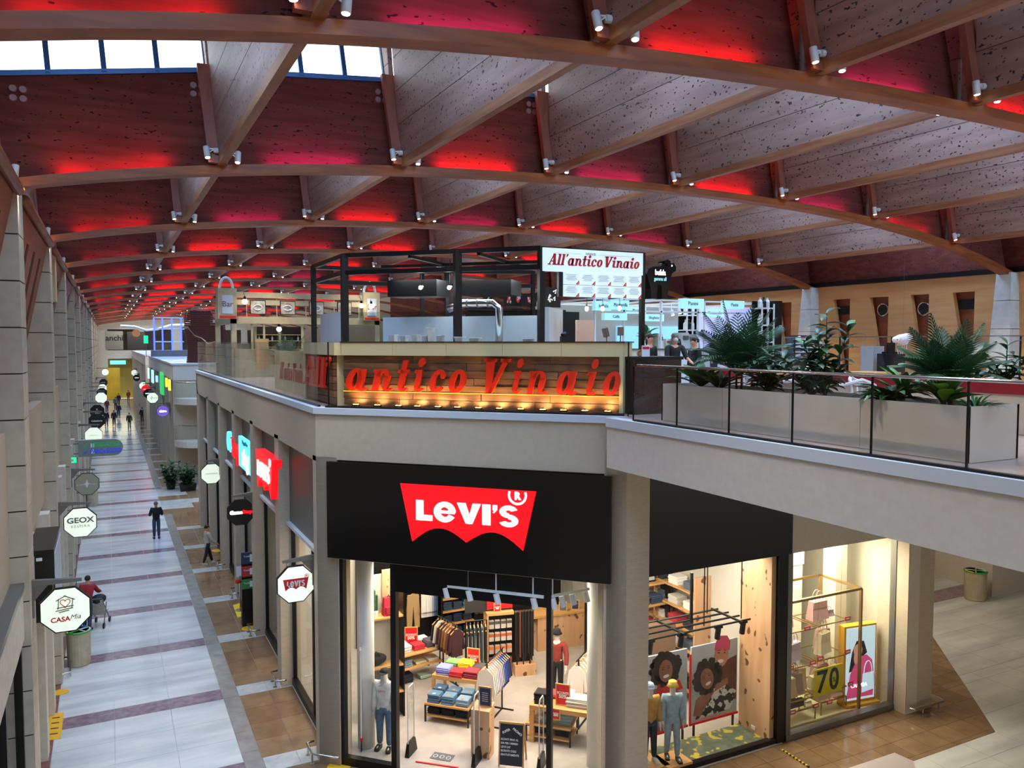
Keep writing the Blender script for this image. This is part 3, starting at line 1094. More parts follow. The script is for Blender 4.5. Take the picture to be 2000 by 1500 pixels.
# the side of the counter turned to the corridor
SX = 4.3
ysd0, ysd1 = 16.98, at(597, 700, x=SX).y
for r_ in range(rows):
    z0 = 7.66 + r_ * .151
    for a, c in ((ysd0, ysd0 + (ysd1 - ysd0) * .55), (ysd0 + (ysd1 - ysd0) * .55, ysd1)):
        MB().box(SX, SX + .08, a + .004, c - .004, z0 + .006, z0 + .147).build('plank', m_plank2 if r_ % 2 else m_plank, cnt, world=True)
MB().box(SX - .04, SX + .2, ysd0 - .25, ysd1 + .02, 8.72, 8.985).build('band_panel', m_cream, cnt, world=True)
MB().box(SX - .03, SX + .5, ysd1, ysd1 + .12, ZS, 8.985).build('end_post', m_cream, cnt, world=True)
MB().box(SX + .08, SX + .5, ysd0, ysd1, ZS, 8.98).build('counter_body', m_cream, cnt, world=True)
# LED line across the planks
MB().box(xa, xb - .07, DY - .03, DY + .0, 7.955, 7.963).build('light_line', mat('amber light line', '#ffb050', emit=2.5, ecol='#ff9a2e'), cnt)
# big letters
fr_ = [('a', 675, 719), ('n', 725, 768), ('t', 773, 799), ('i', 805, 829), ('c', 838, 871), ('o', 875, 911), ('V', 938, 992), ('i', 997, 1020), ('n', 1028, 1072), ('a', 1085, 1130), ('i', 1141, 1167), ('o', 1176, 1213)]
for ch, ua, ub in fr_:
    x0 = cl(ua, 745, DY - .12)[0]
    x1 = cl(ub, 745, DY - .12)[0]
    xh = .45
    glyph_mb(ch, x0 - (.06 if ch == 'V' else .02), 7.985, (x1 - x0) - SH * xh * .55, xh, DY - .14, DY - .07).build('letter', m_redl, cnt)
Mside = Matrix.Translation((SX - .06, ysd1 - .12, 0)) @ RZ(R(-90))
for ch, a, w in (('A', 0, .5), ('l', .52, .22), ('l', .74, .22), ("'", .98, .16)):
    g = glyph_mb(ch, a * (ysd1 - ysd0 - .2) / 1.15, 7.985, w * (ysd1 - ysd0 - .2) / 1.15, .45, -.03, .03, Mside)
    g.build('letter', m_redl, cnt, world=True)
# floor lamps washing the planks
lampm = MB()
lampm.box(-.07, .07, -.05, .05, 0, .06)
lampm.bar((0, 0, .06), (0, .02, .1), .03)
lens = MB().box(-.05, .05, -.03, .035, .06, .068).mesh('lens', m_bulb)
lamp_me = lampm.mesh('flood_lamp', m_blackm)
LU = [695, 737, 778, 815, 855, 893, 934, 975, 1017, 1060, 1100, 1142, 1187]
for i, u in enumerate(LU):
    x = cl(u, 800, DY - .2)[0]
    p = CW @ Vector((x, DY - .2, ZS + .005))
    o = link(lamp_me, 'flood_lamp', None, loc=p, rz=CH)
    link(lens, 'lens', o)
    tag(o, 'small black flood lamp %s of the big sign' % ['below the letter a', 'below the first n', 'below the t', 'below the first i', 'below the c', 'below the first o', 'just left of the V', 'below the right half of V', 'below the i past V', 'below the last n', 'below the last a', 'below the last i', 'below the last o'][i], 'lamp', 'flood lamps under the big red sign')
    l = bpy.data.lights.new('flood_lamp_light', 'SPOT')
    l.energy = 50
    l.color = (1, .62, .22)
    l.spot_size = R(125)
    l.spot_blend = .8
    l.shadow_soft_size = .03
    lo = bpy.data.objects.new('flood_lamp_light', l)
    COL.objects.link(lo)
    lo.location = CW @ Vector((x, DY - .2, ZS + .09))
    lo.rotation_euler = (Matrix.Rotation(CH, 3, 'Z') @ Matrix.Rotation(R(180 - 48), 3, 'X')).to_euler()
cable = MB().tube([CW @ Vector((.5 + .12 * q, DY - .13 - .03 * math.sin(q * 1.9), ZS + .02)) for q in range(48)], .012, 5)
solo(cable, 'cable', m_blackm, 'black cable snaking between the floor flood lamps', 'cable')

# ---------------------------------------------------------------- glass balustrades
gx = [.2]
while gx[-1] < 6.2:
    gx.append(gx[-1] + 1.155)
gf = thing('glass_balustrade', 'tall frameless glass balustrade in front of the big red letters', 'balustrade', C0, CH)
gx = [.25, .29] + [cl(u, 760, .09)[0] for u in (755, 871, 990, 1115, 1226)]
for a, c in zip(gx[1:-1], gx[2:]):
    MB().box(a + .006, c - .006, .08, .096, ZS, 9.0).build('glass_panel', m_rail, gf)
MB().box(.2, 6.5, .06, .12, ZS, ZS + .04).build('base_channel', m_blackm, gf)
for x in (.27, gx[-1] + .01):
    MB().box(x - .012, x + .012, .08, .1, ZS, 9.0).build('edge_trim', m_blackm, gf)
gl_ = thing('glass_balustrade', 'long frameless glass balustrade along the corridor edge of the upper floor', 'balustrade', (3.97, 16.95, ZS))
y = 17.0
while y < 41.5:
    MB().box(3.965, 3.98, y + .006, y + 1.144, ZS, 9.0).build('glass_panel', m_rail, gl_, world=True)
    y += 1.15
MB().box(3.94, 4.0, 16.9, 41.8, ZS, ZS + .04).build('base_channel', m_blackm, gl_, world=True)
gb = thing('glass_balustrade', 'glass balustrade with steel handrail along the bridge in front of the planter', 'balustrade', (8.14, 12, ZS))
ys = [at(u, 790, x=8.14).y for u in (1237, 1322, 1424, 1548, 1703, 1891)]
ys += [ys[-1] - 1.9, ys[-1] - 3.8, ys[-1] - 5.7]
for a, c in zip(ys[:-1], ys[1:]):
    MB().box(8.132, 8.15, c + .008, a - .008, ZS, 8.58).build('glass_panel', m_rail, gb, world=True)
    MB().box(8.128, 8.154, a - .008, a + .008, ZS, 8.58).build('joint_strip', m_blackm, gb, world=True)
MB().tube([(8.141, 11.3, 8.6), (8.141, -1, 8.6)], .022, 8).build('handrail', m_chrome, gb, world=True, smooth=True)
MB().box(8.1, 8.18, -1, 11.35, ZS, ZS + .03).build('base_channel', m_blackm, gb, world=True)

# ---------------------------------------------------------------- black steel frame over the sandwich kitchen
kf = thing('steel_pergola', 'tall black steel frame of posts and rails standing over the sandwich counter', 'frame', (4.87, 18.13, ZS))
A, B_, Cc = Vector((4.87, 18.13, 0)), Vector((6.84, 16.16, 0)), Vector((8.18, 14.82, 0))
Fa, D_ = Vector((4.87, 21.2, 0)), Vector((10.78, 14.82, 0))
G1, G2 = Vector((7.9, 21.2, 0)), Vector((10.78, 20, 0))
ZT, ZR = 11.0, 10.58


def post(p, w=.12, zt=ZT):
    MB().box(p.x - w / 2, p.x + w / 2, p.y - w / 2, p.y + w / 2, ZS, zt).build('post', m_blackm, kf, world=True)


for p in (A, B_, Cc, Fa):
    post(p, .15 if p in (A, B_) else .12)
for p in (D_, G1, G2, A + (Cc - A) * .37 + Vector((1.9, 1.9, 0)), A + (Cc - A) * .3 + Vector((1.9, 1.9, 0))):
    post(p, .1)


def beam(p, q, z, w=.09):
    MB().bar((p.x, p.y, z), (q.x, q.y, z), w).build('rail', m_blackm, kf, world=True)


for z in (ZT - .03, ZR):
    for p, q in ((A, B_), (B_, Cc), (Fa, A), (Fa, G1), (G1, G2)):
        beam(p, q, z, .1)
beam(Cc, D_, ZT - .03, .08)
for t in (.35, .7):
    p = A + (Cc - A) * t
    beam(p, p + Vector((2.4, 2.4, 0)), ZT - .1, .07)
beam(A + Vector((1.3, 1.3, 0)), Cc + Vector((1.3, 1.3, 0)), ZT - .12, .07)
beam(A + Vector((2.4, 2.4, 0)), Cc + Vector((2.4, 2.4, 0)), ZT - .12, .07)
# dropped black box with two bright lamps
DB = Matrix.Translation((A + Vector((2.0, .9, 0)))) @ RZ(CH)
solo(MB().box(0, 1.3, 0, .8, 10.1, 10.5), 'extractor_box', m_blackm, 'black box hanging in the kitchen frame behind two bright lamps', 'extractor', mtx=Matrix.Translation(Vector((at(757, 565, s=25).x, at(757, 565, s=25).y, 0))) @ RZ(CH))
solo(MB().box(0, 1.25, 0, .8, 10.1, 10.45), 'extractor_box', m_blackm, 'black box hanging in the kitchen frame above the silver duct', 'extractor', mtx=Matrix.Translation(Vector((at(900, 565, s=25).x, at(900, 565, s=25).y, 0))) @ RZ(CH))
m_lamp = mat('bright white lamp', '#ffffff', emit=30, ecol='#fff2e0')
for i, (u, v) in enumerate(((822, 562), (878, 562))):
    p = at(u, v, s=24.2)
    o = thing('work_lamp', '%s of two bright round work lamps in the kitchen frame' % ('left' if i == 0 else 'right'), 'lamp', p, group='work lamps in the kitchen')
    MB().tube([(0, 0, .0), (.06, .06, .02)], [.05, .04], 10).build('housing', m_blackm, o)
    MB().ball((-.02, -.02, 0), .045, 10).build('bulb', m_lamp, o)
    MB().bar((.03, .03, 0), (.03, .03, ZT - .1 - p.z), .015).build('hanger', m_blackm, o)
# shining duct
p0, p1 = at(905, 592, s=24.6), at(963, 592, s=24.6)
p2, p3 = at(876, 604, s=24.6), at(975, 602, s=24.6)
duct = thing('exhaust_duct', 'shiny silver exhaust duct bending down behind the kitchen post', 'duct', p0)
MB().tube([p2, p0, p1, p3, p3 - Vector((0, 0, .9))], .09, 14).build('pipe', m_chrome, duct, world=True, smooth=True)
for t in (.15, .5, .85):
    q = p0 + (p1 - p0) * t
    d = (p1 - p0).normalized() * .02
    MB().tube([q - d, q + d], .1, 14).build('joint_ring', m_grey, duct, world=True)
# white kitchen screens
m_screen = mat('white steel kitchen screen', '#ccd0d3', '#c0c5c9', sc=1.2, rough=.3)
ks = thing('kitchen_screen', 'white low screen walls enclosing the sandwich kitchen behind the counter', 'screen', (4.95, 17.9, ZS))
q0 = A + Vector((.1, .1, 0))
q1 = Cc + Vector((.1, .1, 0))
MB().bar((q0.x, q0.y, 9.3), (q0.x, q0.y, 9.31), .02)
dirv = (q1 - q0)
def plate(p, q, z0, z1, t, name, mt):
    m = MB()
    d = (q - p).normalized()
    nrm = Vector((-d.y, d.x, 0)) * t / 2
    m.hexa([(*(p - nrm).xy, z0), (*(q - nrm).xy, z0), (*(q + nrm).xy, z0), (*(p + nrm).xy, z0), (*(p - nrm).xy, z1), (*(q - nrm).xy, z1), (*(q + nrm).xy, z1), (*(p + nrm).xy, z1)])
    return m.build(name, mt, ks, world=True)
plate(q0, Vector((q0.x, 20.8, 0)), ZS, 9.72, .05, 'side_wall', m_screen)
back0, back1 = q0 + Vector((1.25, 1.25, 0)), q1 + Vector((1.1, 1.1, 0))
plate(back0, back1, ZS, 9.62, .06, 'back_wall', m_screen)
plate(q1 + Vector((.15, .1, 0)), q1 + Vector((1.2, 1.3, 0)), ZS, 9.75, .1, 'end_wall', m_screen)
plate(q0, q1, 9.0, 9.68, .02, 'spatter_guard', glass('frosted guard glass', '#e8eeee', .14, .15))
# food tubs and boxes behind the guard
m_tub = mat('translucent food tub', '#c9c6bb', '#b5b1a4', sc=6, rough=.3)
for i, (u, w, h) in enumerate(((768, .14, .15), (790, .13, .13), (812, .13, .15), (832, .12, .13), (842, .1, .3), (860, .12, .13), (898, .18, .1), (928, .22, .08), (1032, .2, .06))):
    p = at(u, 664, s=22.55)
    m = MB()
    m.hexa([(-w * .42, -.08, 0), (w * .42, -.08, 0), (w * .42, .08, 0), (-w * .42, .08, 0), (-w / 2, -.1, h), (w / 2, -.1, h), (w / 2, .1, h), (-w / 2, .1, h)])
    o = m.build('food_tub', m_tub, None, loc=(p.x, p.y, 9.0), rz=CH)
    tag(o, ['pale food tub at the left end of the row behind the guard glass', 'pale food tub second in the row behind the guard glass', 'pale food tub third in the row behind the guard glass', 'pale food tub fourth in the row, under the tall white bucket',
            'tall white bucket among the food tubs behind the guard glass', 'pale food tub right of the tall white bucket', 'blue and white box right of the middle kitchen post', 'flat white tray behind the guard glass, right of the middle post', 'flat grey tray near the right kitchen post'][i], 'tub', 'food tubs on the kitchen bench')
    MB().box(-w / 2 - .008, w / 2 + .008, -.105, .105, h, h + .012).build('lid', m_white, o)
kb = MB()
d = (q1 - q0).normalized()
solo(MB().box(0, (q1 - q0).length, .2, .8, ZS, 8.995), 'kitchen_bench', m_screen, 'white kitchen bench carrying the food tubs behind the guard glass', 'bench', loc=(q0.x, q0.y, 0), rz=CH)
p = at(1103, 658, s=23.2)
solo(MB().box(-.09, .09, -.05, .05, 0, .12).ball((0, 0, .15), (.1, .07, .07), 8), 'cloth_bag', m_blackm, 'crumpled black bag on the bench by the right kitchen post', 'bag', loc=(p.x, p.y, 9.0))

# framed pictures and shelf at the back of the kitchen
for i, (u0, u1, v0, v1) in enumerate(((945, 962, 570, 600), (985, 1003, 570, 598), (1003, 1020, 572, 598), (1022, 1048, 574, 598), (1062, 1095, 562, 600))):
    a, c = at(u0, v1, y=20.5 if i < 4 else 17), at(u1, v0, y=20.5 if i < 4 else 17)
    w, h = c.x - a.x, c.z - a.z
    o = thing('picture_board', ['black chalk picture board left of the red pictures', 'black and red picture board in the middle of the row', 'red picture board beside the white drawing', 'black picture board with red and white drawing', 'tall black board with a white chalk figure, by the right kitchen post'][i], 'picture', a, group='black picture boards over the kitchen')
    MB().box(0, w, 0, .05, 0, h).build('board', m_blackm, o)
    mk = MB()
    r2 = random.Random(i)
    for q in range(5):
        x, z = w * (.25 + .5 * r2.random()), h * (.2 + .6 * r2.random())
        mk.tube([(x, -.006, z), (x + w * .1 * r2.uniform(-1, 1), -.006, z + h * .2), (x + w * .2 * r2.uniform(-1, 1), -.006, z + h * .1)], .02, 4)
    mk.build('chalk_drawing', m_white, o)
    if i in (1, 2, 3):
        MB().ball((w * .5, -.005, h * .5), (w * .2, .008, h * .25), 10).build('red_motif', m_redl, o)
    MB().box(0, w, 0, .05, 0, h)
for i, p in enumerate([at(1000, 604, y=20.6)]):
    solo(MB().box(-1.4, 1.8, 0, .3, 0, .06), 'picture_shelf', m_blackm, 'black shelf carrying the picture boards behind the kitchen', 'shelf', loc=p - Vector((0, 0, .05)))
bs = at(945, 605, y=20.7)
solo(MB().box(-.4, 3.3, .2, .4, 0, bs.z - ZS), 'back_cabinet', m_blackm, 'black back cabinet of the kitchen under the picture boards', 'cabinet', loc=(bs.x, bs.y, ZS))

# ---------------------------------------------------------------- hanging menu board
m_board = mat('lit white menu board', '#dfe9e6', emit=.38, ecol='#d9f0ee', rough=.4)
YM = 14.74
a, c = at(1060, 529, y=YM), at(1256, 498, y=YM)
mb_ = thing('menu_board', 'white lit menu board with red lettering hanging over the counter end', 'sign', (a.x, YM, a.z))
W_, H_ = c.x - a.x, 10.98 - a.z
MB().box(0, W_, 0, .07, 0, H_).build('headboard', m_board, mb_)
word_mb("All'antico Vinaio", .13, .14, W_ - .26, .155, -.012, 0, gap=.08, space=.1).build('red_lettering', mat('red print', '#c4161c', rough=.4), mb_)
text_mb('FIRENZE', .07, .006, M=T3(W_ / 2 - .1, -.004, H_ - .09)).build('small_print', m_grey, mb_)
MB().box(.25, W_ / 2 - .3, -.004, 0, H_ - .095, H_ - .09).box(W_ / 2 + .1, W_ - .25, -.004, 0, H_ - .095, H_ - .09).build('rule_line', mat('red rule', '#c98a84', rough=.5), mb_)
t0, t1 = at(1100, 530, y=YM), at(1253, 584, y=YM)
tx0, tx1, tz1 = t0.x - a.x, t1.x - a.x, t1.z - a.z
cw, chh = (tx1 - tx0) / 5, (0 - tz1) / 2
m_line = mat('grey menu print', '#8f9997', rough=.5)
for i in range(5):
    for j in range(2):
        x, z = tx0 + cw * i, tz1 + chh * j
        pnl = MB().box(x + .006, x + cw - .006, .0, .05, z + .006, z + chh - .006).build('menu_panel', m_board, mb_)
        ln = MB()
        for q in range(6):
            wq = cw * (.5 + .3 * ((i * 5 + j * 3 + q) % 4) / 4)
            ln.box(x + cw / 2 - wq / 2, x + cw / 2 + wq / 2, -.003, 0, z + chh * (.8 - .09 * q), z + chh * (.8 - .09 * q) + .008)
        ln.build('menu_text', m_line, pnl)
        MB().slab([(x + cw - .1, z + .008), (x + cw - .008, z + .008), (x + cw - .008, z + .1)], -.005, 0).build('price_corner', m_redl, pnl)
        text_mb('5', .045, .004, M=T3(x + cw - .035, -.006, z + .032)).build('price', m_white, pnl)
MB().box(W_ - .04, W_, .01, .09, tz1, 0).build('side_post', m_blackm, mb_)
MB().box(tx0 - .1, tx0, .01, .09, tz1, 0).build('side_post', m_blackm, mb_)
# bare bulbs hanging under it
m_fil = mat('glowing filament bulb', '#ffd9a0', emit=5, ecol='#ffc070')
for i, (u, v) in enumerate(((1146, 603), (1177, 603), (1210, 602))):
    p = at(u, v, y=15.4)
    o = thing('pendant_bulb', ['hanging glass bulb nearest the pink panel', 'middle hanging glass bulb under the menu board', 'hanging glass bulb under the right half of the menu board'][i], 'lamp', p, group='bare hanging bulbs')
    MB().tube([(0, 0, .06), (0, 0, 10.95 - p.z)], .006, 5).build('cord', m_blackm, o)
    MB().ball((0, 0, 0), (.045, .045, .06), 10).build('bulb', m_fil, o, smooth=True)
    MB().tube([(0, 0, .05), (0, 0, .1)], .022, 8).build('socket', m_grey, o)
solo(MB().box(0, .5, 0, .05, 0, 1.9), 'partition_panel', mat('pale pink panel', '#b99f8f', rough=.5), 'pale pink upright panel right of the kitchen end wall', 'panel', loc=(at(1126, 660, y=16.5).x, 16.5, ZS))
# desk lamps with drum shades beyond the counter
for i, (u, v) in enumerate(((1185, 649), (1212, 647))):
    p = at(u, v, y=15.5)
    o = thing('table_lamp', '%s grey drum-shaded lamp on a stem beyond the cream counter end' % ('tilted' if i == 0 else 'upright'), 'lamp', (p.x, p.y, 8.75), group='drum-shaded lamps')
    MB().tube([(0, 0, -1.1), (0, 0, p.z - 8.75)], .015, 6).build('stem', m_grey, o)
    MB().tube([(0, 0, p.z - 8.75 - .1), ((-.06 if i == 0 else 0), 0, p.z - 8.75 + .1)], .075, 12).build('shade', m_grey, o)
    MB().lathe([(.1, -1.12), (.1, -1.1), (.02, -1.08)], 12).build('base', m_grey, o)
# ---------------------------------------------------------------- ceiling spotlights
m_spot = mat('white spotlight housing', '#cfccc6', rough=.4)
m_lens = mat('lit spotlight lens', '#fff6e2', emit=9, ecol='#fff1d6')
SPH = MB().tube([(0, 0, .11), (0, 0, .10), (0, 0, -.10), (0, 0, -.105)], [.045, .055, .055, .05], 14).mesh('housing', m_spot, True)
SPL = MB().tube([(0, 0, -.1), (0, 0, -.112)], .042, 12).mesh('lens', m_lens)
SPB = MB().bar((.05, 0, .06), (.16, 0, .06), .025).bar((.05, 0, -.0), (.13, 0, .05), .018).bar((.13, 0, .0), (.13, 0, .07), .02).tube([(.13, 0, .03), (.2, 0, .03)], .05, 10).mesh('bracket', m_spot)
ORD = ['nearest', 'second', 'third', 'fourth', 'fifth', 'sixth', 'seventh', 'eighth', 'ninth', 'tenth', 'eleventh', 'twelfth', 'thirteenth', 'fourteenth', 'fifteenth', 'sixteenth', 'seventeenth', 'eighteenth']
NS = 0


def spotlight(x, y, z, side, tilt, label):
    global NS
    M = T3(x, y, z) @ RZ(0 if side < 0 else math.pi) @ Matrix.Rotation(R(tilt) * (1 if side < 0 else -1), 4, 'X') @ Matrix.Rotation(R(-6), 4, 'Y')
    o = bpy.data.objects.new('ceiling_spotlight', None)
    COL.objects.link(o)
    o.matrix_basis = M
    for me, nm in ((SPH, 'housing'), (SPL, 'lens'), (SPB, 'bracket')):
        c = bpy.data.objects.new(nm, me)
        COL.objects.link(c)
        c.parent = o
    tag(o, label, 'spotlight', 'white spotlights on the roof beams')
    NS += 1


for k in range(1, 16):
    for i in range(0, 8):
        if k > 4 and i > 5 or (k > 8 and i > 3):
            continue
        x, y = FX[i], YB[k] - .32
        z = zb(x) + .33
        for sd in (-1, 1):
            if i == 0 and sd < 0:
                continue
            spotlight(x + sd * .27, y, z - (.04 if sd > 0 else 0), sd, -14 + 5 * ((i + k) % 3), 'white cylinder spotlight %s of rafter %s from the left wall, on the %s roof beam' % ('left' if sd < 0 else 'right', ['one', 'two', 'three', 'four', 'five', 'six', 'seven', 'eight'][i], ORD[k - 1]))
        if k < 9:
            l = bpy.data.lights.new('spotlight_beam', 'SPOT')
            l.energy = SPOT_W
            l.color = (1, .9, .74)
            l.spot_size = R(100)
            l.spot_blend = .8
            l.shadow_soft_size = .06
            lo = bpy.data.objects.new('spotlight_beam', l)
            COL.objects.link(lo)
            lo.location = (x + .3, y - .1, z - .2)
            lo.rotation_euler = (R(-10), 0, 0)
for i in range(0, 8):  # light-only row added over the unseen first beam to brighten the walls
    l = bpy.data.lights.new('spotlight_beam', 'SPOT')
    l.energy = SPOT_W
    l.color = (1, .9, .74)
    l.spot_size = R(110)
    l.spot_blend = .8
    l.shadow_soft_size = .06
    lo = bpy.data.objects.new('spotlight_beam', l)
    COL.objects.link(lo)
    lo.location = (FX[i] + .3, YB[0] - .2, zb(FX[i]) + .1)
    lo.rotation_euler = (R(12), 0, 0)
for (u, v, lb) in ((1100, 117, 'left of the fourth rafter'), (1184, 124, 'right of the fourth rafter'), (1490, 159, 'left of the fifth rafter'), (1551, 167, 'right of the fifth rafter'), (1787, 213, 'left of the sixth rafter'), (1835, 224, 'right of the sixth rafter')):
    p = at(u, v, y=YB[1] + .45)
    spotlight(p.x, p.y, p.z + .11, -1 if 'left' in lb else 1, 0, 'white spotlight peeping out under the nearest beam, %s' % lb)

# ---------------------------------------------------------------- octagonal hanging shop signs
m_oct_w = mat('lit white sign face', '#e3eadc', emit=.62, ecol='#e8f2d8', rough=.4)
m_oct_g = mat('grey green sign face', '#8a8a76', emit=.12, rough=.5)
m_oct_k = mat('black sign face', '#0c0c0c', rough=.4)
m_ink = mat('grey sign ink', '#6a6d66', rough=.6)
m_inkk = mat('black ink', '#151515', rough=.6)
m_redink = mat('red ink', '#c9121c', rough=.5)
m_rede = mat('lit red', '#e5101a', emit=.8, ecol='#ff0a14', rough=.4)
m_whitee = mat('lit white lettering', '#ffffff', emit=1.6, ecol='#ffffff', rough=.4)


def octa(w, c=None):
    r = w / 2 / math.cos(math.pi / 8)
    return [(r * math.cos(math.pi / 8 + math.pi / 4 * i), r * math.sin(math.pi / 8 + math.pi / 4 * i)) for i in range(8)]


def sign(p, side, face, label, deco=(), w=.76, arm=.62, name='shop_sign', round_=False):
    """double octagon sign hanging from a bracket fixed to the wall on its left (-1) or right (1)"""
    o = thing(name, label, 'sign', p, group='octagonal shop signs')
    sh = octa(w) if not round_ else [(w / 2 * math.cos(2 * math.pi * i / 24), w / 2 * math.sin(2 * math.pi * i / 24)) for i in range(24)]
    MB().slab([(x * 1.04, z * 1.04) for x, z in sh], -.04, .04).build('rim', m_blackm, o)
    f_ = MB().slab([(x * .985, z * .985) for x, z in sh], -.048, .048).build('face', face, o)
    b = MB()
    zt = w * .63
    near_pil = abs(((p.y - 16 + 4.08) % 8.16) - 4.08) < .5
    xw = ((WL if near_pil else WL - .28) if side < 0 else (3.86 if p.y < 42 else 3.61 if p.y < 88 else 3.41)) - p.x
    b.hexa([(-side * w * .35, -.03, zt), (xw, -.05, zt - .0), (xw, .05, zt - .0), (-side * w * .35, .03, zt), (-side * w * .35, -.03, zt + .05), (xw, -.05, zt + .11), (xw, .05, zt + .11), (-side * w * .35, .03, zt + .05)] if side > 0 else
           [(xw, -.05, zt), (w * .35, -.03, zt), (w * .35, .03, zt), (xw, .05, zt), (xw, -.05, zt + .11), (w * .35, -.03, zt + .05), (w * .35, .03, zt + .05), (xw, .05, zt + .11)])
    b.slab([(xw, zt), (xw - side * .25, zt), (xw, zt - .3)], -.02, .02)
    b.box(xw - .03, xw + .03, -.05, .05, zt - .55, zt + .1)
    for dx in (-.18, .18):
        b.bar((dx * w / .76, 0, w * .48), (dx * w / .76, 0, zt + .03), .015)
    b.build('bracket', m_grey, o)
    for fn in deco:
        fn(o)
    return o


def txt(t, size, material, x=0, z=0, bold=0, shear=0, y=-.052, sx=1, name='lettering', sp=1):
    return lambda o: text_mb(t, size, .008, shear, bold, spacing=sp, sx=sx, M=T3(x, y, z)).build(name, material, o)


def wing(o, cx, cz, w, h, y, d, mt, name='wing_badge', M=None):
    """trapezoid badge with two scooped arches at its foot"""
    pts = [(-.5, .5), (.5, .5), (.41, -.5)]
    for i in range(1, 12):
        t = i / 12
        pts.append((.41 - .41 * t, -.5 + .30 * math.sin(math.pi * t) * .8 + .06 * t))
    pts.append((0, -.44))
    for i in range(1, 12):
        t = i / 12
        pts.append((-.41 * t, -.44 + .30 * math.sin(math.pi * t) * .8 - .06 * t))
    pts.append((-.41, -.5))
    return MB().slab([(cx + a * w, cz + b_ * h) for a, b_ in pts], y - d, y, M).build(name, mt, o)


def house_mark(o):
    m = MB()
    y = -.054
    for a, c in (((-.11, .03), (-.1, .2)), ((.1, .03), (.12, .2)), ((-.14, .18), (.01, .26)), ((-.02, .26), (.15, .17)), ((-.13, .05), (.13, .07)), ((-.15, .0), (.12, .03)), ((-.1, -.03), (.06, -.005))):
        m.bar((a[0], y, a[1]), (c[0], y, c[1]), .012)
    m.build('house_drawing', m_inkk, o)
    h = []
    for i in range(26):
        t = 2 * math.pi * i / 26
        h.append((.0048 * 16 * math.sin(t) ** 3, y, .13 + .0052 * (13 * math.cos(t) - 5 * math.cos(2 * t) - 2 * math.cos(3 * t) - math.cos(4 * t))))
    MB().tube(h, .007, 5, closed=True).build('heart', m_redink, o)


def lamp_mark(o):
    m = MB()
    y = -.054
    m.slab([(-.05, -.0), (.05, 0), (.02, -.12), (-.02, -.12)], y - .004, y)
    m.slab([(-.1, .0), (.1, .0), (.03, .06), (0, .16), (-.03, .06)], y - .004, y)
    m.build('emblem', m_white, o)


def clock_mark(o):
    m = MB()
    m.bar((0, -.054, 0), (-.08, -.054, .16), .03).bar((0, -.054, 0), (.3, -.054, .0), .02).bar((-.12, -.054, .05), (-.06, -.054, -.1), .03)
    m.build('clock_mark', m_inkk, o)


HV = {'L': (.72, Glyph().bar(0, .32, 0, 1).bar(0, .72, 0, .27)),
      'e': (.95, Glyph().ring(.48, .49, .48, .51, .2, .25, 30, 332, 26).ring(.48, .49, .48, .51, .2, .25, 0, 30, 4).bar(.2, .92, .42, .56)),
      'V': (1.02, Glyph().quad((0, 1), (.36, 1), (.66, 0), (.38, 0)).quad((.68, 1), (1.02, 1), (.66, 0), (.44, .0))),
      'I': (.34, Glyph().bar(0, .34, 0, 1)),
      "'": (.22, Glyph().quad((.03, .76), (.21, .76), (.21, 1), (.03, 1)).quad((.03, .62), (.10, .62), (.21, .78), (.08, .78))),
      'S': (.8, Glyph().ring(.40, .72, .38, .30, .12, .08, 20, 272, 18).ring(.40, .28, .40, .30, .14, .08, -160, 92, 18))}


def heavy_word(txt_, x0, z0, total, h, y0, y1, M=None, gap=.075):
    k = total / (sum(HV[c][0] + gap for c in txt_) - gap)
    mb = MB()
    x = x0
    for c in txt_:
        for poly in HV[c][1].polys:
            mb.slab([(x + k * p[0], z0 + h * p[1]) for p in poly], y0, y1, M)
        x += (HV[c][0] + gap) * k
    return mb


def badge_mark(o):
    wing(o, 0, 0, .54, .25, -.05, .006, m_redink)
    heavy_word("LeVI'S", -.19, -.05, .38, .13, -.06, -.055).build('lettering', m_white, o)
    text_mb("®", .13, .008, M=T3(.23, -.06, .15)).build('trade_mark', m_redink, o)


sign(at(128, 1190, y=15.9), -1, m_oct_w, 'white octagonal sign with a house, heart and red and black name, lowest on the left', (house_mark, txt('CASA', .12, m_redink, -.08, -.16, .003), txt('Mia', .12, m_ink, .15, -.14, 0, .3)))
sign(at(157, 1020, y=24.1), -1, m_oct_w, 'white octagonal sign with two lines of grey lettering, second lowest on the left', (txt('GEOX', .2, m_ink, 0, .06, .006, 0, sx=1.15), txt('RESPIRA', .1, m_oct_g, 0, -.1, sp=1.3)))
sign(at(170, 945, y=32.3), -1, m_oct_g, 'grey green octagonal sign with a white emblem, beside the second left shop pier', (lamp_mark, txt('IL CAMP', .07, m_white, -.2, -.02), txt('D ORO', .07, m_white, .2, -.02), txt('', .05, m_white)))
sign(at(183, 850, y=44), -1, m_oct_w, 'plain lit white octagonal sign just above the direction sign', (txt('PANDORA', .07, m_oct_g),))
sign(at(189, 822, y=49.5), -1, m_oct_k, 'black octagonal sign with one white line of lettering, over the plain white one', (txt('Calzedonia', .12, m_white, bold=.004),))
sign(at(190, 803, y=56), -1, m_oct_k, 'black octagonal sign with a small white mark, second black one along the left wall', (txt('Kiko', .14, m_white, 0, -.12), txt('K', .2, m_white, 0, .1)))
sign(at(197.5, 777, y=66), -1, m_oct_w, 'white octagonal sign halfway down the left wall, above the black ones', ())
sign(at(199, 767, y=77), -1, m_oct_k, 'small black octagonal sign far down the left wall', (txt('MODA', .14, m_white),))
sign(at(200, 758, y=88), -1, m_oct_w, 'small white octagonal sign with a red line, far down the left wall', (txt('sport', .16, m_redink),))
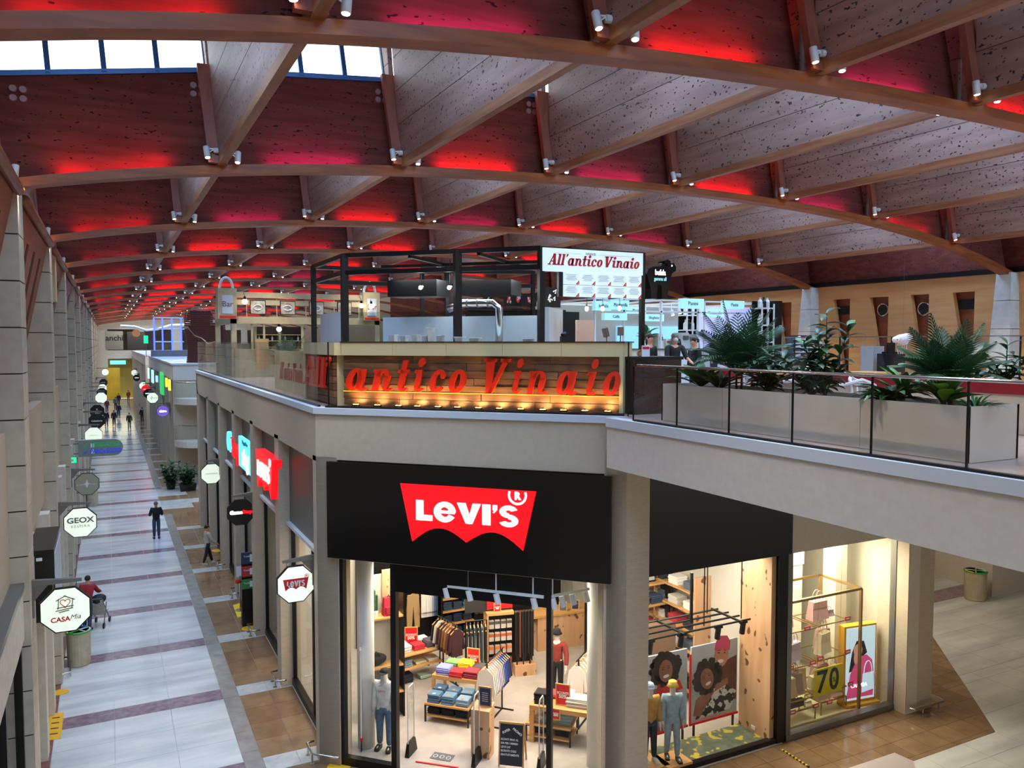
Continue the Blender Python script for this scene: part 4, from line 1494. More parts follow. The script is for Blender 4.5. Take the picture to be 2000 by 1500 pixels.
sign(at(202, 747, y=98), -1, m_oct_k, 'tiny black octagonal sign with a white bar near the end of the left wall', (txt('MENS', .16, m_white),))
sign(at(205.5, 727, y=112), -1, m_oct_w, 'tiny white octagonal sign farthest along the left wall', ())
sign(at(577, 1140, y=17.2), 1, m_oct_w, 'white octagonal sign with the red wing badge at the corner shop', (badge_mark,))
sign(at(470, 1000, y=25.3), 1, m_oct_k, 'black octagonal sign with white and red game shop lettering', (txt('Game', .15, m_whitee, -.14, 0, .01), txt('Stop', .15, m_rede, .19, 0, .01)))
sign(at(413, 925, y=33.4), 1, m_oct_w, 'plain white octagonal sign with faint grey lettering over the woman in the white coat', (txt('INTIMISSIMI', .08, m_oct_g, sx=1.1),))
m_purple = mat('purple sign face', '#7d62c8', emit=.5, rough=.4)
sign(at(318, 803, y=58), 1, m_purple, 'round purple sign with white lettering on the second block', (txt('claire', .2, m_whitee, bold=.01),), round_=True)
sign(at(298, 777, y=66), 1, m_oct_w, 'white octagonal sign with a black clock hand mark', (clock_mark,))
sign(at(290, 768.5, y=74.5), 1, m_oct_k, 'black octagonal sign with a white bar behind the clock sign', (txt('BARBER', .14, m_whitee),))
sign(at(285, 760, y=82.5), 1, m_rede, 'round red sign with a white line on the second block', (txt('camaieu', .14, m_whitee),), round_=True)
sign(at(280, 753.5, y=91), 1, m_oct_w, 'small white octagonal sign with dark rim behind the red round one', ())
sign(at(267, 738, y=108), 1, m_oct_k, 'tiny black octagonal sign with a white line at the far right shops', (txt('FOTO', .16, m_whitee),))
sign(at(262.5, 728, y=118), 1, m_oct_w, 'tiny pale green octagonal sign at the far right shops', ())
# direction sign
dp = at(160, 876, y=36.3)
ds = thing('direction_sign', 'long grey direction sign with green and blue lines and rounded end on the left wall', 'sign', dp)
Wd = at(240, 876, y=36.3).x - dp.x
Hd = .33
pts = [(-.12, -Hd), (Wd - Hd, -Hd)] + [(Wd - Hd + Hd * math.cos(a), Hd * math.sin(a)) for a in [-math.pi / 2 + math.pi * q / 10 for q in range(1, 10)]] + [(Wd - Hd, Hd), (-.12, Hd)]
MB().slab(pts, -.05, .05).build('board', mat('grey green sign board', '#7f857c', rough=.5), ds)
MB().tube([(x, 0, z) for x, z in pts], .025, 6, closed=True).build('rim', m_coping, ds)
m_ge = mat('lit green print', '#0a8f4a', emit=.22, ecol='#10c060')
m_be = mat('lit blue print', '#1d3fd0', emit=.25, ecol='#2a50ff')
for z, mt, t in ((.12, m_ge, 'TERRAZZA'), (-.14, m_be, 'PARCHEGGIO')):
    text_mb(t, .24, .01, sx=.9 if mt is m_ge else .75, bold=.006, M=T3(Wd * .58, -.056, z)).build('lettering', mt, ds)
    MB().box(Wd * .21, Wd * .30, -.056, -.05, z - .09, z + .09).build('pictogram', m_white, ds)
    MB().slab([(.02, z), (.12, z - .1), (.22, z + .1), (.12, z - .03)], -.058, -.05).build('arrow', mt, ds)
MB().bar((-.3, 0, .2), (-.1, 0, .2), .05).bar((-.3, 0, -.2), (-.1, 0, -.2), .05).build('bracket', m_grey, ds)
# small green exit light
p = at(141, 899, y=34.5)
ex = solo(MB().box(-.14, .14, -.04, .04, -.1, .1), 'exit_light', mat('lit green exit light', '#18b070', emit=1.2, ecol='#20e090'), 'small green exit light on the left wall beside the direction sign', 'light', loc=p)
MB().box(-.07, .05, -.045, -.04, -.05, .05).build('pictogram', m_white, ex)
MB().bar((-.2, 0, 0), (-.12, 0, 0), .03).build('bracket', m_grey, ex)

# ---------------------------------------------------------------- litter bins
m_bin = mat('beige litter bin', '#b3a68c', '#a6987d', sc=5, rough=.5)
BC = [mat('blue bin lid', '#2a5f8f', rough=.5), mat('yellow bin lid', '#c9a32a', rough=.5), mat('green bin lid', '#2f8a3a', rough=.5), mat('white bin lid', '#b9c0b4', rough=.5)]


def bin_(p, label, d=.62, h=.95):
    o = thing('litter_bin', label, 'bin', p, group='round recycling bins')
    MB().lathe([(d * .44, 0), (d * .47, .03), (d * .49, h - .1), (d * .5, h - .06), (d * .5, h)], 24).build('body', m_bin, o, smooth=False)
    MB().tube([(d * .5 * math.cos(a), d * .5 * math.sin(a), h) for a in [2 * math.pi * q / 24 for q in range(24)]], .02, 6, closed=True).build('rim', BC[2], o)
    for q in range(4):
        pts = [(0, 0)] + [(d * .46 * math.cos(a), d * .46 * math.sin(a)) for a in [math.pi / 2 * q + .06 + (math.pi / 2 - .12) * t / 6 + .6 for t in range(7)]]
        m = MB()
        m.tube([(x, y, h + .02) for x, y in pts], .022, 5, closed=True)
        m.prism(pts, h - .03, h - .0)
        m.build('lid_quarter', BC[q], o)
    return o


bin_(at(155, 1297, z=0), 'round beige recycling bin with blue, yellow and green lid by the left wall')
bin_(at(180, 988, z=0), 'small looking beige bin far down the left wall below the grey green sign')
bin_(at(1904, 1170, z=0), 'round white recycling bin by the passage wall beyond the bag shop', .72, 1.0)

# ---------------------------------------------------------------- steel guard rails round the piers
for i, y in enumerate((16.95, 21.2, 25.25, 29.3, 33.35, 37.4)):
    o = thing('pier_guard', 'low steel guard rail at the foot of %s' % ['the corner pier', 'the second pier, by the brown shop window', 'the third pier beside the yellow floor sticker', 'the fourth pier near the stanchions', 'the fifth pier near the woman in white', 'the sixth pier farther along'][i], 'guard rail', (3.85, y, 0), group='steel pier guards')
    q = [(.1, -.4, .22), (-.16, -.36, .22), (-.16, .3, .22), (0, .34, .22)] if i else [(.3, -.62, .22), (-.16, -.2, .22), (-.16, .3, .22), (.0, .34, .22)]
    MB().tube(q, .025, 8).build('rail', m_chrome, o, smooth=True)
    for (x, yy) in ((-.16, .2), (-.16, -.2)):
        MB().tube([(x, yy, 0), (x, yy, .22)], .02, 8).build('leg', m_chrome, o)
        MB().tube([(x, yy, 0), (x, yy, .015)], .05, 10).build('foot_plate', m_chrome, o)
o = thing('pier_guard', 'low steel guard rail round the foot of the pier right of the bag shop', 'guard rail', (17.6, 12.5, 0), group='steel pier guards')
MB().tube([(-.62, -.1, .22), (-.6, -.2, .22), (.46, -.2, .22), (.5, -.1, .22), (.5, .6, .22)], .03, 8).build('rail', m_chrome, o)
for x in (-.3, .3):
    MB().tube([(x, -.2, 0), (x, -.2, .22)], .02, 8).build('leg', m_chrome, o)
    MB().tube([(x, -.2, 0), (x, -.2, .015)], .05, 10).build('foot_plate', m_chrome, o)
# left wall guard by the bin
o = thing('pier_guard', 'low steel guard rail at the left wall beside the beige bin', 'guard rail', (-1.3, 24.6, 0), group='steel pier guards')
MB().tube([(.0, -.7, .2), (.2, -.6, .2), (.2, .5, .2), (.0, .6, .2)], .025, 8).build('rail', m_chrome, o)
for yy in (-.4, .3):
    MB().tube([(.2, yy, 0), (.2, yy, .2)], .02, 8).build('leg', m_chrome, o)

# ---------------------------------------------------------------- floor stickers, stanchions, posters by the game shop
m_yel = mat('yellow sticker', '#d9a21e', rough=.4)
m_yel2 = mat('bright yellow sticker', '#e3c414', rough=.4)
q = [at(u, v, z=.002) for u, v in ((88, 1447), (119, 1443), (125, 1391), (97, 1394))]
c_ = sum(q, Vector()) / 4
o = solo(MB().prism([((a - c_).x, (a - c_).y) for a in q], 0, .003), 'floor_sticker', m_yel, 'yellow notice sticker with brown text on the red floor band, lower left', 'sticker', loc=c_)
for j in range(4):
    MB().box(-.5, .5, -.004, .004, 0, .0)
    a = q[0].lerp(q[3], .2 + .2 * j)
    b = q[1].lerp(q[2], .2 + .2 * j)
    MB().bar((a.lerp(b, .25) - c_) + Vector((0, 0, .003)), (a.lerp(b, .75) - c_) + Vector((0, 0, .003)), .03).build('text_line', m_mrd, o)
for (u, v, w, lb) in ((118, 1352, .2, 'round yellow sticker on the red floor band by the left wall'), (662, 1497, .25, 'round yellow sticker on the brown floor at the clothes shop corner'), (486, 1227, .22, 'yellow sticker at the foot of the third pier'), (425, 1075, .25, 'yellow sticker on the floor behind the woman in white')):
    p = at(u, v, z=.002)
    solo(MB().tube([(0, 0, 0), (0, 0, .003)], w, 16), 'floor_sticker', m_yel, lb, 'sticker', loc=p)
q = [at(u, v, z=.002) for u, v in ((455, 1182), (468, 1178), (478, 1203), (464, 1206))]
c_ = sum(q, Vector()) / 4
o = solo(MB().prism([((a - c_).x, (a - c_).y) for a in q], 0, .003), 'floor_sticker', m_yel2, 'yellow and white floor sticker under the steel stanchions', 'sticker', loc=c_)
for i, (u, v, h) in enumerate(((470, 1192, 1.0), (479, 1209, 1.0))):
    p = at(u, v, z=0)
    o = thing('queue_stanchion', ['steel queue post carrying a white notice and red belt end', 'steel queue post in front of the notice post'][i], 'stanchion', p, group='queue stanchions')
    MB().lathe([(.17, 0), (.17, .02), (.03, .04)], 18).build('base', m_chrome, o)
    MB().tube([(0, 0, .03), (0, 0, h)], .03, 10).build('post', m_chrome, o)
    if i == 0:
        MB().box(-.12, .12, -.01, .01, 1.15, 1.5).build('notice', m_white, o)
        MB().bar((0, 0, 1), (0, 0, 1.18), .03).build('notice_arm', m_grey, o)
        MB().ball((-.08, -.02, 1.0), (.09, .05, .08), 8).build('belt_end', m_redl, o)
        MB().bar((.03, 0, .97), (.62, -.1, 1.12), .045).build('belt', m_blackm, o)
yp = 26.0
m_po = [mat('navy poster', '#27325f', rough=.5), mat('red poster', '#b02f2f', rough=.5), mat('green poster', '#2f7d3d', rough=.5)]
po = thing('poster_stand', 'black stand with navy, red and green posters by the game shop door', 'poster stand', (at(487, 1135, y=yp).x, yp, 0))
for i, (v0, v1) in enumerate(((1077, 1102), (1104, 1127), (1129, 1151))):
    a, c = at(473, v1, y=yp), at(501, v0, y=yp)
    x0, x1, z0, z1 = a.x - po.location.x, c.x - po.location.x, a.z, c.z
    pp = MB().box(x0, x1, -.02, .02, z0, z1).build('poster', m_po[i], po)
    MB().box(x0 + (x1 - x0) * .52, x1 - .04, -.03, -.02, z0 + .06, z1 - .06).build('white_sheet', m_white, pp)
    text_mb('Trade', .08, .006, M=T3(x0 + .14, -.024, z1 - .12)).build('lettering', m_white, pp)
a, c = at(473, 1174, y=yp), at(501, 1077, y=yp)
MB().box(a.x - po.location.x, c.x - po.location.x, .03, .3, 0, .52).box(a.x - po.location.x, c.x - po.location.x, .03, .06, .5, c.z).build('stand', m_blackm, po)

# lit shop signs fixed to the dark panels of the corridor front
Mf = lambda y, z: Matrix.Translation((3.98, y, z)) @ RZ(R(-90))
sgw = thing('game_shop_sign', 'lit blue, red and white game shop lettering on the dark corridor panels', 'sign', (3.98, 25.2, 5.4))
m_cy = mat('lit cyan sign', '#7fe0ea', emit=1.0, ecol='#5fd8ea')
m_dcy = mat('cyan sign side', '#2f8fa0', rough=.4)
y0 = at(443, 860, x=3.9).y
y1 = at(497, 880, x=3.9).y
tot = y0 - y1
text_mb('Ga', .95, .12, bold=.02, M=Mf(y0 - tot * .14, 5.35) @ T3(0, -.08, 0)).build('lettering', m_cy, sgw, world=True)
text_mb('Stop', .95, .12, bold=.02, sx=.8, M=Mf(y0 - tot * .40, 5.3) @ T3(0, -.1, 0)).build('lettering', m_rede, sgw, world=True)
bx = MB().box(-tot * .24, tot * .24, -.02, .1, -.5, .5, Mf(y1 + tot * .24, 5.35) @ T3(0, -.1, 0)).build('light_box', m_cy, sgw, world=True)
text_mb('zing', .8, .03, bold=.02, M=Mf(y1 + tot * .24, 5.25) @ T3(0, -.14, 0)).build('lettering', m_whitee, bx, world=True)
text_mb('be pop culture', .17, .03, M=Mf(y1 + tot * .24, 5.75) @ T3(0, -.14, 0)).build('lettering', m_dcy, bx, world=True)
wb = thing('wing_sign', 'red lit wing sign with white lettering on the corridor front beside the dark panel', 'sign', (3.98, 20.5, 5.5))
ya, yb_ = at(515, 880, x=3.9).y, at(548, 880, x=3.9).y
ym = (ya + yb_) / 2
wing(wb, 0, 0, (ya - yb_), 1.05, -.05, .25, m_rede, M=wm(wb).inverted() @ Mf(ym, 5.45))
heavy_word("LeVI'S", -(ya - yb_) * .36, -.2, (ya - yb_) * .72, .42, -.33, -.3, wm(wb).inverted() @ Mf(ym, 5.5)).build('lettering', m_whitee, wb)
text_mb("®", .3, .02, M=wm(wb).inverted() @ Mf(ym - (ya - yb_) * .38, 5.85) @ T3(0, -.31, 0)).build('trade_mark', m_whitee, wb)
# the big one over the entrance
bw = thing('wing_sign', 'big lit red wing logo with white lettering on the black panel over the entrance', 'sign', C0, CH)
xl, zt = cl(782, 944, -.12)
xr, zt2 = cl(1047, 957, -.12)
zbm = cl(905, 1066, -.12)[1]
cxm = (xl + xr) / 2
wing(bw, cxm, (zt + zbm) / 2, xr - xl, zt - zbm, -.1, .03, m_rede)
lx0, lz0 = cl(813, 1015, -.14)
lx1, lz1 = cl(1012, 985, -.14)
heavy_word("LeVI'S", lx0, lz0, lx1 - lx0, .40, -.15, -.13).build('lettering', m_whitee, bw)
rr_ = MB()
rc = (cl(1011, 967, -.12)[0], cl(1011, 967, -.12)[1])
rr_.tube([(rc[0] + .17 * math.cos(a), -.14, rc[1] + .17 * math.sin(a)) for a in [math.pi / 2 + math.pi * 2 * (q / 32) for q in range(33)] if rc[1] + .17 * math.sin(a) < zt], .022, 6)
t = text_mb('R', .2, .02, bold=.008, M=T3(rc[0], -.14, rc[1] - .02))
rr_.add(t.v, t.f)
rr_.build('trade_mark', m_whitee, bw)
# ---------------------------------------------------------------- people and mannequins
SKIN = {'a': mat('light skin', '#c58f72', rough=.5), 'b': mat('brown skin', '#7a4c38', rough=.5), 'm': mat('pale mannequin', '#c9c3b8', rough=.4), 'd': mat('dark fleshtone', '#5a3a2c', rough=.5)}
HAIRD = mat('dark hair', '#15100d', '#241a14', sc=30, rough=.6)
HAIRG = mat('grey hair', '#5a5650', '#6f6a62', sc=30, rough=.6)
m_eye = mat('eye', '#16120f', rough=.3)


def skin_obj(name, verts, edges, radii, material, parent, root=0, levels=1):
    me = bpy.data.meshes.new(name)
    me.from_pydata([tuple(v) for v in verts], edges, [])
    me.materials.append(material)
    o = link(me, name, parent)
    if parent is not None:
        KIDS.setdefault(parent.name, []).append(o)
    md = o.modifiers.new('skin', 'SKIN')
    md.use_smooth_shade = True
    if not me.skin_vertices:
        return o
    for i, r in enumerate(radii):
        d = me.skin_vertices[0].data[i]
        d.radius = r if isinstance(r, tuple) else (r, r)
        d.use_root = (i == root)
    sb = o.modifiers.new('smooth', 'SUBSURF')
    sb.levels = levels
    sb.render_levels = levels
    return o


def pose(h=1.72, lean=0.0, armL=(.0, .0), armR=(.0, .0), legL=0.0, legR=0.0, elbL=.15, elbR=.15, turn=0.0, wide=.05, spread=.10):
    """joint positions of a standing or walking body that faces -Y; arm = (forward swing, outward swing), leg = forward swing"""
    J = {}
    s = h
    J['pel'] = Vector((0, 0, .53 * s))
    J['wai'] = Vector((0, -lean * .10 * s, .61 * s))
    J['che'] = Vector((0, -lean * .22 * s, .73 * s))
    J['nek'] = Vector((0, -lean * .30 * s, .835 * s))
    J['hed'] = Vector((0, -lean * .34 * s - .012 * s, .885 * s))
    J['top'] = Vector((0, -lean * .36 * s - .012 * s, .955 * s))
    for n, sx, arm, elb, leg in (('L', 1, armL, elbL, legL), ('R', -1, armR, elbR, legR)):
        sh = Vector((sx * .105 * s, -lean * .28 * s, .80 * s))
        d = Vector((sx * (.10 + arm[1]), -math.sin(arm[0]), -math.cos(arm[0]))).normalized()
        el = sh + d * .175 * s
        a2 = arm[0] + elb
        d2 = Vector((sx * (.03 + arm[1] * .3), -math.sin(a2), -math.cos(a2))).normalized()
        wr = el + d2 * .15 * s
        J['sh' + n], J['el' + n], J['wr' + n], J['ha' + n] = sh, el, wr, wr + d2 * .045 * s
        J['fd' + n] = d2
        hp = Vector((sx * wide * s, 0, .50 * s))
        dk = Vector((sx * .01, -math.sin(leg), -math.cos(leg))).normalized()
        kn = hp + dk * .235 * s
        lb = leg - (.12 if leg < 0 else .02)
        da = Vector((sx * .01, -math.sin(lb), -math.cos(lb))).normalized()
        an = kn + da * .225 * s
        J['hi' + n], J['kn' + n], J['an' + n] = hp, kn, an
        J['to' + n] = an + Vector((sx * .01 * s, -.085 * s, -.018 * s))
    low = min(J['toL'].z, J['toR'].z) - .018 * s
    for k in J:
        if not k.startswith('fd'):
            J[k] = J[k] - Vector((0, 0, low))
    return J


def figure(name, label, loc, rz, J, h=1.72, skin='a', top=None, bottom=None, shoes=None, hair=None, hair_kind='short', coat=0, cat='person', group=None, fingers=False, hat=None, mask=None, face=True, slim=1.0, bare_arms=False, upper_only=False, headless=False):
    o = thing(name, label, cat, loc, rz, group)
    s = h
    ks = ['pel', 'wai', 'che', 'nek', 'hed', 'top']
    rad = {'pel': (.075, .06), 'wai': (.068, .052), 'che': (.082, .058), 'nek': (.033, .034), 'hed': (.046, .054), 'top': (.036, .042)}
    V, Rr, E, ix = [], [], [], {}

    def put(k, r):
        ix[k] = len(V)
        V.append(J[k])
        Rr.append(tuple(q * s * slim for q in r) if isinstance(r, tuple) else r * s * slim)
    for k in ks:
        put(k, rad[k])
    for a, b in zip(ks[:-1], ks[1:]):
        E.append((ix[a], ix[b]))
    for n in 'LR':
        for k, r in (('sh', .036), ('el', .026), ('wr', .018), ('ha', (.022, .014))):
            put(k + n, r)
        E += [(ix['che'], ix['sh' + n]), (ix['sh' + n], ix['el' + n]), (ix['el' + n], ix['wr' + n]), (ix['wr' + n], ix['ha' + n])]
        for k, r in (('hi', .05), ('kn', .034), ('an', .022), ('to', (.024, .014))):
            put(k + n, r)
        E += [(ix['pel'], ix['hi' + n]), (ix['hi' + n], ix['kn' + n]), (ix['kn' + n], ix['an' + n]), (ix['an' + n], ix['to' + n])]
        if fingers:
            d = J['fd' + n]
            side = Vector((0, 1, 0)) if abs(d.y) < .7 else Vector((1, 0, 0))
            side = (side - d * side.dot(d)).normalized()
            for q, (off, ln) in enumerate(((-.014, .040), (-.005, .046), (.005, .043), (.014, .034))):
                p0 = J['ha' + n] + side * off * s
                p1 = p0 + (d + Vector((0, -.25, 0))) * ln * s * .55
                p2 = p1 + (d + Vector((-.3 if n == 'L' else .3, -.4, 0))) * ln * s * .45
                i0 = len(V)
                V.extend([p0 + d * .01 * s, p1, p2])
                Rr.extend([.0052 * s, .0047 * s, .004 * s])
                E.extend([(ix['ha' + n], i0), (i0, i0 + 1), (i0 + 1, i0 + 2)])
            p0 = J['wr' + n].lerp(J['ha' + n], .5) - side * .018 * s
            i0 = len(V)
            V.extend([p0, p0 + (d * .7 - side * .5) * .03 * s])
            Rr.extend([.006 * s, .005 * s])
            E.extend([(ix['wr' + n], i0), (i0, i0 + 1)])
    skin_obj('body', V, E, Rr, SKIN[skin], o)
    # clothing

    def suit(nm, mt, keys, links_, rads, grow, lv=1):
        Vv = [J[k] if isinstance(k, str) else k for k in keys]
        skin_obj(nm, Vv, links_, [tuple(q * s * slim + grow * s for q in r) if isinstance(r, tuple) else r * s * slim + grow * s for r in rads], mt, o, levels=lv)
    if top:
        hem = J['pel'] - Vector((0, 0, (.05 + coat) * s))
        keys = ['che', 'wai', hem, J['che'].lerp(J['nek'], .62)]
        rads = [(.084, .06), (.076, .058), (.088 + coat * .08, .072 + coat * .1), (.040, .040)]
        lk = [(0, 1), (1, 2), (0, 3)]
        for n in 'LR':
            i0 = len(keys)
            keys += ['sh' + n, 'el' + n, J['el' + n].lerp(J['wr' + n], .35 if bare_arms else .93)]
            rads += [.038, .031, .026]
            lk += [(0, i0), (i0, i0 + 1), (i0 + 1, i0 + 2)]
        suit('jacket' if coat else 'top', top, keys, lk, rads, .008 if not coat else .012)
    if bottom and not upper_only:
        keys = [J['pel'].lerp(J['wai'], .75), 'pel']
        rads = [(.07, .054), (.076, .062)]
        lk = [(0, 1)]
        for n in 'LR':
            i0 = len(keys)
            keys += ['hi' + n, 'kn' + n, J['kn' + n].lerp(J['an' + n], .93)]
            rads += [.052, .038, .030]
            lk += [(1, i0), (i0, i0 + 1), (i0 + 1, i0 + 2)]
        suit('trousers', bottom, keys, lk, rads, .006)
    if shoes and not upper_only:
        for n in 'LR':
            a, t = J['an' + n], J['to' + n]
            m = MB()
            d = (t - a)
            d.z = 0
            d.normalize()
            sd = Vector((d.y, -d.x, 0))
            w = .026 * s
            zb_ = t.z - .018 * s
            pr = []
            for (f, ww, hh) in ((-.022, .8, .05), (.03, .95, .055), (.075, 1.15, .035), (.105, .9, .024)):
                c = a + d * f * s
                pr.append((c, ww * w, hh * s))
            for (c0, w0, h0), (c1, w1, h1) in zip(pr[:-1], pr[1:]):
                P = [c0 - sd * w0, c1 - sd * w1, c1 + sd * w1, c0 + sd * w0]
                m.hexa([(q.x, q.y, zb_) for q in P] + [(P[0].x, P[0].y, zb_ + h0), (P[1].x, P[1].y, zb_ + h1), (P[2].x, P[2].y, zb_ + h1), (P[3].x, P[3].y, zb_ + h0)])
            m.build('shoe', shoes, o)
    c = J['hed'].lerp(J['top'], .42)
    if hair:
        m = MB()
        back = .016 * s
        m.ball((c.x, c.y + back, c.z + .024 * s), (.050 * s, .054 * s, .052 * s), 14)
        if hair_kind == 'long':
            m.ball((c.x, c.y + back * 2, c.z - .045 * s), (.050 * s, .032 * s, .075 * s), 12)
        elif hair_kind == 'tied':
            m.ball((c.x, c.y + .065 * s, c.z + .01 * s), (.02 * s, .03 * s, .03 * s), 10)
        m.build('hair', hair, o, smooth=True)
    if face:
        for sx in (-1, 1):
            MB().ball((c.x + sx * .019 * s, c.y - .049 * s, c.z + .004 * s), .0055 * s, 8).build('eye', m_eye, o)
            MB().ball((c.x + sx * .05 * s, c.y + .006 * s, c.z), (.006 * s, .012 * s, .018 * s), 8).build('ear', SKIN[skin], o)
        MB().add([(c.x - .008 * s, c.y - .048 * s, c.z - .018 * s), (c.x + .008 * s, c.y - .048 * s, c.z - .018 * s), (c.x, c.y - .066 * s, c.z - .016 * s), (c.x, c.y - .05 * s, c.z + .006 * s)], [(0, 1, 2), (0, 2, 3), (1, 3, 2), (0, 3, 1)]).build('nose', SKIN[skin], o)
        MB().box(c.x - .014 * s, c.x + .014 * s, c.y - .052 * s, c.y - .046 * s, c.z - .033 * s, c.z - .028 * s).build('mouth', mat('lips', '#8a4a40', rough=.5), o)
    if mask:
        MB().ball((c.x, c.y - .036 * s, c.z - .026 * s), (.034 * s, .026 * s, .028 * s), 12).build('face_mask', mask, o, smooth=True)
    if hat:
        kind, hm = hat
        m = MB()
        if kind == 'cap':
            m.ball((c.x, c.y + .004 * s, c.z + .03 * s), (.053 * s, .058 * s, .043 * s), 14)
            m.ball((c.x, c.y - .062 * s, c.z + .026 * s), (.042 * s, .04 * s, .007 * s), 12)
        elif kind == 'bucket':
            m.lathe([(.075 * s, .0), (.056 * s, .03 * s), (.052 * s, .06 * s), (.04 * s, .068 * s)], 18, T3(c.x, c.y, c.z + .012 * s))
        else:
            m.ball((c.x, c.y + .006 * s, c.z + .032 * s), (.054 * s, .06 * s, .058 * s), 14)
            m.lathe([(.055 * s, 0), (.057 * s, .012 * s), (.055 * s, .026 * s)], 18, T3(c.x, c.y + .003 * s, c.z + .01 * s), sy=1.1)
        m.build('hat', hm, o, smooth=True)
    return o


c_blk = mat('black cloth', '#101114', '#17181c', sc=20, rough=.8)
c_navy = mat('navy denim', '#26354a', '#31445c', sc=20, rough=.8)
c_red = mat('red jacket cloth', '#8d1a20', '#a1242a', sc=12, rough=.75)
c_dred = mat('dark red cloth', '#6a2426', rough=.8)
c_cream = mat('cream coat cloth', '#b9b0a0', '#a89f8f', sc=14, rough=.85)
c_white = mat('white cotton', '#d8d5cf', '#c9c6bf', sc=10, rough=.85)
c_jean = mat('light blue denim', '#94a9b6', '#8398a8', sc=14, rough=.85)
c_jean2 = mat('mid blue denim', '#566f86', '#4a6279', sc=14, rough=.85)
c_djean = mat('dark denim', '#1c2838', '#243347', sc=14, rough=.85)
c_rust = mat('rust red knit', '#7e2a20', '#8f3428', sc=18, rough=.9)
c_tan = mat('tan suede', '#a8782f', '#b98a40', sc=10, rough=.85)
c_grey = mat('grey cloth', '#5a5c60', '#66686d', sc=14, rough=.85)
c_shoe = mat('black shoe', '#121212', rough=.5)
c_shoew = mat('pale shoe', '#c3beb4', rough=.5)

figure('person', 'man in black jacket and blue jeans standing with his back to us in the corridor', at(306, 1052, z=0), math.pi, pose(1.76, armL=(.35, .1), armR=(.35, .1), elbL=.9, elbR=.9), 1.76, 'a', c_blk, c_navy, c_shoe, HAIRG, coat=.03, face=True, fingers=True)
figure('person', 'woman in cream coat and black leggings walking beside the shop piers', at(406, 1102, z=0), R(100), pose(1.68, legL=.28, legR=-.22, armL=(-.1, .02), armR=(.35, .02), elbR=.5), 1.68, 'a', c_cream, c_blk, c_shoew, HAIRD, 'tied', coat=.09, slim=.92, fingers=True)
pp = figure('person', 'person in red jacket pushing a stroller behind the house sign', at(171, 1230, z=0), math.pi - .25, pose(1.72, lean=.25, armL=(.7, .06), armR=(.7, .06), elbL=.5, elbR=.5, legL=.1, legR=-.12), 1.72, 'a', c_red, c_navy, c_shoe, HAIRD, coat=.02, fingers=True)
# stroller
sp_ = at(195, 1222, z=0)
st = thing('stroller', 'dark folding stroller pushed along the left wall by the person in red', 'stroller', sp_, math.pi - .25)
m = MB()
for sx in (-.2, .2):
    m.tube([(sx, .45, 1.0), (sx, .1, .6), (sx, -.35, .12)], .016, 6).tube([(sx, .3, .1), (sx, -.05, .75)], .016, 6)
m.tube([(-.2, .45, 1.0), (.2, .45, 1.0)], .018, 6)
m.build('frame', m_grey, st)
MB().hexa([(-.19, -.3, .42), (.19, -.3, .42), (.19, .1, .38), (-.19, .1, .38), (-.19, -.3, .46), (.19, -.3, .46), (.19, .12, .44), (-.19, .12, .44)]).hexa([(-.19, .08, .4), (.19, .08, .4), (.19, .14, .42), (-.19, .14, .42), (-.19, .26, .9), (.19, .26, .9), (.19, .31, .9), (-.19, .31, .9)]).build('seat', c_cream, st)
MB().ball((0, .05, .88), (.22, .3, .14), 12).build('canopy', c_blk, st)
for (x, y) in ((-.2, -.36), (.2, -.36), (-.2, .3), (.2, .3)):
    MB().tube([(x - .02, y, .09), (x + .02, y, .09)], .09, 14).build('wheel', m_blackm, st)
FAR = [((208, 832), 'man in dark clothes walking on the left of the far group', c_blk, c_djean, .2), ((223, 832), 'woman in black coat with a bag walking toward us far down the corridor', c_blk, c_blk, .2), ((253, 838), 'person in dark green coat walking alone mid corridor far away', c_blk, c_grey, -.2),
       ((278, 825), 'person in black coat at the right shops far down the corridor', c_blk, c_blk, .2), ((277, 806), 'person in dark clothes standing by the far right shops', c_blk, c_djean, 0), ((232, 815), 'tallest dark figure of the far group', c_blk, c_djean, .15), ((226, 800), 'dark figure with grey bag in the far group', c_grey, c_blk, -.15),
       ((232, 792), 'dark figure at the back of the far group', c_blk, c_blk, .1), ((209, 805), 'person in dark red jacket by the left wall far away', c_dred, c_djean, .1), ((251, 784), 'person in bright red outfit near the end of the corridor', c_red, c_red, .2)]
for i, (p, lb, t, b_, lg) in enumerate(FAR):
    figure('person', lb, at(*p, z=0), (0 if i % 3 else math.pi), pose(1.74, legL=lg, legR=-lg, armL=(-lg, .05), armR=(lg, .05)), 1.74, 'a', t, b_, c_shoe, HAIRD, 'long' if i == 1 else 'short', coat=.08 if i in (1, 2, 3) else .02, face=False)
bg = at(228, 822, z=.0)

# staff and customers at the upper counter
zf = ZS
m_mask = mat('pale face mask', '#b9c3c6', rough=.7)


def at_head(u, v, y, h):
    p = at(u, v, y=y)
    return Vector((p.x, p.y, ZS))


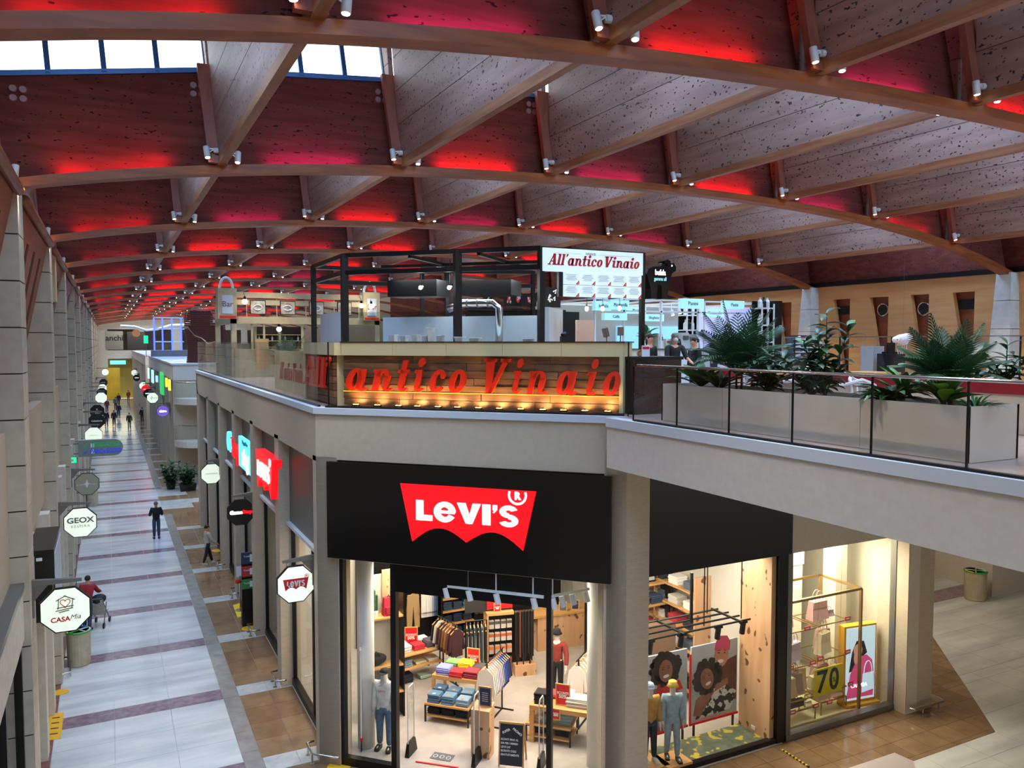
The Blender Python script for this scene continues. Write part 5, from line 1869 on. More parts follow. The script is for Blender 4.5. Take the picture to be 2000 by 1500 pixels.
p = at(1318, 655, y=14.2)
figure('person', 'man with shaved head and pale face mask in black shirt behind the dark counter', (p.x, p.y, ZS), R(-18), pose(1.6, armL=(.5, .1), armR=(.5, .1), elbL=.7, elbR=.7), 1.6, 'a', c_blk, c_djean, c_shoe, HAIRG, mask=m_mask, fingers=True, bare_arms=True)
p = at(1268, 660, y=14.6)
figure('person', 'woman with long dark hair behind the dark counter near the menu board post', (p.x, p.y, ZS), R(10), pose(1.6), 1.6, 'a', c_blk, c_djean, c_shoe, HAIRD, 'long', fingers=True)
p = at(1357, 668, y=14.4)
figure('person', 'person with dark tied hair in black seen from the side beside the palm', (p.x, p.y, ZS), R(-95), pose(1.52), 1.52, 'a', c_blk, c_djean, c_shoe, HAIRD, 'tied', fingers=True)
p = at(1395, 655, y=19.5)
figure('person', 'person in a black cap in front of the mountain screen', (p.x, p.y, ZS), R(20), pose(1.62), 1.62, 'a', c_blk, c_djean, c_shoe, None, hat=('cap', c_blk))
# clothes-shop mannequins
CLM = 'shop mannequins'
p = at(752, 1462, z=.02)
figure('mannequin', 'mannequin in white sweatshirt, grey jeans and black cap in the narrow left window', p, CH + .1, pose(1.86, legL=.05, wide=.06), 1.86, 'm', c_white, c_jean2, c_shoe, None, hat=('cap', c_blk), cat='mannequin', group=CLM, fingers=True, face=False, slim=1.12)
text_mb("LEVI'S", .06, .006, M=RZ(0) @ T3(0, -.165, 1.36)).build('print', m_redink, bpy.data.objects['mannequin'])
p = at(1088, 1330, z=.45)
figure('mannequin', 'mannequin in rust red sweater, dark trousers and black hat at the back of the shop', (p.x, p.y, .02), CH - .1, pose(1.8, armL=(.1, .15), elbL=.3), 1.8, 'm', c_rust, c_blk, c_shoe, None, hat=('bucket', c_blk), cat='mannequin', group=CLM, fingers=True, face=False)
pl = at(1312, 1482, z=.16)
figure('mannequin', 'mannequin in denim jacket, light jeans and yellow bucket hat in the display window', (pl.x, pl.y, .17), R(-20), pose(1.72, legL=.12, legR=-.05), 1.72, 'm', c_jean, c_jean, c_shoe, None, hat=('bucket', mat('yellow corduroy', '#c9ad4a', rough=.8)), cat='mannequin', group=CLM, fingers=True, face=False, coat=.01)
pl2 = at(1268, 1488, z=.16)
figure('mannequin', 'mannequin in tan suede jacket, dark jeans and blue beanie beside the left window pier', (pl2.x, pl2.y, .17), R(-10), pose(1.72, legL=.05), 1.72, 'm', c_tan, c_djean, c_shoew, None, hat=('beanie', mat('blue white tie dye', '#6f9ac0', '#cfd9e2', sc=12, rough=.8)), cat='mannequin', group=CLM, fingers=True, face=False, coat=.01)
for i, q in enumerate((pl, pl2)):
    solo(MB().box(-.32, .32, -.28, .28, 0, .15), 'display_plinth', m_oak, 'low wooden plinth under the mannequin in %s' % ('the yellow bucket hat' if i == 0 else 'the blue beanie'), 'plinth', loc=(q.x, q.y - .02, .02))
# ---------------------------------------------------------------- clothes shop: furniture and goods
m_wood = mat('pale oak', '#b98a52', '#c79a62', sc=3, st=(.4, 3, 3), rough=.45)
m_knot = mat('knotty pine', '#bd9068', '#caa07a', sc=2, st=(2.5, 2.5, .35), rough=.5, dots=('#6a3f22', 5, (1, 1, .8), .66))
CLOTH = {}


def cloth(hexc):
    if hexc not in CLOTH:
        c = lin(hexc)
        CLOTH[hexc] = mat('cloth ' + hexc, hexc, rough=.9)
    return CLOTH[hexc]


FOLD = {}


def fold_mesh(w, d, h):
    key = (w, d, h)
    if key not in FOLD:
        m = MB()
        b = h * .35
        m.hexa([(-w / 2, -d / 2 + b, 0), (w / 2, -d / 2 + b, 0), (w / 2, d / 2, 0), (-w / 2, d / 2, 0), (-w / 2, -d / 2, h / 2), (w / 2, -d / 2, h / 2), (w / 2, d / 2, h / 2), (-w / 2, d / 2, h / 2)])
        m.hexa([(-w / 2, -d / 2, h / 2), (w / 2, -d / 2, h / 2), (w / 2, d / 2, h / 2), (-w / 2, d / 2, h / 2), (-w / 2 + b, -d / 2 + b, h), (w / 2 - b, -d / 2 + b, h), (w / 2 - b, d / 2, h), (-w / 2 + b, d / 2, h)])
        FOLD[key] = m
    return FOLD[key]


FM = {}


def folded(loc, rz, hexc, n, w, d, h, label, group, patch=None, jig=.012):
    """a pile of folded garments: every folded piece is a part of the pile"""
    o = thing('folded_pile', label, 'clothes', loc, rz, group)
    key = (w, d, h, hexc)
    if key not in FM:
        FM[key] = fold_mesh(w, d, h).mesh('folded_garment', cloth(hexc))
    for i in range(n):
        link(FM[key], 'folded_garment', o, loc=(rnd.uniform(-jig, jig), rnd.uniform(-jig, jig), i * h), rz=rnd.uniform(-.04, .04))
    if patch:
        MB().box(-w * .12, w * .12, -d * .35, -d * .15, n * h, n * h + .004).build('paper_label', cloth(patch), o)
    return o


def table(name, label, loc, rz, w, d, h, top, legm, t=.04, leg=.035, cat='table', shelf=None, solid=False):
    o = thing(name, label, cat, loc, rz)
    MB().box(0, w, 0, d, h - t, h).build('table_top', top, o)
    for (x, y) in ((0, 0), (w - leg, 0), (0, d - leg), (w - leg, d - leg)):
        MB().box(x, x + leg, y, y + leg, 0, h - t).build('leg', legm, o)
    if shelf:
        MB().box(.01, w - .01, .01, d - .01, shelf, shelf + .03).build('shelf', m_wood, o)
        MB().box(0, w, 0, leg, h - t - .02, h - t).box(0, w, d - leg, d, h - t - .02, h - t).build('rail', legm, o)
    return o


def local(base, rz, x, y, z=0):
    return Vector(base) + RZ(rz).to_3x3() @ Vector((x, y, z))


HANG = {}


def hang_mesh(kind):
    if kind not in HANG:
        m = MB()
        if kind == 'shirt':
            m.slab([(-.19, -.12), (-.06, 0), (.06, 0), (.19, -.12), (.25, -.55), (.19, -.57), (.16, -.25), (.17, -.72), (-.17, -.72), (-.16, -.25), (-.19, -.57), (-.25, -.55)], -.025, .025)
        else:
            m.slab([(-.17, -.02), (.17, -.02), (.2, -.5), (.19, -1.0), (.05, -1.0), (0, -.35), (-.05, -1.0), (-.19, -1.0), (-.2, -.5)], -.025, .025)
        h = MB().bar((-.19, 0, -.11), (0, 0, .02), .022).bar((.19, 0, -.11), (0, 0, .02), .022).tube([(0, 0, .02), (0, 0, .06), (.02, 0, .09), (0, 0, .11)], .006, 5)
        HANG[kind] = (m, h.mesh('hanger', m_wood))
    return HANG[kind]


HM = {}


def hanging(loc, rz, hexc, label, group, kind='shirt', name=None):
    m, hg = hang_mesh(kind)
    if (kind, hexc) not in HM:
        HM[(kind, hexc)] = m.mesh('garment', cloth(hexc))
    o = link(HM[(kind, hexc)], name or ('hanging_shirt' if kind == 'shirt' else 'hanging_trousers'), None, loc=loc, rz=rz)
    link(hg, 'hanger', o)
    return tag(o, label, 'clothes', group)


def price_frame(loc, rz, label, big=True, txt1='SCONTI', txt2='50%', w=.3, h=.42):
    o = thing('sale_sign', label, 'sign', loc, rz, 'red sale signs in wooden frames')
    f = MB()
    t = .025
    f.box(-w / 2, w / 2, -.012, .012, 0, t).box(-w / 2, w / 2, -.012, .012, h - t, h).box(-w / 2, -w / 2 + t, -.012, .012, t, h - t).box(w / 2 - t, w / 2, -.012, .012, t, h - t)
    f.build('frame', m_wood, o)
    MB().box(-w / 2 + t, w / 2 - t, -.006, .006, t, h - t).build('sheet', m_redink, o)
    text_mb(txt1, h * .15, .004, bold=.002, M=T3(0, -.01, h * .58)).build('lettering', m_white, o)
    text_mb(txt2, h * .22, .004, bold=.004, M=T3(0, -.01, h * .42)).build('lettering', m_white, o)
    MB().box(-w * .3, w * .3, .0, .1, -.004, .004).build('foot', m_wood, o)
    return o


LEAFG = mat('cactus green', '#24452c', '#35603a', sc=8, rough=.5)
# ---- front jeans table nested with the sweater table
b0 = at(829, 1409, z=.02)
rz0 = CH
jt = table('display_table', 'low black framed table stacked with blue jeans', b0, rz0, 1.12, .72, .45, m_wood, m_blackm, shelf=.14)
JC = ['#486884', '#557792', '#748fa4', '#34506c', '#446480', '#5d7f98']
for i in range(6):
    r_, c_ = divmod(i, 3)
    folded(local(b0, rz0, .2 + .36 * c_, .19 + .34 * r_, .45), rz0, JC[i], 6 - (i == 2), .30, .28, .034, '%s pile of folded jeans in the %s row on the low black table' % (['left', 'middle', 'right'][c_], ['front', 'back'][r_]), 'jeans piles on the low table', patch='#c46a2a' if i in (1, 2, 4, 5) else '#a9b4bb')
for i in range(3):
    folded(local(b0, rz0, .2 + .36 * i, .25, .17), rz0, ['#15161a', '#16171a', '#1d2733'][i], 4, .32, .34, .04, '%s pile of black trousers on the shelf under the jeans' % ['left', 'middle', 'right'][i], 'black trouser piles under the jeans')
b1 = at(843, 1318, z=.87)
b1.z = .02
st_ = table('display_table', 'pale oak table with bright folded sweaters behind the jeans', b1, rz0, 1.2, .8, .85, m_wood, m_wood, t=.09, leg=.07)
for i, (x, y, c, n, lb) in enumerate(((.25, .2, '#7f86c4', 5, 'lilac blue sweaters at the left front'), (.33, .58, '#6f9a5c', 5, 'green sweaters at the left back'), (.72, .48, '#d8c228', 7, 'yellow sweaters'), (.62, .16, '#b5232b', 4, 'bright red sweaters at the front'), (.98, .2, '#8e2c3a', 5, 'dark red sweaters at the right front'), (1.05, .6, '#4a4448', 4, 'grey sweaters at the right back'))):
    folded(local(b1, rz0, x, y, .85), rz0, c, n, .34, .3, .036, 'pile of %s on the pale oak table' % lb, 'sweater piles on the oak table')
q = local(b1, rz0, .82, .72, .85)
price_frame(q, rz0, 'red SCONTI 50% sign in a wooden frame behind the yellow sweaters', w=.34, h=.5)

# ---- garment rail right of it
rb = at(966, 1408, z=.02)
ra, rb2 = at(948, 1301, z=1.5), at(983, 1266, z=1.5)
rl = thing('garment_rail', 'black garment rail of pale and blue shirts beside the jeans table', 'rail', (ra.x, ra.y, .02))
m = MB()
m.tube([(0, 0, 1.5), (rb2.x - ra.x, rb2.y - ra.y, 1.5)], .015, 8)
d_ = Vector((rb2.x - ra.x, rb2.y - ra.y, 0))
for t in (.08, .92):
    p = d_ * t
    m.bar((p.x, p.y, 0), (p.x, p.y, 1.5), .03)
    n_ = Vector((-d_.y, d_.x, 0)).normalized() * .3
    m.bar((p.x - n_.x, p.y - n_.y, .015), (p.x + n_.x, p.y + n_.y, .015), .03)
m.bar((d_.x * .08, d_.y * .08, .015), (d_.x * .92, d_.y * .92, .015), .03)
m.build('frame', m_blackm, rl)
az = math.atan2(d_.y, d_.x)
SC_ = ['#d8d3cc', '#cfcac3', '#d5d0ca', '#c9c3c8', '#b6a5c4', '#bfae c9'.replace(' ', ''), '#8fa889', '#4f63a8', '#2f4694', '#253a80', '#2a3560', '#20294c']
NM = ['front white sweatshirt with a small print', 'second white sweatshirt', 'white shirt with dark specks', 'pale grey shirt', 'lilac shirt', 'second lilac shirt', 'pale green shirt', 'mid blue shirt', 'bright blue shirt', 'royal blue shirt', 'navy shirt', 'last dark navy shirt']
for i, c in enumerate(SC_):
    p = Vector((ra.x, ra.y, 1.42)) + d_ * (.02 + .085 * i)
    o = hanging(p, az + math.pi / 2, c, '%s on the rail beside the jeans table' % NM[i], 'shirts on the rail by the jeans table')
    if i == 0:
        text_mb("LEVI'S", .05, .004, M=T3(0, -.03, -.22)).build('print', m_redink, o)
# ---- podium with sanitiser notice
pf = at(920, 1478, z=.02)
pd = thing('podium', 'pale pine welcome podium with a framed navy notice on top', 'podium', pf, CH)
MB().hexa([(0, 0, 0), (.42, 0, 0), (.42, .3, 0), (0, .3, 0), (.0, 0, 1.05), (.42, 0, 1.05), (.42, .34, 1.12), (0, .34, 1.12)]).build('body', m_knot, pd)
fr = MB().box(.12, .42, .16, .18, 1.08, 1.52)
fr.build('frame', m_wood, pd)
nb = MB().box(.15, .39, .15, .16, 1.11, 1.49).build('notice', mat('navy notice', '#1d2a48', rough=.5), pd)
for j in range(5):
    MB().box(.2, .34, .146, .15, 1.2 + j * .045, 1.212 + j * .045).build('text_line', m_coping, nb)
# ---- acrylic security gates
m_acr = glass('clear acrylic', '#f6f8f8', .14)
for i, (u, v) in enumerate(((803, 1471), (931, 1490), (1057, 1500))):
    p = at(u, v, z=.02)
    o = thing('security_gate', '%s clear acrylic security gate with black foot in the entrance' % ['left', 'middle', 'right'][i], 'gate', p, CH, 'security gates')
    MB().hexa([(-.05, -.22, 0), (.05, -.22, 0), (.05, .22, 0), (-.05, .22, 0), (-.03, -.16, .3), (.03, -.16, .3), (.03, .16, .3), (-.03, .16, .3)]).build('foot', m_blackm, o)
    MB().box(-.01, .01, -.16, .16, .28, 1.5).build('panel', m_acr, o)
    MB().tube([(0, -.16, .28), (0, -.16, 1.44), (0, -.1, 1.52), (0, .1, 1.52), (0, .16, 1.44), (0, .16, .28)], .014, 6).build('edge', m_coping, o)
# ---- A-board
pb = at(973, 1497, z=.02) + Vector((0, 0, 0))
ab = thing('a_board', 'wooden A-board with navy face and white SUPER PROMO text in the entrance', 'sign', pb, CH + .12)
wA, hA = .55, .92
for sx in (0, wA - .035):
    MB().hexa([(sx, -.03, -.12), (sx + .035, -.03, -.12), (sx + .035, 0, -.12), (sx, 0, -.12), (sx, .1, hA), (sx + .035, .1, hA), (sx + .035, .13, hA), (sx, .13, hA)]).build('leg', m_wood, ab)
    MB().bar((sx + .018, .45, -.12), (sx + .018, .14, hA * .97), .035).build('leg', m_wood, ab)
sh_ = Matrix(((1, 0, 0, 0), (0, 1, .125, 0), (0, 0, 1, 0), (0, 0, 0, 1)))
MB().box(.03, wA - .03, -.02, -.0, .05, hA - .02, sh_).build('board', mat('navy board', '#14202e', rough=.5), ab)
MB().box(0, wA, -.024, .005, hA - .02, hA + .02, sh_).build('top_bar', m_wood, ab)
for j, (t, s_) in enumerate((('SCONTI FINO AL', .058), ('50% PER I MEMBRI', .055), ("LEVI'S 247", .058), ('ISCRIVITI OGGI', .058), ('GRATUITAMENTE', .058))):
    text_mb(t, s_, .004, bold=.001, align='LEFT', M=sh_ @ T3(.05, -.024, hA - .34 - j * .078), sx=.85).build('lettering', m_white, ab)
text_mb('SUPER', .065, .004, bold=.002, M=sh_ @ T3(.16, -.024, hA - .17) @ Matrix.Rotation(R(-28), 4, 'Y')).build('lettering', m_white, ab)
text_mb('PROMO', .065, .004, bold=.002, M=sh_ @ T3(.4, -.024, hA - .17) @ Matrix.Rotation(R(35), 4, 'Y')).build('lettering', m_white, ab)
# ---- floor mat and red line
q = at(864, 1478, z=.025)
mt_ = solo(MB().box(-.24, .24, -.14, .14, 0, .004), 'floor_sticker', mat('grey mat', '#565860', rough=.6), 'grey floor sticker with three white heart outlines in the entrance', 'sticker', loc=q, rz=CH)
for x in (-.15, 0, .15):
    MB().tube([(x + .045 * math.cos(a) * (1 if a > 0 else 1), .06 * math.sin(a) - .02, .006) for a in [2 * math.pi * k / 12 for k in range(12)]], .008, 4, closed=True).build('heart_outline', m_white, mt_)
q0, q1 = at(812, 1488, z=.025), at(895, 1500, z=.025)
solo(MB().bar((0, 0, 0), q1 - q0, .035), 'floor_line', m_redink, 'red floor line across the shop entrance', 'marking', loc=q0)

# ---- left wall display tables and rails
wl = at(786, 1342, z=.02)
rzw = R(8)
wt = table('display_table', 'black two tier table with folded clothes by the left shop wall', wl, rzw, 1.25, .85, .8, m_wood, m_blackm, shelf=.4)
for i, (x, y, z, c, n, lb) in enumerate(((.2, .3, .8, '#c9cdd2', 5, 'white shirts, top left'), (.6, .3, .8, '#b02430', 4, 'red sweaters, top middle'), (1.0, .3, .8, '#5b5560', 5, 'grey and lilac sweaters, top right'), (.22, .6, .8, '#c4c0bb', 5, 'pale shirts at the back'), (.9, .62, .8, '#cfcac4', 4, 'cream shirts at the back right'),
                                          (.2, .25, .43, '#7b93a8', 5, 'pale blue jeans, lower left'), (.62, .25, .43, '#c3bf9f', 2, 'printed cream shirts, lower middle'), (1.0, .25, .43, '#d3d0ca', 2, 'white shirts, lower right'), (.22, .25, .02, '#1b2430', 6, 'dark jeans on the floor tier'), (.75, .25, .02, '#93a99c', 2, 'mint green shirts on the floor tier'))):
    folded(local(wl, rzw, x, y, z), rzw, c, n, .32, .3, .036, 'pile of %s of the two tier black table' % lb, 'piles on the two tier table')
price_frame(local(wl, rzw, .55, .55, .8), rzw - .5, 'red SCONTI 50% sign in a wooden frame over the red sweaters', w=.36, h=.52)
# brown jackets on a rail
j0, j1 = at(855, 1202, z=1.62), at(885, 1218, z=1.62)
jr = thing('garment_rail', 'black garment rail of brown and dark jackets beside the two tier table', 'rail', (j0.x, j0.y, .02))
dj = Vector((j1.x - j0.x, j1.y - j0.y, 0)) * 1.3
m = MB().tube([(0, 0, 1.6), (dj.x, dj.y, 1.6)], .015, 8)
for t in (.1, .9):
    m.bar((dj.x * t, dj.y * t, 0), (dj.x * t, dj.y * t, 1.6), .03)
m.bar((0, 0, .015), (dj.x, dj.y, .015), .03)
m.build('frame', m_blackm, jr)
azj = math.atan2(dj.y, dj.x)
for i, c in enumerate(('#1a1617', '#c9c4bf', '#3a2422', '#4a2f24', '#7a5230', '#8a5e38', '#4a2028', '#3a1820')):
    hanging(Vector((j0.x, j0.y, 1.52)) + dj * (.03 + .13 * i), azj + math.pi / 2, c, ['black jacket at the far end', 'white lined jacket, second', 'dark brown jacket, third', 'brown jacket, fourth', 'tan jacket, fifth', 'light tan jacket, sixth', 'burgundy zip jacket, seventh', 'dark burgundy fleece jacket nearest to us'][i] + ' on the jacket rail', 'jackets on the rail by the two tier table')
# back wall: shelves with piles of jeans
sb0 = at(903, 1254, z=.02)
Y0 = 21.9
bz = lambda u, v: at(u, v, y=Y0)
for bay, (ua, ub) in enumerate(((863, 928), (1003, 1068))):
    xa, wS = bz(ua, 1200).x, bz(ub, 1200).x - bz(ua, 1200).x
    sh = thing('wall_shelving', 'black wall shelving of jeans piles, %s bay on the back wall' % ('left' if bay == 0 else 'right'), 'shelving', (xa, Y0, .02))
    for x in (0, wS):
        MB().box(x - .03, x + .03, 0, .5, 0, 3.0).build('upright', m_blackm, sh)
    MB().box(0, wS, .48, .5, 0, 3.0).build('back_panel', m_blackm, sh)
    for j in range(7):
        z = .1 + j * .385
        MB().box(.03, wS - .03, -.02, .48, z, z + .04).build('shelf_board', m_wood, sh)
        for c_ in range(3):
            col = ['#1d2836', '#232f42', '#2f4156', '#46607a', '#527089', '#6b8ba2', '#58748c'][(j + (c_ == 2) * 2 + bay) % 7 if j > 1 else (c_ % 2)]
            folded((xa + wS * (.2 + .3 * c_), Y0 + .22, .02 + z + .04), 0, col, 6 if (j + c_) % 2 else 7, wS * .25, .32, .036, '%s shelf, %s jeans pile, in the %s bay of the back wall' % (['lowest', 'second lowest', 'third lowest', 'middle', 'third highest', 'second highest', 'highest'][j], ['left', 'middle', 'right'][c_], ('left' if bay == 0 else 'right')), 'jeans piles on the back wall')
# hanging trousers and shirts on the back wall left
h0, h1 = bz(786, 1160), bz(852, 1160)
hz = bz(803, 1158).z
hb = thing('wall_rail', 'black wall rail with hanging trousers and white shirts left of the jeans shelves', 'rail', (h0.x, Y0, 0))
wR = h1.x - h0.x
MB().tube([(0, .0, hz + .11), (wR, 0, hz + .11)], .015, 8).bar((0, 0, hz + .11), (0, .6, hz + .11), .03).bar((wR, 0, hz + .11), (wR, .6, hz + .11), .03).build('rail', m_blackm, hb)
MB().box(-.05, wR, -.1, .5, hz + .42, hz + .47).build('shelf_board', m_wood, hb)
hanging((bz(804, 1160).x, Y0 - .12, hz - .0), 0, '#a5875c', 'beige trousers hanging face on at the back wall', 'clothes on the back wall', 'trousers')
for i in range(9):
    hanging((bz(823 + 3.6 * i, 1160).x, Y0 - .05, hz), R(70), ['#cfcac3', '#d5d1cb', '#c8c5c2', '#d0cdc9', '#c2c2c2', '#b4b6ba', '#6f7f92', '#41506a', '#2c3a50'][i], '%s hanging shirt from the left in the white to blue run on the back wall' % ['first', 'second', 'third', 'fourth', 'fifth', 'sixth', 'seventh', 'eighth', 'last'][i], 'clothes on the back wall')
# upper rail of jackets between the shelf bays
u0_, u1_ = bz(930, 1160), bz(1000, 1160)
zj = bz(960, 1147).z
ur = thing('wall_rail', 'black wall rail of hanging jackets over the accessories', 'rail', (u0_.x, Y0, 0))
wU = u1_.x - u0_.x
MB().tube([(0, 0, zj + .11), (wU, 0, zj + .11)], .015, 8).bar((0, 0, zj + .11), (0, .6, zj + .11), .03).bar((wU, 0, zj + .11), (wU, .6, zj + .11), .03).build('rail', m_blackm, ur)
for i, c in enumerate(('#3a3733', '#4a4744', '#2c2c2e', '#b9b3a8', '#c5c0b7', '#27282c', '#2f55b0', '#3a64c4')):
    hanging((u0_.x + wU * (.08 + .12 * i), Y0 - .06, zj), R(18), c, ['dark grey jacket at the left', 'mid grey jacket', 'black jacket', 'cream jacket', 'second cream jacket', 'black puffer jacket', 'blue jacket', 'bright blue jacket at the right'][i] + ' of the high rail over the accessories', 'jackets on the high rail')
hanging((bz(1053, 1180).x, Y0 - .4, bz(1053, 1162).z), 0, '#b3202c', 'bright red sweatshirt hanging by the right jeans bay', 'clothes on the back wall')
# left window: shelf with a red backpack, cactus and dark bags, pine board and banner
q = at(752, 1205, y=17.9)
ls = thing('window_shelf', 'black framed shelf with a red backpack behind the narrow left window', 'shelving', (q.x - .45, 17.9, .02))
for x in (0, .9):
    MB().box(x, x + .03, 0, .4, 0, 3.1).build('upright', m_blackm, ls)
for j, z in enumerate((.6, 1.25, q.z - .08)):
    MB().box(0, .93, 0, .4, z, z + .04).build('shelf_board', m_wood, ls)
MB().box(.02, .93, .4, .43, 0, q.z + .9).build('back_panel', m_shopwall, ls)
MB().box(.5, .93, .36, .4, q.z + .1, q.z + 1.0).build('pine_board', m_knot, ls)
zq = .02 + q.z - .04
o = thing('backpack', 'red backpack on the shelf behind the narrow left window', 'backpack', (q.x + .15, 18.08, zq))
MB().hexa([(-.15, -.1, 0), (.15, -.1, 0), (.15, .1, 0), (-.15, .1, 0), (-.12, -.06, .42), (.12, -.06, .42), (.12, .08, .42), (-.12, .08, .42)]).build('body', cloth('#b01f36'), o)
MB().box(-.1, .1, -.14, -.08, .05, .22).build('pocket', cloth('#9a1a30'), o)
MB().tube([(-.03, 0, .42), (0, 0, .48), (.03, 0, .42)], .012, 5).build('handle', c_blk, o)
o = thing('potted_cactus', 'dark green column cactus beside the red backpack', 'cactus', (q.x - .2, 18.08, zq))
MB().lathe([(.07, 0), (.09, .14)], 12).build('pot', m_white, o)
for (x, h) in ((0, .62), (-.06, .45), (.06, .5)):
    MB().tube([(x, 0, .12), (x, 0, h), (x, 0, h + .03)], [.028, .028, .01], 8).build('stem', LEAFG, o)
for j in range(3):
    o = thing('duffel_bag', '%s dark bag on the lower boards behind the narrow left window' % ['lowest', 'middle', 'upper'][j], 'bag', (q.x - .2 + .25 * (j % 2), 18.1, .02 + [.0, .64, 1.29][j]), group='dark bags in the left window')
    MB().ball((0, 0, .15), (.3, .15, .15), 12).build('body', c_blk, o)
    MB().tube([(-.12, -.1, .24), (0, -.12, .38), (.12, -.1, .24)], .012, 5).build('handle', c_blk, o)
bl = local(C0, CH, .72, .55, 0)
o = thing('window_banner', 'white banner with a red edge seen edge on at the left of the narrow window', 'banner', (bl.x, bl.y, .02), R(75))
MB().box(0, .9, 0, .03, .35, 2.3).build('banner', m_white, o)
MB().box(-.02, .92, -.01, .04, .3, .36).build('red_frame', m_redink, o)
MB().box(.1, .14, 0, .03, 0, .32).box(.75, .79, 0, .03, 0, .32).build('stand', m_blackm, o)
# accessories gondola
gb_ = at(1004, 1321, z=.02)
go = thing('accessories_gondola', 'pine gondola of boxed underwear packs and hanging belts', 'shelving', gb_, R(-12))
MB().box(-.75, -.7, 0, .4, 0, 1.75).box(.5, .55, 0, .4, 0, .35).box(-.75, .0, 0, .4, 1.7, 1.78).build('frame', m_wood, go)
MB().box(.02, .6, -.05, .4, 0, .3).build('base_box', m_knot, go)
MB().box(-.7, .55, .2, .24, .3, 2.2).build('back_panel', m_blackm, go)
MB().box(-1.3, .0, .18, .22, 1.78, 2.35).build('header_panel', mat('dark header', '#2b2a28', rough=.5), go)
MB().box(-.72, -.02, .1, .14, 1.85, 2.1).build('red_card', m_redink, go)
for r_ in range(4):
    for c_ in range(4):
        p = local(gb_, R(-12), -.6 + .165 * c_, .08, 1.32 - .34 * r_)
        o = thing('boxed_pack', '%s hanging pack in the %s row of the accessories gondola' % (['first', 'second', 'third', 'fourth'][c_], ['top', 'second', 'third', 'bottom'][r_]), 'pack', p, R(-12), 'packs on the accessories gondola')
        MB().box(-.065, .065, 0, .09, 0, .22).build('carton', cloth(['#b8b2aa', '#b8b2aa', '#a89a92', '#5a4a48'][r_]), o)
        MB().box(-.065, .065, -.004, 0, .12, .2).build('pack_label', cloth(['#4a4844', '#b5552a', '#c46a34', '#9a3a28'][r_]), o)
for i in range(12):
    p = local(gb_, R(-12), .04 + .045 * i, -.02 + .03 * (i % 2), 1.75)
    o = link(MB().box(-.017, .017, -.008, .008, -1.15 - .1 * ((i * 7) % 4), 0).mesh('strap', cloth(['#0f0f10', '#1a1513', '#0f0f10', '#8a4420', '#121212', '#1c2230', '#111113', '#0e0e0f', '#2a211c', '#101011', '#18181a', '#0d0d0d'][i])), 'hanging_belt', None, loc=p, rz=R(-12))
    tag(o, '%s belt from the left on the accessories gondola' % ['first black', 'second dark', 'third black', 'single orange brown', 'fifth black', 'sixth navy', 'seventh black', 'eighth black', 'ninth brown', 'tenth black', 'eleventh black', 'last black'][i], 'belt', 'belts on the accessories gondola')
    link(MB().box(-.025, .025, -.01, .01, 0, .05).mesh('buckle', m_chrome), 'buckle', o)
price_frame(local(gb_, R(-12), -.45, .05, 1.78), R(-12), 'small red sale sign on top of the accessories gondola', w=.2, h=.24, txt1='PROMO', txt2='3x2')
tr_ = local(gb_, R(-12), -1.05, .05, 1.6)
gr = thing('garment_rail', 'black rail of dark jeans hanging left of the accessories gondola', 'rail', (tr_.x, tr_.y, .02))
MB().tube([(-.3, 0, 1.62), (.3, -.1, 1.62)], .015, 8).bar((-.28, 0, 0), (-.28, 0, 1.62), .03).bar((.28, -.1, 0), (.28, -.1, 1.62), .03).build('frame', m_blackm, gr)
for i in range(6):
    hanging((tr_.x - .25 + .1 * i, tr_.y - .02 * i, 1.5), R(70), ['#1a2026', '#20282e', '#2b3c4a', '#1a1f24', '#31485a', '#181c20'][i], '%s pair of dark jeans from the left on the rail beside the accessories' % ['first', 'second', 'third', 'fourth', 'fifth', 'last'][i], 'dark jeans beside the accessories', 'trousers')
# cash desk
cd = at(1056, 1272, z=.02)
o = thing('cash_desk', 'pale oak cash desk behind the entrance post', 'desk', cd, R(-6))
MB().box(-.1, .12, 0, 2.4, 0, 1.0).box(-.1, 2.0, -.02, .1, 0, 1.0).build('front_panel', m_knot, o)
MB().box(-.4, 2.2, -.06, .7, 1.0, 1.06).build('worktop', m_wood, o)
for i in range(2):
    q = local(cd, R(-6), .75 + .4 * i, .1, 1.06)
    f = thing('counter_card', '%s framed card on the cash desk' % ('grey' if i == 0 else 'navy'), 'frame', q, R(-30), 'framed cards on the cash desk')
    MB().box(-.12, .12, -.01, .01, 0, .3).build('frame', m_wood, f)
    MB().box(-.09, .09, -.016, -.01, .03, .27).build('card', cloth('#55585c' if i == 0 else '#222c48'), f)
# right display tables
rt = at(1026, 1447, z=.02)
r2 = table('display_table', 'low black framed table of pastel sweaters on the right of the entrance', rt, CH, 1.05, .7, .42, m_wood, m_blackm, shelf=.12)
for i, (x, y, z, c, n, lb) in enumerate(((.22, .2, .42, '#b99a86', 5, 'beige pink sweaters, front left'), (.22, .52, .42, '#b9a0c0', 6, 'lilac sweaters, back left'), (.55, .3, .42, '#a9b493', 5, 'pale green sweaters, middle'), (.84, .3, .42, '#8fadb4', 8, 'pale blue jeans, right'), (.25, .3, .15, '#3b2f33', 5, 'brown trousers under the table'), (.8, .3, .15, '#1a1b1e', 5, 'black trousers under the table'))):
    folded(local(rt, CH, x, y, z), CH, c, n, .32, .3 if y > .25 else .26, .036, 'pile of %s, on the right low table' % lb, 'piles on the right low table')
rw = at(1034, 1377, z=.87)
rw.z = .02
r3 = table('display_table', 'pale oak table with dark and white piles right of the entrance post', rw, CH, 1.5, .8, .85, m_wood, m_wood, t=.1, leg=.1)
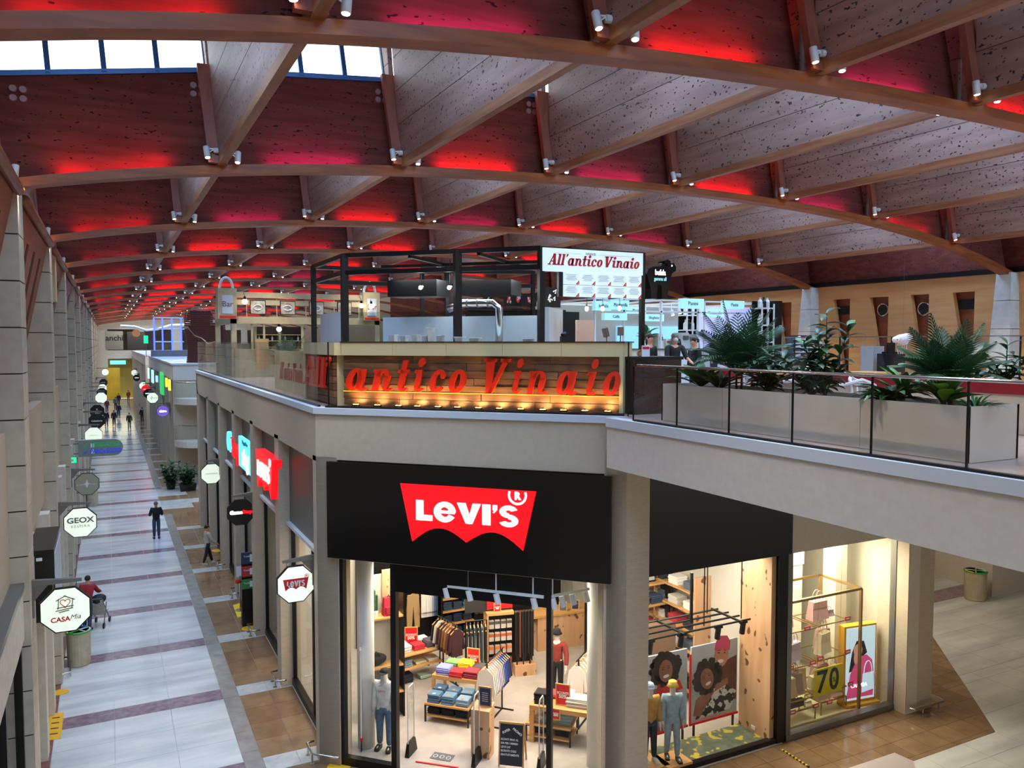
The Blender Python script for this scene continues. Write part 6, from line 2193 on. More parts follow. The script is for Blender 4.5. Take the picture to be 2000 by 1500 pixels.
for i, (x, y, c, n, lb) in enumerate(((.25, .25, '#17181a', 7, 'black trousers'), (.3, .6, '#c23038', 3, 'red shirts at the back'), (.7, .55, '#d9d4cd', 5, 'white shirts at the back'), (1.05, .3, '#c9c6c0', 6, 'white and grey sweatshirts'))):
    folded(local(rw, CH, x, y, .85), CH, c, n, .36 if i < 3 else .5, .3, .036, 'pile of %s on the right oak table' % lb, 'piles on the right oak table')
price_frame(local(rw, CH, .72, .2, .85), CH, 'red SCONTI 50% sign in a wooden frame on the right oak table', w=.34, h=.5)
price_frame(local(rw, CH, .62, -.04, .62), CH, 'small red sale sign at the front edge of the right oak table', w=.22, h=.26, txt1='TUTTO', txt2='-30%')
# white shirts rail at right
wr0, wr1 = at(1130, 1290, z=1.65), at(1150, 1268, z=1.65)
dw = Vector((wr1.x - wr0.x, wr1.y - wr0.y, 0))
w_ = thing('garment_rail', 'black garment rail of white shirts behind the right glass screen', 'rail', (wr0.x, wr0.y, .02))
m = MB().tube([(-dw.x * .2, -dw.y * .2, 1.66), (dw.x * 1.2, dw.y * 1.2, 1.66)], .015, 8)
for t in (0, 1):
    m.bar((dw.x * t, dw.y * t, 0), (dw.x * t, dw.y * t, 1.66), .03)
m.bar((0, 0, .015), (dw.x, dw.y, .015), .03)
m.build('frame', m_blackm, w_)
for i in range(7):
    o = hanging(Vector((wr0.x, wr0.y, 1.55)) + dw * (-.15 + .2 * i), math.atan2(dw.y, dw.x) + math.pi / 2, ['#d9d5d0', '#d3cfca', '#cfccc7', '#c9b9a8', '#d5d2cd', '#8fa0a0', '#d0cdc8'][i], '%s shirt from the front on the white shirt rail' % ['first white printed', 'second white', 'third white', 'fourth beige', 'fifth white', 'sixth grey green', 'last white'][i], 'shirts on the white shirt rail')
    if i == 0:
        MB().box(-.07, .07, -.03, -.026, -.24, -.19).build('print', m_redink, o)
# shelves of white shirts on the party wall
ps = thing('wall_shelving', 'oak wall shelving of white and dark folded shirts on the right shop wall', 'shelving', (12.7, 15.2, .02))
for y in (0, 1.6, 3.2):
    MB().box(0, .5, y - .03, y + .03, 0, 3.2).build('upright', m_knot, ps)
for j in range(6):
    MB().box(0, .5, 0, 3.2, .25 + .5 * j, .29 + .5 * j).build('shelf_board', m_wood, ps)
    for c_ in range(5):
        folded((12.95, 15.55 + .6 * c_, .02 + .29 + .5 * j), R(90), ['#26262a', '#b63038', '#d5d1cb', '#c9c6c1', '#55606c', '#dcd9d4'][(j * 2 + c_) % 6], 5, .36, .34, .04, 'folded pile on board %s, place %s from the window, on the right shop wall' % (['one', 'two', 'three', 'four', 'five', 'six'][j], ['one', 'two', 'three', 'four', 'five'][c_]), 'piles on the right wall shelving')
for i in range(8):
    hanging((12.3, 18.9 + .12 * i, 2.9), R(10), '#d3d0ca' if i % 2 else '#dedbd6', '%s white shirt on the high rail of the right shop wall' % ['first', 'second', 'third', 'fourth', 'fifth', 'sixth', 'seventh', 'last'][i], 'white shirts on the high rail')
o = thing('wall_rail', 'black high rail of white shirts on the right shop wall', 'rail', (12.3, 18.8, 0))
MB().tube([(0, 0, 3.01), (0, 1.1, 3.01)], .015, 8).bar((0, 0, 3.01), (.9, 0, 3.01), .03).bar((0, 1.1, 3.01), (.9, 1.1, 3.01), .03).build('rail', m_blackm, o)
# columns
for i, (u, v) in enumerate(((716, 1456), (1163, 1494))):
    p = at(u, v, z=.02)
    MB().tube([(p.x, p.y, 0), (p.x, p.y, 4.46)], .19, 24).build('round_column', m_white, shop, smooth=True)
# ceiling lamp tracks
for i, (u0, v0, u1, v1) in enumerate(((860, 1143, 1062, 1166), (1075, 1165, 1150, 1150))):
    a, c = at(u0, v0, z=4.1), at(u1, v1, z=4.1)
    o = thing('lamp_track', ['long white ceiling lamp track inside the clothes shop', 'short white ceiling lamp track behind the right glass screen'][i], 'lamp', a)
    MB().bar((0, 0, 0), c - a, .05).build('track', m_white, o)
    for t in (.05, .28, .55, .9):
        q = (c - a) * t
        MB().tube([(q.x, q.y, -.04), (q.x + .03, q.y - .05, -.24)], .06, 12).build('spot_head', m_white, o)
        MB().bar((q.x, q.y, 0), (q.x, q.y, .35), .02).build('hanger', m_white, o)

# ---------------------------------------------------------------- display window under the bridge
m_car = mat('grey green floor with yellow splashes', '#6f7a68', '#58624f', sc=5, rough=.6, dots=('#c9b23a', 4.5, (1, 1, 1), .58))
solo(MB().box(9.1, 13.15, 12.98, 13.95, .02, .05), 'window_floor', m_car, 'grey window floor splashed with yellow in the display window', 'floor mat')
solo(MB().box(13.02, 13.18, 12.98, 13.95, .05, 4.4), 'pine_panel', m_knot, 'tall knotty pine panel at the right end of the display window', 'panel')
sk_ = MB().box(-.06, .06, -.01, .01, -.04, .04).build('wall_socket', m_white, None, loc=at(1471, 1421, x=13.0), rz=R(90))
tag(sk_, 'white wall socket low on the knotty pine panel', 'socket')
FACE = mat('printed brown skin', '#7d4d3a', '#96624b', sc=2.5, rough=.6)
FACE2 = mat('printed light skin', '#a9705a', '#bd8468', sc=2.5, rough=.6)
PHAIR = mat('printed black curls', '#17100e', '#2e211b', sc=14, rough=.7)
m_pgrey = mat('poster pale grey', '#9fa3a8', '#aeb2b5', sc=1, rough=.5)
m_pinkhat = mat('printed pink beanie', '#c0426a', rough=.6)
m_pbrown = mat('printed brown jacket', '#5c3022', rough=.6)
m_cow = mat('printed cow pattern', '#c9c6c2', '#1b1a1a', sc=5, rough=.6, lo=.49, hi=.51)
m_plil = mat('printed pink cloth', '#8a5a62', rough=.6)


def ell(cx, cz, rx, rz_, n=20, ang=0):
    r = []
    for i in range(n):
        t = 2 * math.pi * i / n
        x, z = rx * math.cos(t), rz_ * math.sin(t)
        r.append((cx + x * math.cos(ang) - z * math.sin(ang), cz + x * math.sin(ang) + z * math.cos(ang)))
    return r


def curls(cx, cz, rx, rz_, n, y, seed=1):
    r = random.Random(seed)
    m = MB()
    for i in range(n):
        a = r.uniform(0, 2 * math.pi)
        d = r.uniform(.75, 1.08)
        m.slab(ell(cx + rx * d * math.cos(a), cz + rz_ * d * math.sin(a), rx * .2, rz_ * .2, 8), y - .002 - .0004 * (i % 4), y)
    return m


def print_face(o, cx, cz, r, mt, y, ang=0, hat=None, hair=True, seed=1):
    if hair:
        m = curls(cx, cz + r * .25, r * 1.55, r * 1.45, 60, y - .002, seed)
        m.slab(ell(cx, cz + r * .25, r * 1.55, r * 1.45), y - .002, y)
        m.build('printed_hair', PHAIR, o)
    MB().slab(ell(cx, cz, r * .78, r * 1.05, ang=ang), y - .006, y).build('printed_face', mt, o)
    e = MB()
    T = lambda px, pz: (cx + (px * math.cos(ang) - pz * math.sin(ang)) * r, cz + (px * math.sin(ang) + pz * math.cos(ang)) * r)
    for sx in (-.32, .32):
        e.slab(ell(*T(sx, .22), r * .13, r * .05, 10, ang), y - .008, y - .006)
        e.slab(ell(*T(sx, .42), r * .18, r * .03, 10, ang), y - .008, y - .006)
    e.build('printed_eyes', PHAIR, o)
    MB().slab(ell(*T(0, -.5), r * .34, r * .15, 14, ang), y - .008, y - .006).build('printed_smile', m_white, o)
    MB().slab([T(-.1, -.12), T(.12, -.12), T(.04, .2), T(-.02, .2)], y - .007, y - .006).build('printed_nose', mt, o)
    if hat:
        MB().slab([T(-.85, .45), T(.85, .45), T(.8, 1.2), T(.35, 1.7), T(-.35, 1.7), T(-.8, 1.2)], y - .009, y - .004).build('printed_beanie', hat, o)


YP = 13.98
for k in range(2):
    xa, xb = (9.35, 11.5) if k == 0 else (11.62, 12.98)
    za, zb2 = .42, 2.55 if k == 0 else 2.5
    za, zb2 = .35, at(1350, 1265, y=YP).z
    o = thing('window_poster', ['big photo banner of a smiling person with black curls on the left', 'big photo banner of two hugging people, one in a pink beanie'][k], 'poster', (xa, YP, 0), group='photo banners in the display window')
    MB().box(0, xb - xa, 0, .04, za, zb2).build('banner', m_pgrey, o)
    w = xb - xa
    y = -.001
    if k == 0:
        MB().slab([(w * .45, za), (w * .95, za), (w * .92, za + .75), (w * .8, za + 1.0), (w * .55, za + 1.0)], y - .003, y).build('printed_clothes', m_plil, o)
        MB().slab([(w * .6, za + .85), (w * .95, za + .85), (w * .9, za + 1.08), (w * .62, za + 1.08)], y - .005, y).build('printed_scarf', m_redink, o)
        print_face(o, w * .72, za + 1.35, .24, FACE, y, .08, seed=3)
    else:
        MB().slab([(w * .45, za + .3), (w * .98, za + .3), (w * .98, za + 1.35), (w * .82, za + 1.3), (w * .5, za + 1.15)], y - .003, y).build('printed_jacket', m_pbrown, o)
        print_face(o, w * .64, za + 1.42, .27, FACE2, y, -.15, hat=m_pinkhat, hair=False)
        MB().slab([(w * .1, za + .05), (w * .85, za + .1), (w * .98, za + .5), (w * .7, za + .75), (w * .3, za + .7)], y - .004, y).build('printed_cow_top', m_cow, o)
        print_face(o, w * .33, za + .95, .24, FACE, y - .009, .3, seed=5)
        MB().slab([(w * .05, za + .15), (w * .2, za + .1), (w * .5, za + .62), (w * .38, za + .75), (w * .1, za + .5)], y - .006, y).slab([(w * .5, za + .6), (w * .8, za + .72), (w * .78, za + .86), (w * .52, za + .78)], y - .006, y).build('printed_arms', FACE, o)
    m = MB()
    m.box(-.02, w + .02, -.03, .0, za - .05, za)
    if k:
        m.box(-.06, -.02, -.03, 0, za - .05, zb2 - .15)
    m.build('red_frame', m_redink, o)
    for x in (.1, w - .1):
        MB().bar((x, .02, .02), (x, .02, za), .04).build('stand', m_blackm, o)
# black hanging pipe rack with spots
o = thing('hanging_rack', 'black pipe rack hung in the display window with spot heads under it', 'rack', (9.3, 13.5, 2.9))
zr = 0
for j in range(4):
    MB().tube([(.3 - .1 * j, -.42 + .28 * j, 0), (3.2 - .06 * j, -.42 + .28 * j, 0)], .022, 8).build('pipe', m_blackm, o)
for x in (1.3, 2.9):
    MB().bar((x, -.5, .0), (x, .5, .0), .04).build('cross_bar', m_blackm, o)
for (x, y) in ((2.0, -.3), (2.6, .3), (3.05, -.3)):
    MB().bar((x, y, 0), (x, y, 1.5), .018).build('hanger', m_blackm, o)
MB().bar((1.9, .0, 0), (1.9, 0, 1.1), .05).build('drop_post', m_blackm, o)
for x in (.5, 1.3, 2.3, 3.0):
    MB().tube([(x, -.42, -.05), (x, -.38, -.3)], .06, 12).build('spot_head', m_blackm, o)
    MB().box(x - .1, x + .1, -.45, -.39, -.06, -.02).build('spot_base', m_blackm, o)
# shelf, plants and pictures seen through the window
wsf = thing('wall_shelving', 'oak shelving with plants and pictures behind the display window', 'shelving', (10.6, 16.4, 0))
MB().box(0, 2.3, 0, .5, 2.75, 2.8).box(0, 2.3, 0, .5, 2.2, 2.25).box(0, 2.3, 0, .5, 1.6, 1.65).build('shelf_board', m_wood, wsf)
for x in (0, 1.15, 2.27):
    MB().box(x, x + .04, 0, .5, 0.02, 2.8).build('upright', m_blackm, wsf)
for i in range(2):
    q = (11.75 + .55 * i, 16.55, 2.8)
    f = thing('framed_picture', ['small framed photo leaning on the oak shelf', 'tall framed photo on the oak shelf beside the cactus'][i], 'picture', q, 0, 'framed photos on the oak shelf')
    hh = .75 if i == 0 else 1.15
    MB().hexa([(-.2, 0, 0), (.25, 0, 0), (.25, .03, 0), (-.2, .03, 0), (-.2, .15, hh), (.25, .15, hh), (.25, .18, hh), (-.2, .18, hh)]).build('frame', m_blackm, f)
    MB().hexa([(-.16, -.008, .05), (.21, -.008, .05), (.21, .0, .05), (-.16, .0, .05), (-.16, .135, hh - .05), (.21, .135, hh - .05), (.21, .145, hh - .05), (-.16, .145, hh - .05)]).build('photo', m_pgrey, f)
    MB().ball((.02, .05, hh * .55), (.07, .03, .1), 10).ball((.02, .03, hh * .3), (.1, .03, .16), 10).build('printed_figure', FACE2, f)
for i in range(5):
    folded((10.85 + .42 * i, 16.6, 2.25), 0, ['#93a9bc', '#22242a', '#1d1f24', '#5d4a3a', '#2b3d55'][i], 5, .34, .34, .04, '%s pile on the middle board behind the display window' % ['pale blue', 'black', 'second black', 'brown', 'navy'][i], 'piles behind the display window')
solo(MB().box(0, 1.0, 0, .3, 0.02, 2.1), 'cabinet_back', mat('brown board', '#7b5f4a', rough=.6), 'brown board standing behind the pipe rack in the display window', 'board', loc=(11.3, 15.4, 0))

# ---------------------------------------------------------------- handbag shop window
m_brass = mat('brushed brass', '#a5885a', rough=.3, metal=.9)
br = thing('display_rack', 'brass framed open rack of handbags in the bag shop window', 'rack', (13.7, 13.15, .06))
Wb, Db, Hb = 2.4, 1.25, 3.0
m = MB()
for (x, y) in ((0, 0), (Wb, 0), (0, Db), (Wb, Db)):
    m.bar((x, y, 0), (x, y, Hb), .06)
for z in (0.02, Hb):
    for p, q in (((0, 0), (Wb, 0)), ((Wb, 0), (Wb, Db)), ((Wb, Db), (0, Db)), ((0, Db), (0, 0))):
        m.bar((*p, z), (*q, z), .06)
m.build('frame', m_brass, br)
m_shg = glass('shelf glass', '#f8fbf9', .15)
SHX = [(.08, 1.1, .15, .95), (1.2, 2.2, .2, 1.0)]
LV = [2.2, 1.35, .55]
for j, z in enumerate(LV):
    for (x0, x1, y0, y1) in SHX:
        MB().box(x0, x1, y0, y1, z, z + .02).build('glass_shelf', m_shg, br)
        m = MB()
        for p, q in (((x0, y0), (x1, y0)), ((x1, y0), (x1, y1)), ((x1, y1), (x0, y1)), ((x0, y1), (x0, y0))):
            m.bar((*p, z), (*q, z), .025)
        m.build('shelf_rim', m_brass, br)
BAGC = {'pink': '#b98a86', 'dusty': '#a8817a', 'beige': '#b79a80', 'cream': '#cbbba0', 'mauve': '#8f7a80', 'dark': '#3a2e2c', 'rose': '#c29a94', 'lilac': '#a596a8'}


def handbag(loc, rz, c, w, h, d, label, straps=2):
    w, h, d = w * 1.4, h * 1.35, d * 1.3
    o = thing('handbag', label, 'handbag', loc, rz, 'handbags in the brass rack')
    MB().hexa([(-w / 2, -d / 2, 0), (w / 2, -d / 2, 0), (w / 2, d / 2, 0), (-w / 2, d / 2, 0), (-w * .42, -d * .28, h), (w * .42, -d * .28, h), (w * .42, d * .28, h), (-w * .42, d * .28, h)]).build('body', mat('bag leather ' + c, BAGC[c], rough=.45), o)
    for s_ in range(straps):
        y = -d * .2 + d * .4 * s_
        MB().tube([(w * .25 * math.cos(a), y, h + h * .55 * math.sin(a) - .01) for a in [math.pi * q / 8 for q in range(9)]], .009, 5).build('handle', mat('bag leather ' + c, BAGC[c]), o)
    MB().box(-w * .42, w * .42, -d * .4, -d * .3, h * .62, h * .98).build('flap', mat('bag leather ' + c, BAGC[c]), o)
    return o


B0 = Vector((13.7, 13.15, .06))
BG = [(.35, .5, 2.22, 'pink', .36, .3, .16, 'pale pink handbag at the left of the top shelf'), (1.55, .55, 2.22, 'dusty', .4, .34, .18, 'dusty pink tote on the right top shelf'), (1.95, .6, 2.22, 'mauve', .22, .12, .14, 'small striped purse stack beside the dusty tote'),
      (.3, .5, 1.37, 'rose', .3, .28, .14, 'pale backpack at the left of the middle shelf'), (.72, .5, 1.37, 'lilac', .3, .32, .16, 'lilac backpack on the left middle shelf'), (1.7, .5, 1.37, 'cream', .34, .38, .16, 'cream tall tote on the right middle shelf'), (1.95, .75, 1.37, 'dusty', .3, .36, .16, 'dusty tote behind the cream tote'),
      (.35, .4, .57, 'beige', .42, .34, .2, 'big beige open bag at the left of the lower shelf'), (.72, .5, .57, 'mauve', .34, .36, .18, 'mauve bag beside the beige open one'), (.98, .6, .57, 'beige', .3, .4, .16, 'grey beige bag at the middle of the lower shelf'), (1.45, .45, .57, 'cream', .3, .22, .16, 'small cream bag on the right lower shelf'), (1.7, .6, .57, 'dusty', .36, .36, .2, 'dusty pink bag on the right lower shelf'), (2.02, .5, .57, 'rose', .34, .3, .2, 'rose bag at the right end of the lower shelf')]
for (x, y, z, c, w, h, d, lb) in BG:
    handbag(B0 + Vector((x, y, z)), rnd.uniform(-.3, .3), c, w, h, d, lb)
# low brass stands on the window floor
for i, (x, y) in enumerate(((.25, .15), (1.35, .2))):
    o = thing('brass_stand', '%s low brass stand with small goods on the bag shop window floor' % ('left' if i == 0 else 'right'), 'stand', B0 + Vector((x, y, 0)))
    m = MB()
    for (a, b_) in ((0, 0), (.85, 0), (0, .5), (.85, .5)):
        m.bar((a, b_, 0), (a, b_, .3), .025)
    for p, q in (((0, 0), (.85, 0)), ((.85, 0), (.85, .5)), ((.85, .5), (0, .5)), ((0, .5), (0, 0))):
        m.bar((*p, .3), (*q, .3), .025)
    m.build('frame', m_brass, o)
    MB().box(0, .85, 0, .5, .3, .315).build('glass_shelf', m_shg, o)
for i, (x, y, c, w, h) in enumerate(((.4, .4, 'dark', .34, .3), (.75, .4, 'dark', .4, .08), (1.55, .4, 'beige', .3, .3), (1.95, .4, 'rose', .4, .1), (.98, .35, 'cream', .16, .07))):
    handbag(B0 + Vector((x, y, .315)), 0, c, w, h, .2, ['dark bag on the left low brass stand', 'flat dark goods tray on the left low brass stand', 'beige bag on the right low brass stand', 'stacked striped wallets on the right low brass stand', 'little cream purse between the low stands'][i], straps=0 if h < .15 else 2)
m_tagr = mat('red price tag', '#c0242a', rough=.5)
for i, (x, y, z) in enumerate(((.75, .13, 2.2), (2.15, .18, 2.2), (.25, .13, 1.35), (.95, .13, 1.35), (1.25, .18, 1.37), (2.18, .18, 1.37), (.3, .1, .3), (1.05, .1, .3), (1.5, .1, .3), (2.3, .18, .55))):
    o = solo(MB().box(-.09, .09, -.012, 0, 0, .1), 'price_tag', m_tagr, '%s red price tag in the brass rack' % ['top left', 'top right', 'second left', 'second middle', 'second right', 'second far right', 'bottom left', 'bottom middle', 'bottom right', 'lower far right'][i], 'price tag', 'red price tags in the bag window', loc=B0 + Vector((x, y - .01, z)))
    MB().box(-.06, .06, -.015, -.012, .03, .07).build('print', m_white, o)
# 70% sign hanging on the glass
a, c = at(1587, 1361, y=13.12), at(1643, 1294, y=13.12)
sg = thing('discount_sign', 'square yellow 70 percent sign hanging in the bag shop window', 'sign', (a.x, 13.08, a.z))
w, h = c.x - a.x, c.z - a.z
MB().box(0, w, 0, .01, 0, h).build('card', mat('yellow card', '#d0bd12', rough=.5), sg)
text_mb('7', h * 1.15, .004, bold=.012, M=T3(w * .27, -.004, h * .47), sx=1.0).build('lettering', m_inkk, sg)
text_mb('0', h * 1.15, .004, bold=.012, M=T3(w * .70, -.004, h * .47), sx=.9).build('lettering', m_inkk, sg)
text_mb('%', h * .26, .004, M=T3(w * .70, -.006, h * .47)).build('lettering', m_inkk, sg)
MB().bar((w * .1, .005, h), (w * .1, .005, 4.3 - a.z), .004).bar((w * .9, .005, h), (w * .9, .005, 4.3 - a.z), .004).build('thread', m_grey, sg)
# light box with a portrait
a, c = at(1650, 1378, z=.1), at(1706, 1368, z=.1)
lb_ = thing('light_box', 'yellow framed light box with a person in pink holding a white bag', 'poster', (a.x, a.y, .06), math.atan2(c.y - a.y, c.x - a.x))
w, h = (c - a).length, 2.0
m_yb = mat('yellow light box frame', '#c9952a', rough=.4)
MB().box(-.06, w + .04, .0, .2, 0, h).build('case', m_yb, lb_)
MB().box(-.06, w + .1, -.12, .22, 0, .07).build('foot', m_yb, lb_)
m_scr = mat('lit pale blue print', '#b9d3e4', emit=.55, ecol='#c9e2f2', rough=.4)
MB().box(0, w, -.012, 0, .14, h - .05).build('lit_print', m_scr, lb_)
mpk = mat('lit pink print', '#d0447a', emit=.35, ecol='#e0508a')
msk = mat('lit skin print', '#c48f7c', emit=.3, ecol='#d8a48e')
mhr = mat('lit dark hair print', '#2a2226', emit=.05)
MB().slab([(w * .02, .2), (w * .95, .2), (w * .98, .7), (w * .9, 1.1), (w * .7, 1.25), (w * .4, 1.2), (w * .15, .8)], -.016, -.012).build('printed_sweater', mpk, lb_)
MB().slab([(w * .1, .85), (w * .2, 1.35), (w * .35, 1.62), (w * .6, 1.6), (w * .72, 1.3), (w * .55, 1.2), (w * .35, .9)], -.015, -.012).build('printed_hair', mhr, lb_)
MB().slab(ell(w * .4, 1.38, w * .15, .16), -.02, -.012).build('printed_face', msk, lb_)
MB().slab(ell(w * .33, 1.2, w * .07, .16), -.022, -.012).build('printed_hand', msk, lb_)
MB().slab([(w * .55, .3), (w * .97, .36), (w * .95, .8), (w * .58, .78)], -.02, -.012).build('printed_bag', m_scr, lb_)
MB().tube([(w * .76 + w * .14 * math.cos(t), -.018, .79 + .3 * math.sin(t)) for t in [math.pi * q / 8 for q in range(9)]], .012, 5).build('printed_handle', m_scr, lb_)
text_mb('CARPISA', .13, .004, M=T3(w * .45, -.024, .5)).build('lettering', m_whitee, lb_)
# back of the bag shop
fx = at(1660, 1196, y=17.5)
o = thing('fire_extinguisher', 'red fire extinguisher on the back wall of the bag shop', 'extinguisher', (fx.x, 17.5, fx.z - .25))
MB().lathe([(.07, 0), (.08, .03), (.08, .42), (.03, .5), (.03, .56)], 14).build('cylinder', m_redl, o)
MB().box(-.05, .08, -.02, .02, .56, .6).tube([(.03, 0, .56), (.11, 0, .5), (.1, 0, .2)], .012, 6).build('valve_and_hose', m_blackm, o)
o = thing('wall_shelving', 'brown shelving of bags at the back of the bag shop', 'shelving', (15.9, 18.3, .06))
for x in (0, .7, 1.4):
    MB().box(x, x + .05, 0, .5, 0, 3.4).build('upright', mat('walnut', '#6f5238', rough=.5), o)
for j in range(6):
    MB().box(0, 1.4, 0, .5, .2 + .6 * j, .24 + .6 * j).build('shelf_board', MATS['walnut'], o)
    for c_ in range(3):
        handbag((16.15 + .45 * c_, 18.55, .31 + .6 * j), .1 * c_, ['dark', 'mauve', 'beige', 'lilac'][(j + c_) % 4], .32, .3, .16, 'bag on board %s, place %s, of the back shelving in the bag shop' % (['one', 'two', 'three', 'four', 'five', 'six'][j], ['one', 'two', 'three'][c_]))
tx = at(1527, 1464, z=.012)
ty = at(1580, 1498, z=.012)
tp = thing('barrier_tape', 'yellow and black hazard tape lying on the brown floor', 'tape', tx)
dv = ty - tx
for q in range(16):
    MB().bar(dv * (q / 16), dv * ((q + 1) / 16), .035).build('stripe', m_blackm if q % 2 else m_yel2, tp)
pq = [at(u, v, z=1.0) for u, v in ((1657, 1500), (1747, 1470), (1783, 1486), (1800, 1530), (1650, 1540))]
c_ = sum(pq, Vector()) / 5
solo(MB().prism([((a - c_).x, (a - c_).y) for a in pq], -1.0, 0), 'bench', mat('pale pinkish plinth', '#b9aaa4', rough=.4), 'pale pinkish flat plinth at the bottom edge in front of the bag shop', 'plinth', loc=c_)
# ---------------------------------------------------------------- dark counter, planters and plants on the bridge
m_darkw = mat('dark glossy counter', '#2a1712', '#3a2018', sc=3, st=(1, 1, 5), rough=.15)
a, c = at(1240, 697, y=12.35), at(1331, 700, y=12.35)
dc = thing('dark_counter', 'dark glossy brown counter end behind the bridge glass', 'counter', (a.x, 12.35, ZS))
MB().box(0, c.x - a.x, 0, .7, 0, a.z - ZS - .06).build('body', m_darkw, dc)
MB().box(-.03, c.x - a.x + .03, -.03, .73, a.z - ZS - .06, a.z - ZS).build('worktop', m_blackm, dc)
p = at(1261, 697, y=12.5)
o = thing('menu_stand', 'white card with red heading standing on the dark counter', 'sign', (p.x, 12.5, a.z))
MB().box(-.09, .09, -.01, .01, 0, .21).build('card', m_white, o)
MB().box(-.08, .08, -.013, -.01, .14, .19).build('heading', m_redink, o)
p = at(1253, 697, y=12.6)
o = thing('bread_board', 'round bread board leaning behind the white card on the dark counter', 'board', (p.x, 12.65, a.z + .06))
MB().tube([(0, -.02, 0), (0, .0, .0)], .075, 20).build('board', m_wood, o)
MB().tube([(.055 * math.cos(t), -.024, .055 * math.sin(t)) for t in [2 * math.pi * q / 16 for q in range(16)]], .005, 4, closed=True).build('printed_ring', m_inkk, o)

m_plbox = mat('warm white planter board', '#c2b3a2', '#b9aa99', sc=2, rough=.45)
m_soil = mat('planting bark', '#2a1c14', '#3a291d', sc=20, rough=.95, bump=.6)
PX0, PX1, PY0, PY1, PZ_ = 8.66, 9.56, 5.67, 11.31, 8.27
pl_ = thing('planter', 'long warm white planter box of palms and leafy plants behind the bridge glass', 'planter', ((PX0 + PX1) / 2, PY0, ZS))
m = MB()
m.box(PX1 - .04, PX1, PY0, PY1, ZS, PZ_).box(PX0, PX1, PY0, PY0 + .04, ZS, PZ_).box(PX0, PX1, PY1 - .04, PY1, ZS, PZ_)
m.build('box_side', m_plbox, pl_, world=True)
ysb = [PY1, 9.75, 8.35, 7.15, PY0]
for q in range(4):
    MB().box(PX0, PX0 + .04, ysb[q + 1] + .003, ysb[q] - .003, ZS, PZ_).build('front_board', m_plbox, pl_, world=True)
MB().box(PX0 + .04, PX1 - .04, PY0 + .04, PY1 - .04, ZS, PZ_ - .05).build('soil', m_soil, pl_, world=True)
p2 = thing('planter', 'white planter wall with a dark red band across the terrace behind the palm', 'planter', (12.2, 5, ZS))
MB().box(12.0, 12.7, 3.0, 14.5, ZS, 8.22).build('box_side', m_plbox, p2, world=True)
MB().box(11.98, 12.72, 2.98, 14.52, 8.22, 8.38).build('red_band', mat('dark red band', '#8c1424', rough=.4), p2, world=True)
MB().box(12.05, 12.65, 3.05, 14.45, 8.37, 8.40).build('soil', m_soil, p2, world=True)

LEAFM = {'dark': mat('dark green leaf', '#1e3a22', '#2c4f2c', sc=6, rough=.4), 'mid': mat('green leaf', '#2b5a2a', '#3f7a36', sc=6, rough=.4), 'lime': mat('lime variegated leaf', '#5f9a2c', '#8fc04a', sc=5, rough=.4), 'palm': mat('palm leaflet', '#1f4026', '#315a34', sc=8, rough=.45), 'grey': mat('grey green leaf', '#46604f', '#5f7a68', sc=6, rough=.4), 'stalk': mat('green stalk', '#3a5a2c', rough=.6), 'trunk': mat('brown stalk', '#4a3a26', rough=.8)}
LM = {}


def leaf_mesh(L, Wd, droop, mk):
    key = (round(L, 2), round(Wd, 2), round(droop, 2), mk)
    if key not in LM:
        m = MB()
        n = 5
        vs = []
        for i in range(n + 1):
            t = i / n
            w = Wd * .5 * math.sin(math.pi * min(1, t * .92 + .06)) ** .8
            x = L * (t - .18 * droop * t * t)
            z = L * (.25 * t - droop * t * t)
            vs += [(x, -w, z + w * .25), (x, 0, z - w * .12), (x, w, z + w * .25)]
        fs = []
        for i in range(n):
            for j in range(2):
                a = i * 3 + j
                fs.append((a, a + 1, a + 4, a + 3))
        m.add(vs, fs)
        LM[key] = m.mesh('leaf', LEAFM[mk], True)
    return LM[key]


def rosette(name, label, loc, n, L, Wd, mk, tilt0=.5, tilt1=1.3, droop=.35, stalk=.0, seed=0, cat='plant', mk2=None):
    """plant whose leaves rise from one crown; each leaf a part"""
    r = random.Random(seed)
    o = thing(name, label, cat, loc)
    for i in range(n):
        az = 2.399 * i + r.uniform(-.3, .3)
        t = i / max(1, n - 1)
        el = tilt0 + (tilt1 - tilt0) * t + r.uniform(-.1, .1)
        l = L * r.uniform(.75, 1.1)
        me = leaf_mesh(round(l / L * 4) / 4 * L, Wd, droop, mk2 if (mk2 and i % 4 == 0) else mk)
        h = stalk * r.uniform(.2, 1.0)
        base = Vector((.05 * math.cos(az), .05 * math.sin(az), h))
        link(me, 'leaf', o, mtx=Matrix.Translation(base) @ RZ(az) @ Matrix.Rotation(-el * .6, 4, 'Y'))
        if stalk and i % 3 == 0:
            MB().tube([(0, 0, 0), base], .01, 5).build('stalk', LEAFM['stalk'], o)
    return o


FR = {}


